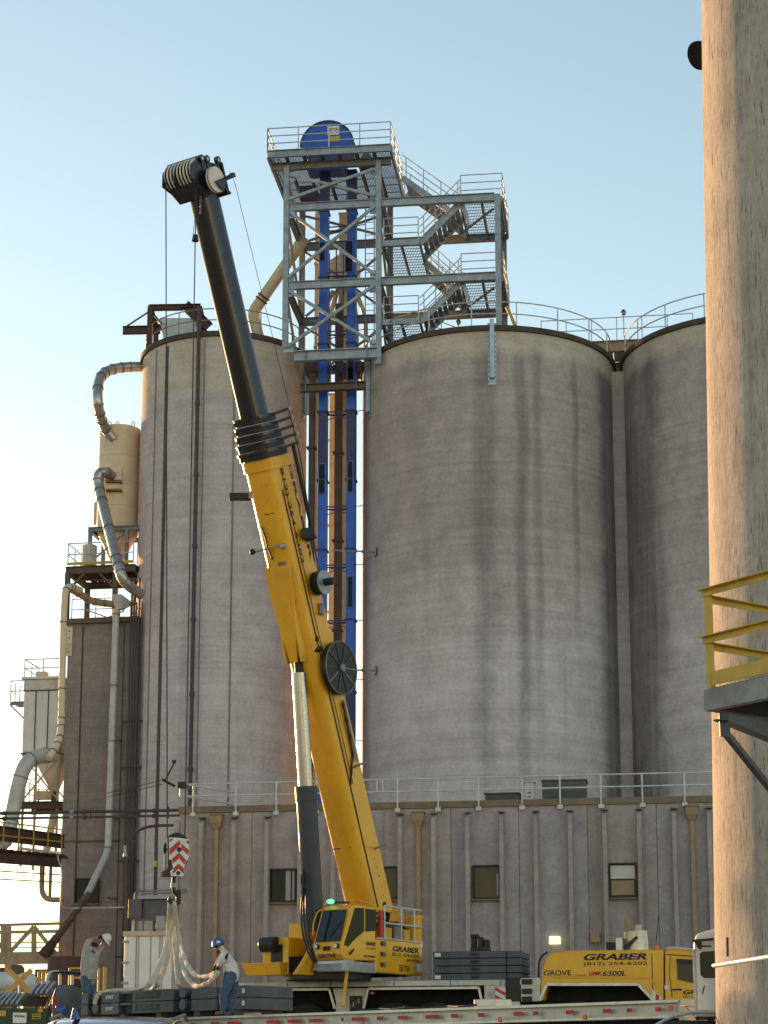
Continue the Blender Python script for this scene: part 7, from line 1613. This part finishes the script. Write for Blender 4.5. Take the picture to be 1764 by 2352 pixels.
def fingers(po, wrist, dirv, side, mat='glove', curl=-.5):
    """palm and five bent fingers, rooted in the wrist"""
    dirv = dirv.normalized(); side = (side - dirv * side.dot(dirv)).normalized(); nrm = dirv.cross(side)
    pm = wrist + dirv * .05
    h = MB().rings([[wrist + dirv * (s) + side * (w_ * math.cos(t)) + nrm * (.02 * math.sin(t)) for t in [2 * math.pi * j / 10 for j in range(10)]] for s, w_ in ((-.01, .03), (.03, .043), (.08, .046), (.1, .042))]).build('hand', M[mat], po, smooth=True)
    for k, (o, ln) in enumerate(((-.033, .066), (-.011, .078), (.011, .074), (.032, .058))):
        b = wrist + dirv * .095 + side * o; m1 = b + dirv * ln * .5 + nrm * curl * .03; m2 = m1 + dirv * ln * .25 + nrm * curl * .07
        MB().tube([b - dirv * .01, b, m1, m2], [.0105, .011, .0105, .008], 8).build('finger', M[mat], h, smooth=True)
    b = wrist + dirv * .03 - side * .042; MB().tube([b, b - side * .025 + dirv * .03, b - side * .02 + dirv * .062 + nrm * curl * .04], [.013, .0125, .009], 8).build('thumb', M[mat], h, smooth=True)

# bending worker in white shirt and blue hat, standing on the trailer
Yb = 44.9
def pw(px, py, dy=0.0): return at(px, py, Yb + dy)
fz = zt0_ - .005
def onz(p, z): return V((p.x, p.y, z))
J = {
 'pel': (pw(534, 2236), .215), 'spi': (pw(531, 2220), .235), 'che': (pw(525, 2202), .25), 'nec0': (pw(515, 2186), .085), 'nec': (pw(510, 2181), .06), 'hed': (pw(504, 2174), .088), 'hed2': (pw(501, 2165), .085),
 'lsh': (pw(519, 2194, -.19), .10), 'lel': (pw(507, 2211, -.26), .066), 'lwr': (pw(499, 2226, -.12), .036),
 'rsh': (pw(514, 2193, .19), .10), 'rel': (pw(500, 2212, .22), .066), 'rwr': (pw(492, 2229, .1), .036),
 'lhi': (pw(530, 2245, -.1), .155), 'lkn': (pw(513, 2283, -.15), .11), 'lan': (onz(pw(513, 2318, -.12), fz + .10), .068), 'lto0': (onz(pw(511, 2326, -.12), fz + .05), .05), 'lto': (onz(pw(494, 2327, -.16), fz + .04), .042),
 'rhi': (pw(537, 2245, .12), .155), 'rkn': (pw(532, 2285, .16), .11), 'ran': (onz(pw(531, 2318, .14), fz + .10), .068), 'rto0': (onz(pw(529, 2326, .14), fz + .05), .05), 'rto': (onz(pw(513, 2327, .12), fz + .04), .042)}
bones = [('pel', 'spi', 1), ('spi', 'che', 1), ('che', 'nec0', 1), ('nec0', 'nec', 0), ('nec', 'hed', 0), ('hed', 'hed2', 0), ('che', 'lsh', 1), ('lsh', 'lel', 1), ('lel', 'lwr', 0), ('che', 'rsh', 1), ('rsh', 'rel', 1), ('rel', 'rwr', 0),
         ('pel', 'lhi', 2), ('lhi', 'lkn', 2), ('lkn', 'lan', 2), ('lan', 'lto0', 3), ('lto0', 'lto', 3), ('pel', 'rhi', 2), ('rhi', 'rkn', 2), ('rkn', 'ran', 2), ('ran', 'rto0', 3), ('rto0', 'rto', 3)]
loc = onz(pw(520, 2326), fz)
p1 = person('person in white shirt and blue hard hat bending to pull slings on the trailer', J, bones, ['skin', 'shirt_white', 'jeans', 'boots'], 'pel', loc)
hup = (J['hed2'][0] - J['hed'][0]).normalized(); hup = V((-.35, -.05, .93)).normalized(); fwd = V((-.9, -.1, -.42)).normalized()
head_bits(p1, J['hed'][0], fwd, hup, beard=True)
hardhat(J['hed'][0] + hup * .045, hup, fwd, 'hat_blue', p1, .135, .035)
MB().box(J['hed'][0] + hup * .1 + V((.02, -.125, 0)), (.09, .012, .05)).build('hat_sticker', M['ink_white'], p1)
fingers(p1, J['lwr'][0], V((-.5, -.1, -.8)), V((0, 1, 0))); fingers(p1, J['rwr'][0], V((-.3, -.3, -.9)), V((0, 1, 0)))
for w_ in ('lwr', 'rwr'):
    e_ = J[w_[0] + 'el'][0]; MB().cyl(J[w_][0].lerp(e_, .0), J[w_][0].lerp(e_, .45), .043, 12, .05).build('glove_cuff', M['glove'], p1, smooth=True)

# worker in grey shirt lifting his white hat, behind the slabs
Yg = 52.4
def pg_(px, py, dy=0.0): return at(px, py, Yg + dy)
hipz = pg_(203, 2246).z; fz2 = hipz - .93
bx_ = pg_(203, 2300)
MB().fbox(Frame((bx_.x, Yg, 0), ty_), -.5, .5, -.35, .35, zt0_ - .01, fz2 - .005).build('timber_block', M['brown_steel'], None, label='timber block the grey-shirted worker stands on behind the slabs', cat='timber', bev=.01)
J = {
 'pel': (pg_(203, 2243), .25), 'spi': (pg_(203, 2224), .285), 'che': (pg_(205, 2204), .275), 'nec0': (pg_(212, 2190), .10), 'nec': (pg_(214, 2184), .066), 'hed': (pg_(216, 2175), .092), 'hed2': (pg_(216.5, 2166), .085),
 'lsh': (pg_(197, 2190, -.2), .125), 'lel': (pg_(203, 2161, -.26), .078), 'lwr': (pg_(226, 2152, -.05), .04),
 'rsh': (pg_(220, 2190, .2), .115), 'rel': (pg_(235, 2175, .2), .07), 'rwr': (pg_(236, 2163, .1), .04),
 'lhi': (pg_(197, 2252, -.1), .155), 'lkn': (V((pg_(201, 2290).x, Yg - .1, fz2 + .5)), .11), 'lan': (V((pg_(202, 2330).x, Yg - .1, fz2 + .1)), .055), 'lto0': (V((pg_(203, 2330).x, Yg - .1, fz2 + .05)), .05), 'lto': (V((pg_(216, 2330).x, Yg - .18, fz2 + .042)), .042),
 'rhi': (pg_(210, 2252, .12), .155), 'rkn': (V((pg_(212, 2290).x, Yg + .12, fz2 + .5)), .11), 'ran': (V((pg_(211, 2330).x, Yg + .14, fz2 + .1)), .055), 'rto0': (V((pg_(212, 2330).x, Yg + .14, fz2 + .05)), .05), 'rto': (V((pg_(226, 2330).x, Yg + .1, fz2 + .042)), .042)}
loc = V((pg_(206, 2300).x, Yg, fz2))
p2 = person('person in a grey shirt and jeans raising a white hard hat behind the 350T slabs', J, bones, ['skin', 'shirt_grey', 'jeans', 'boots'], 'pel', loc)
fwd = V((.85, -.45, -.1)).normalized(); hup = V((.12, 0, 1)).normalized()
head_bits(p2, J['hed'][0], fwd, hup)
fingers(p2, J['lwr'][0], V((1, .2, .15)), V((0, .3, 1))); fingers(p2, J['rwr'][0], V((.15, -.3, 1)), V((0, 1, .2)))
hm_ = pg_(208, 2240); MB().tube([J['pel'][0] + V((.215 * math.cos(t), .21 * math.sin(t), -.05 + .02 * math.sin(2 * t))) for t in [2 * math.pi * j / 24 for j in range(25)]], .02, 6).build('shirt_hem', M['shirt_grey'], p2, smooth=True)
hc_ = pg_(243, 2157, -.02); hardhat(hc_, V((.75, -.15, .6)), V((.5, -.3, -.7)), 'hat_white', None, .118, .022, loc=hc_, label='white hard hat held up by the grey-shirted person', cat='hard hat')
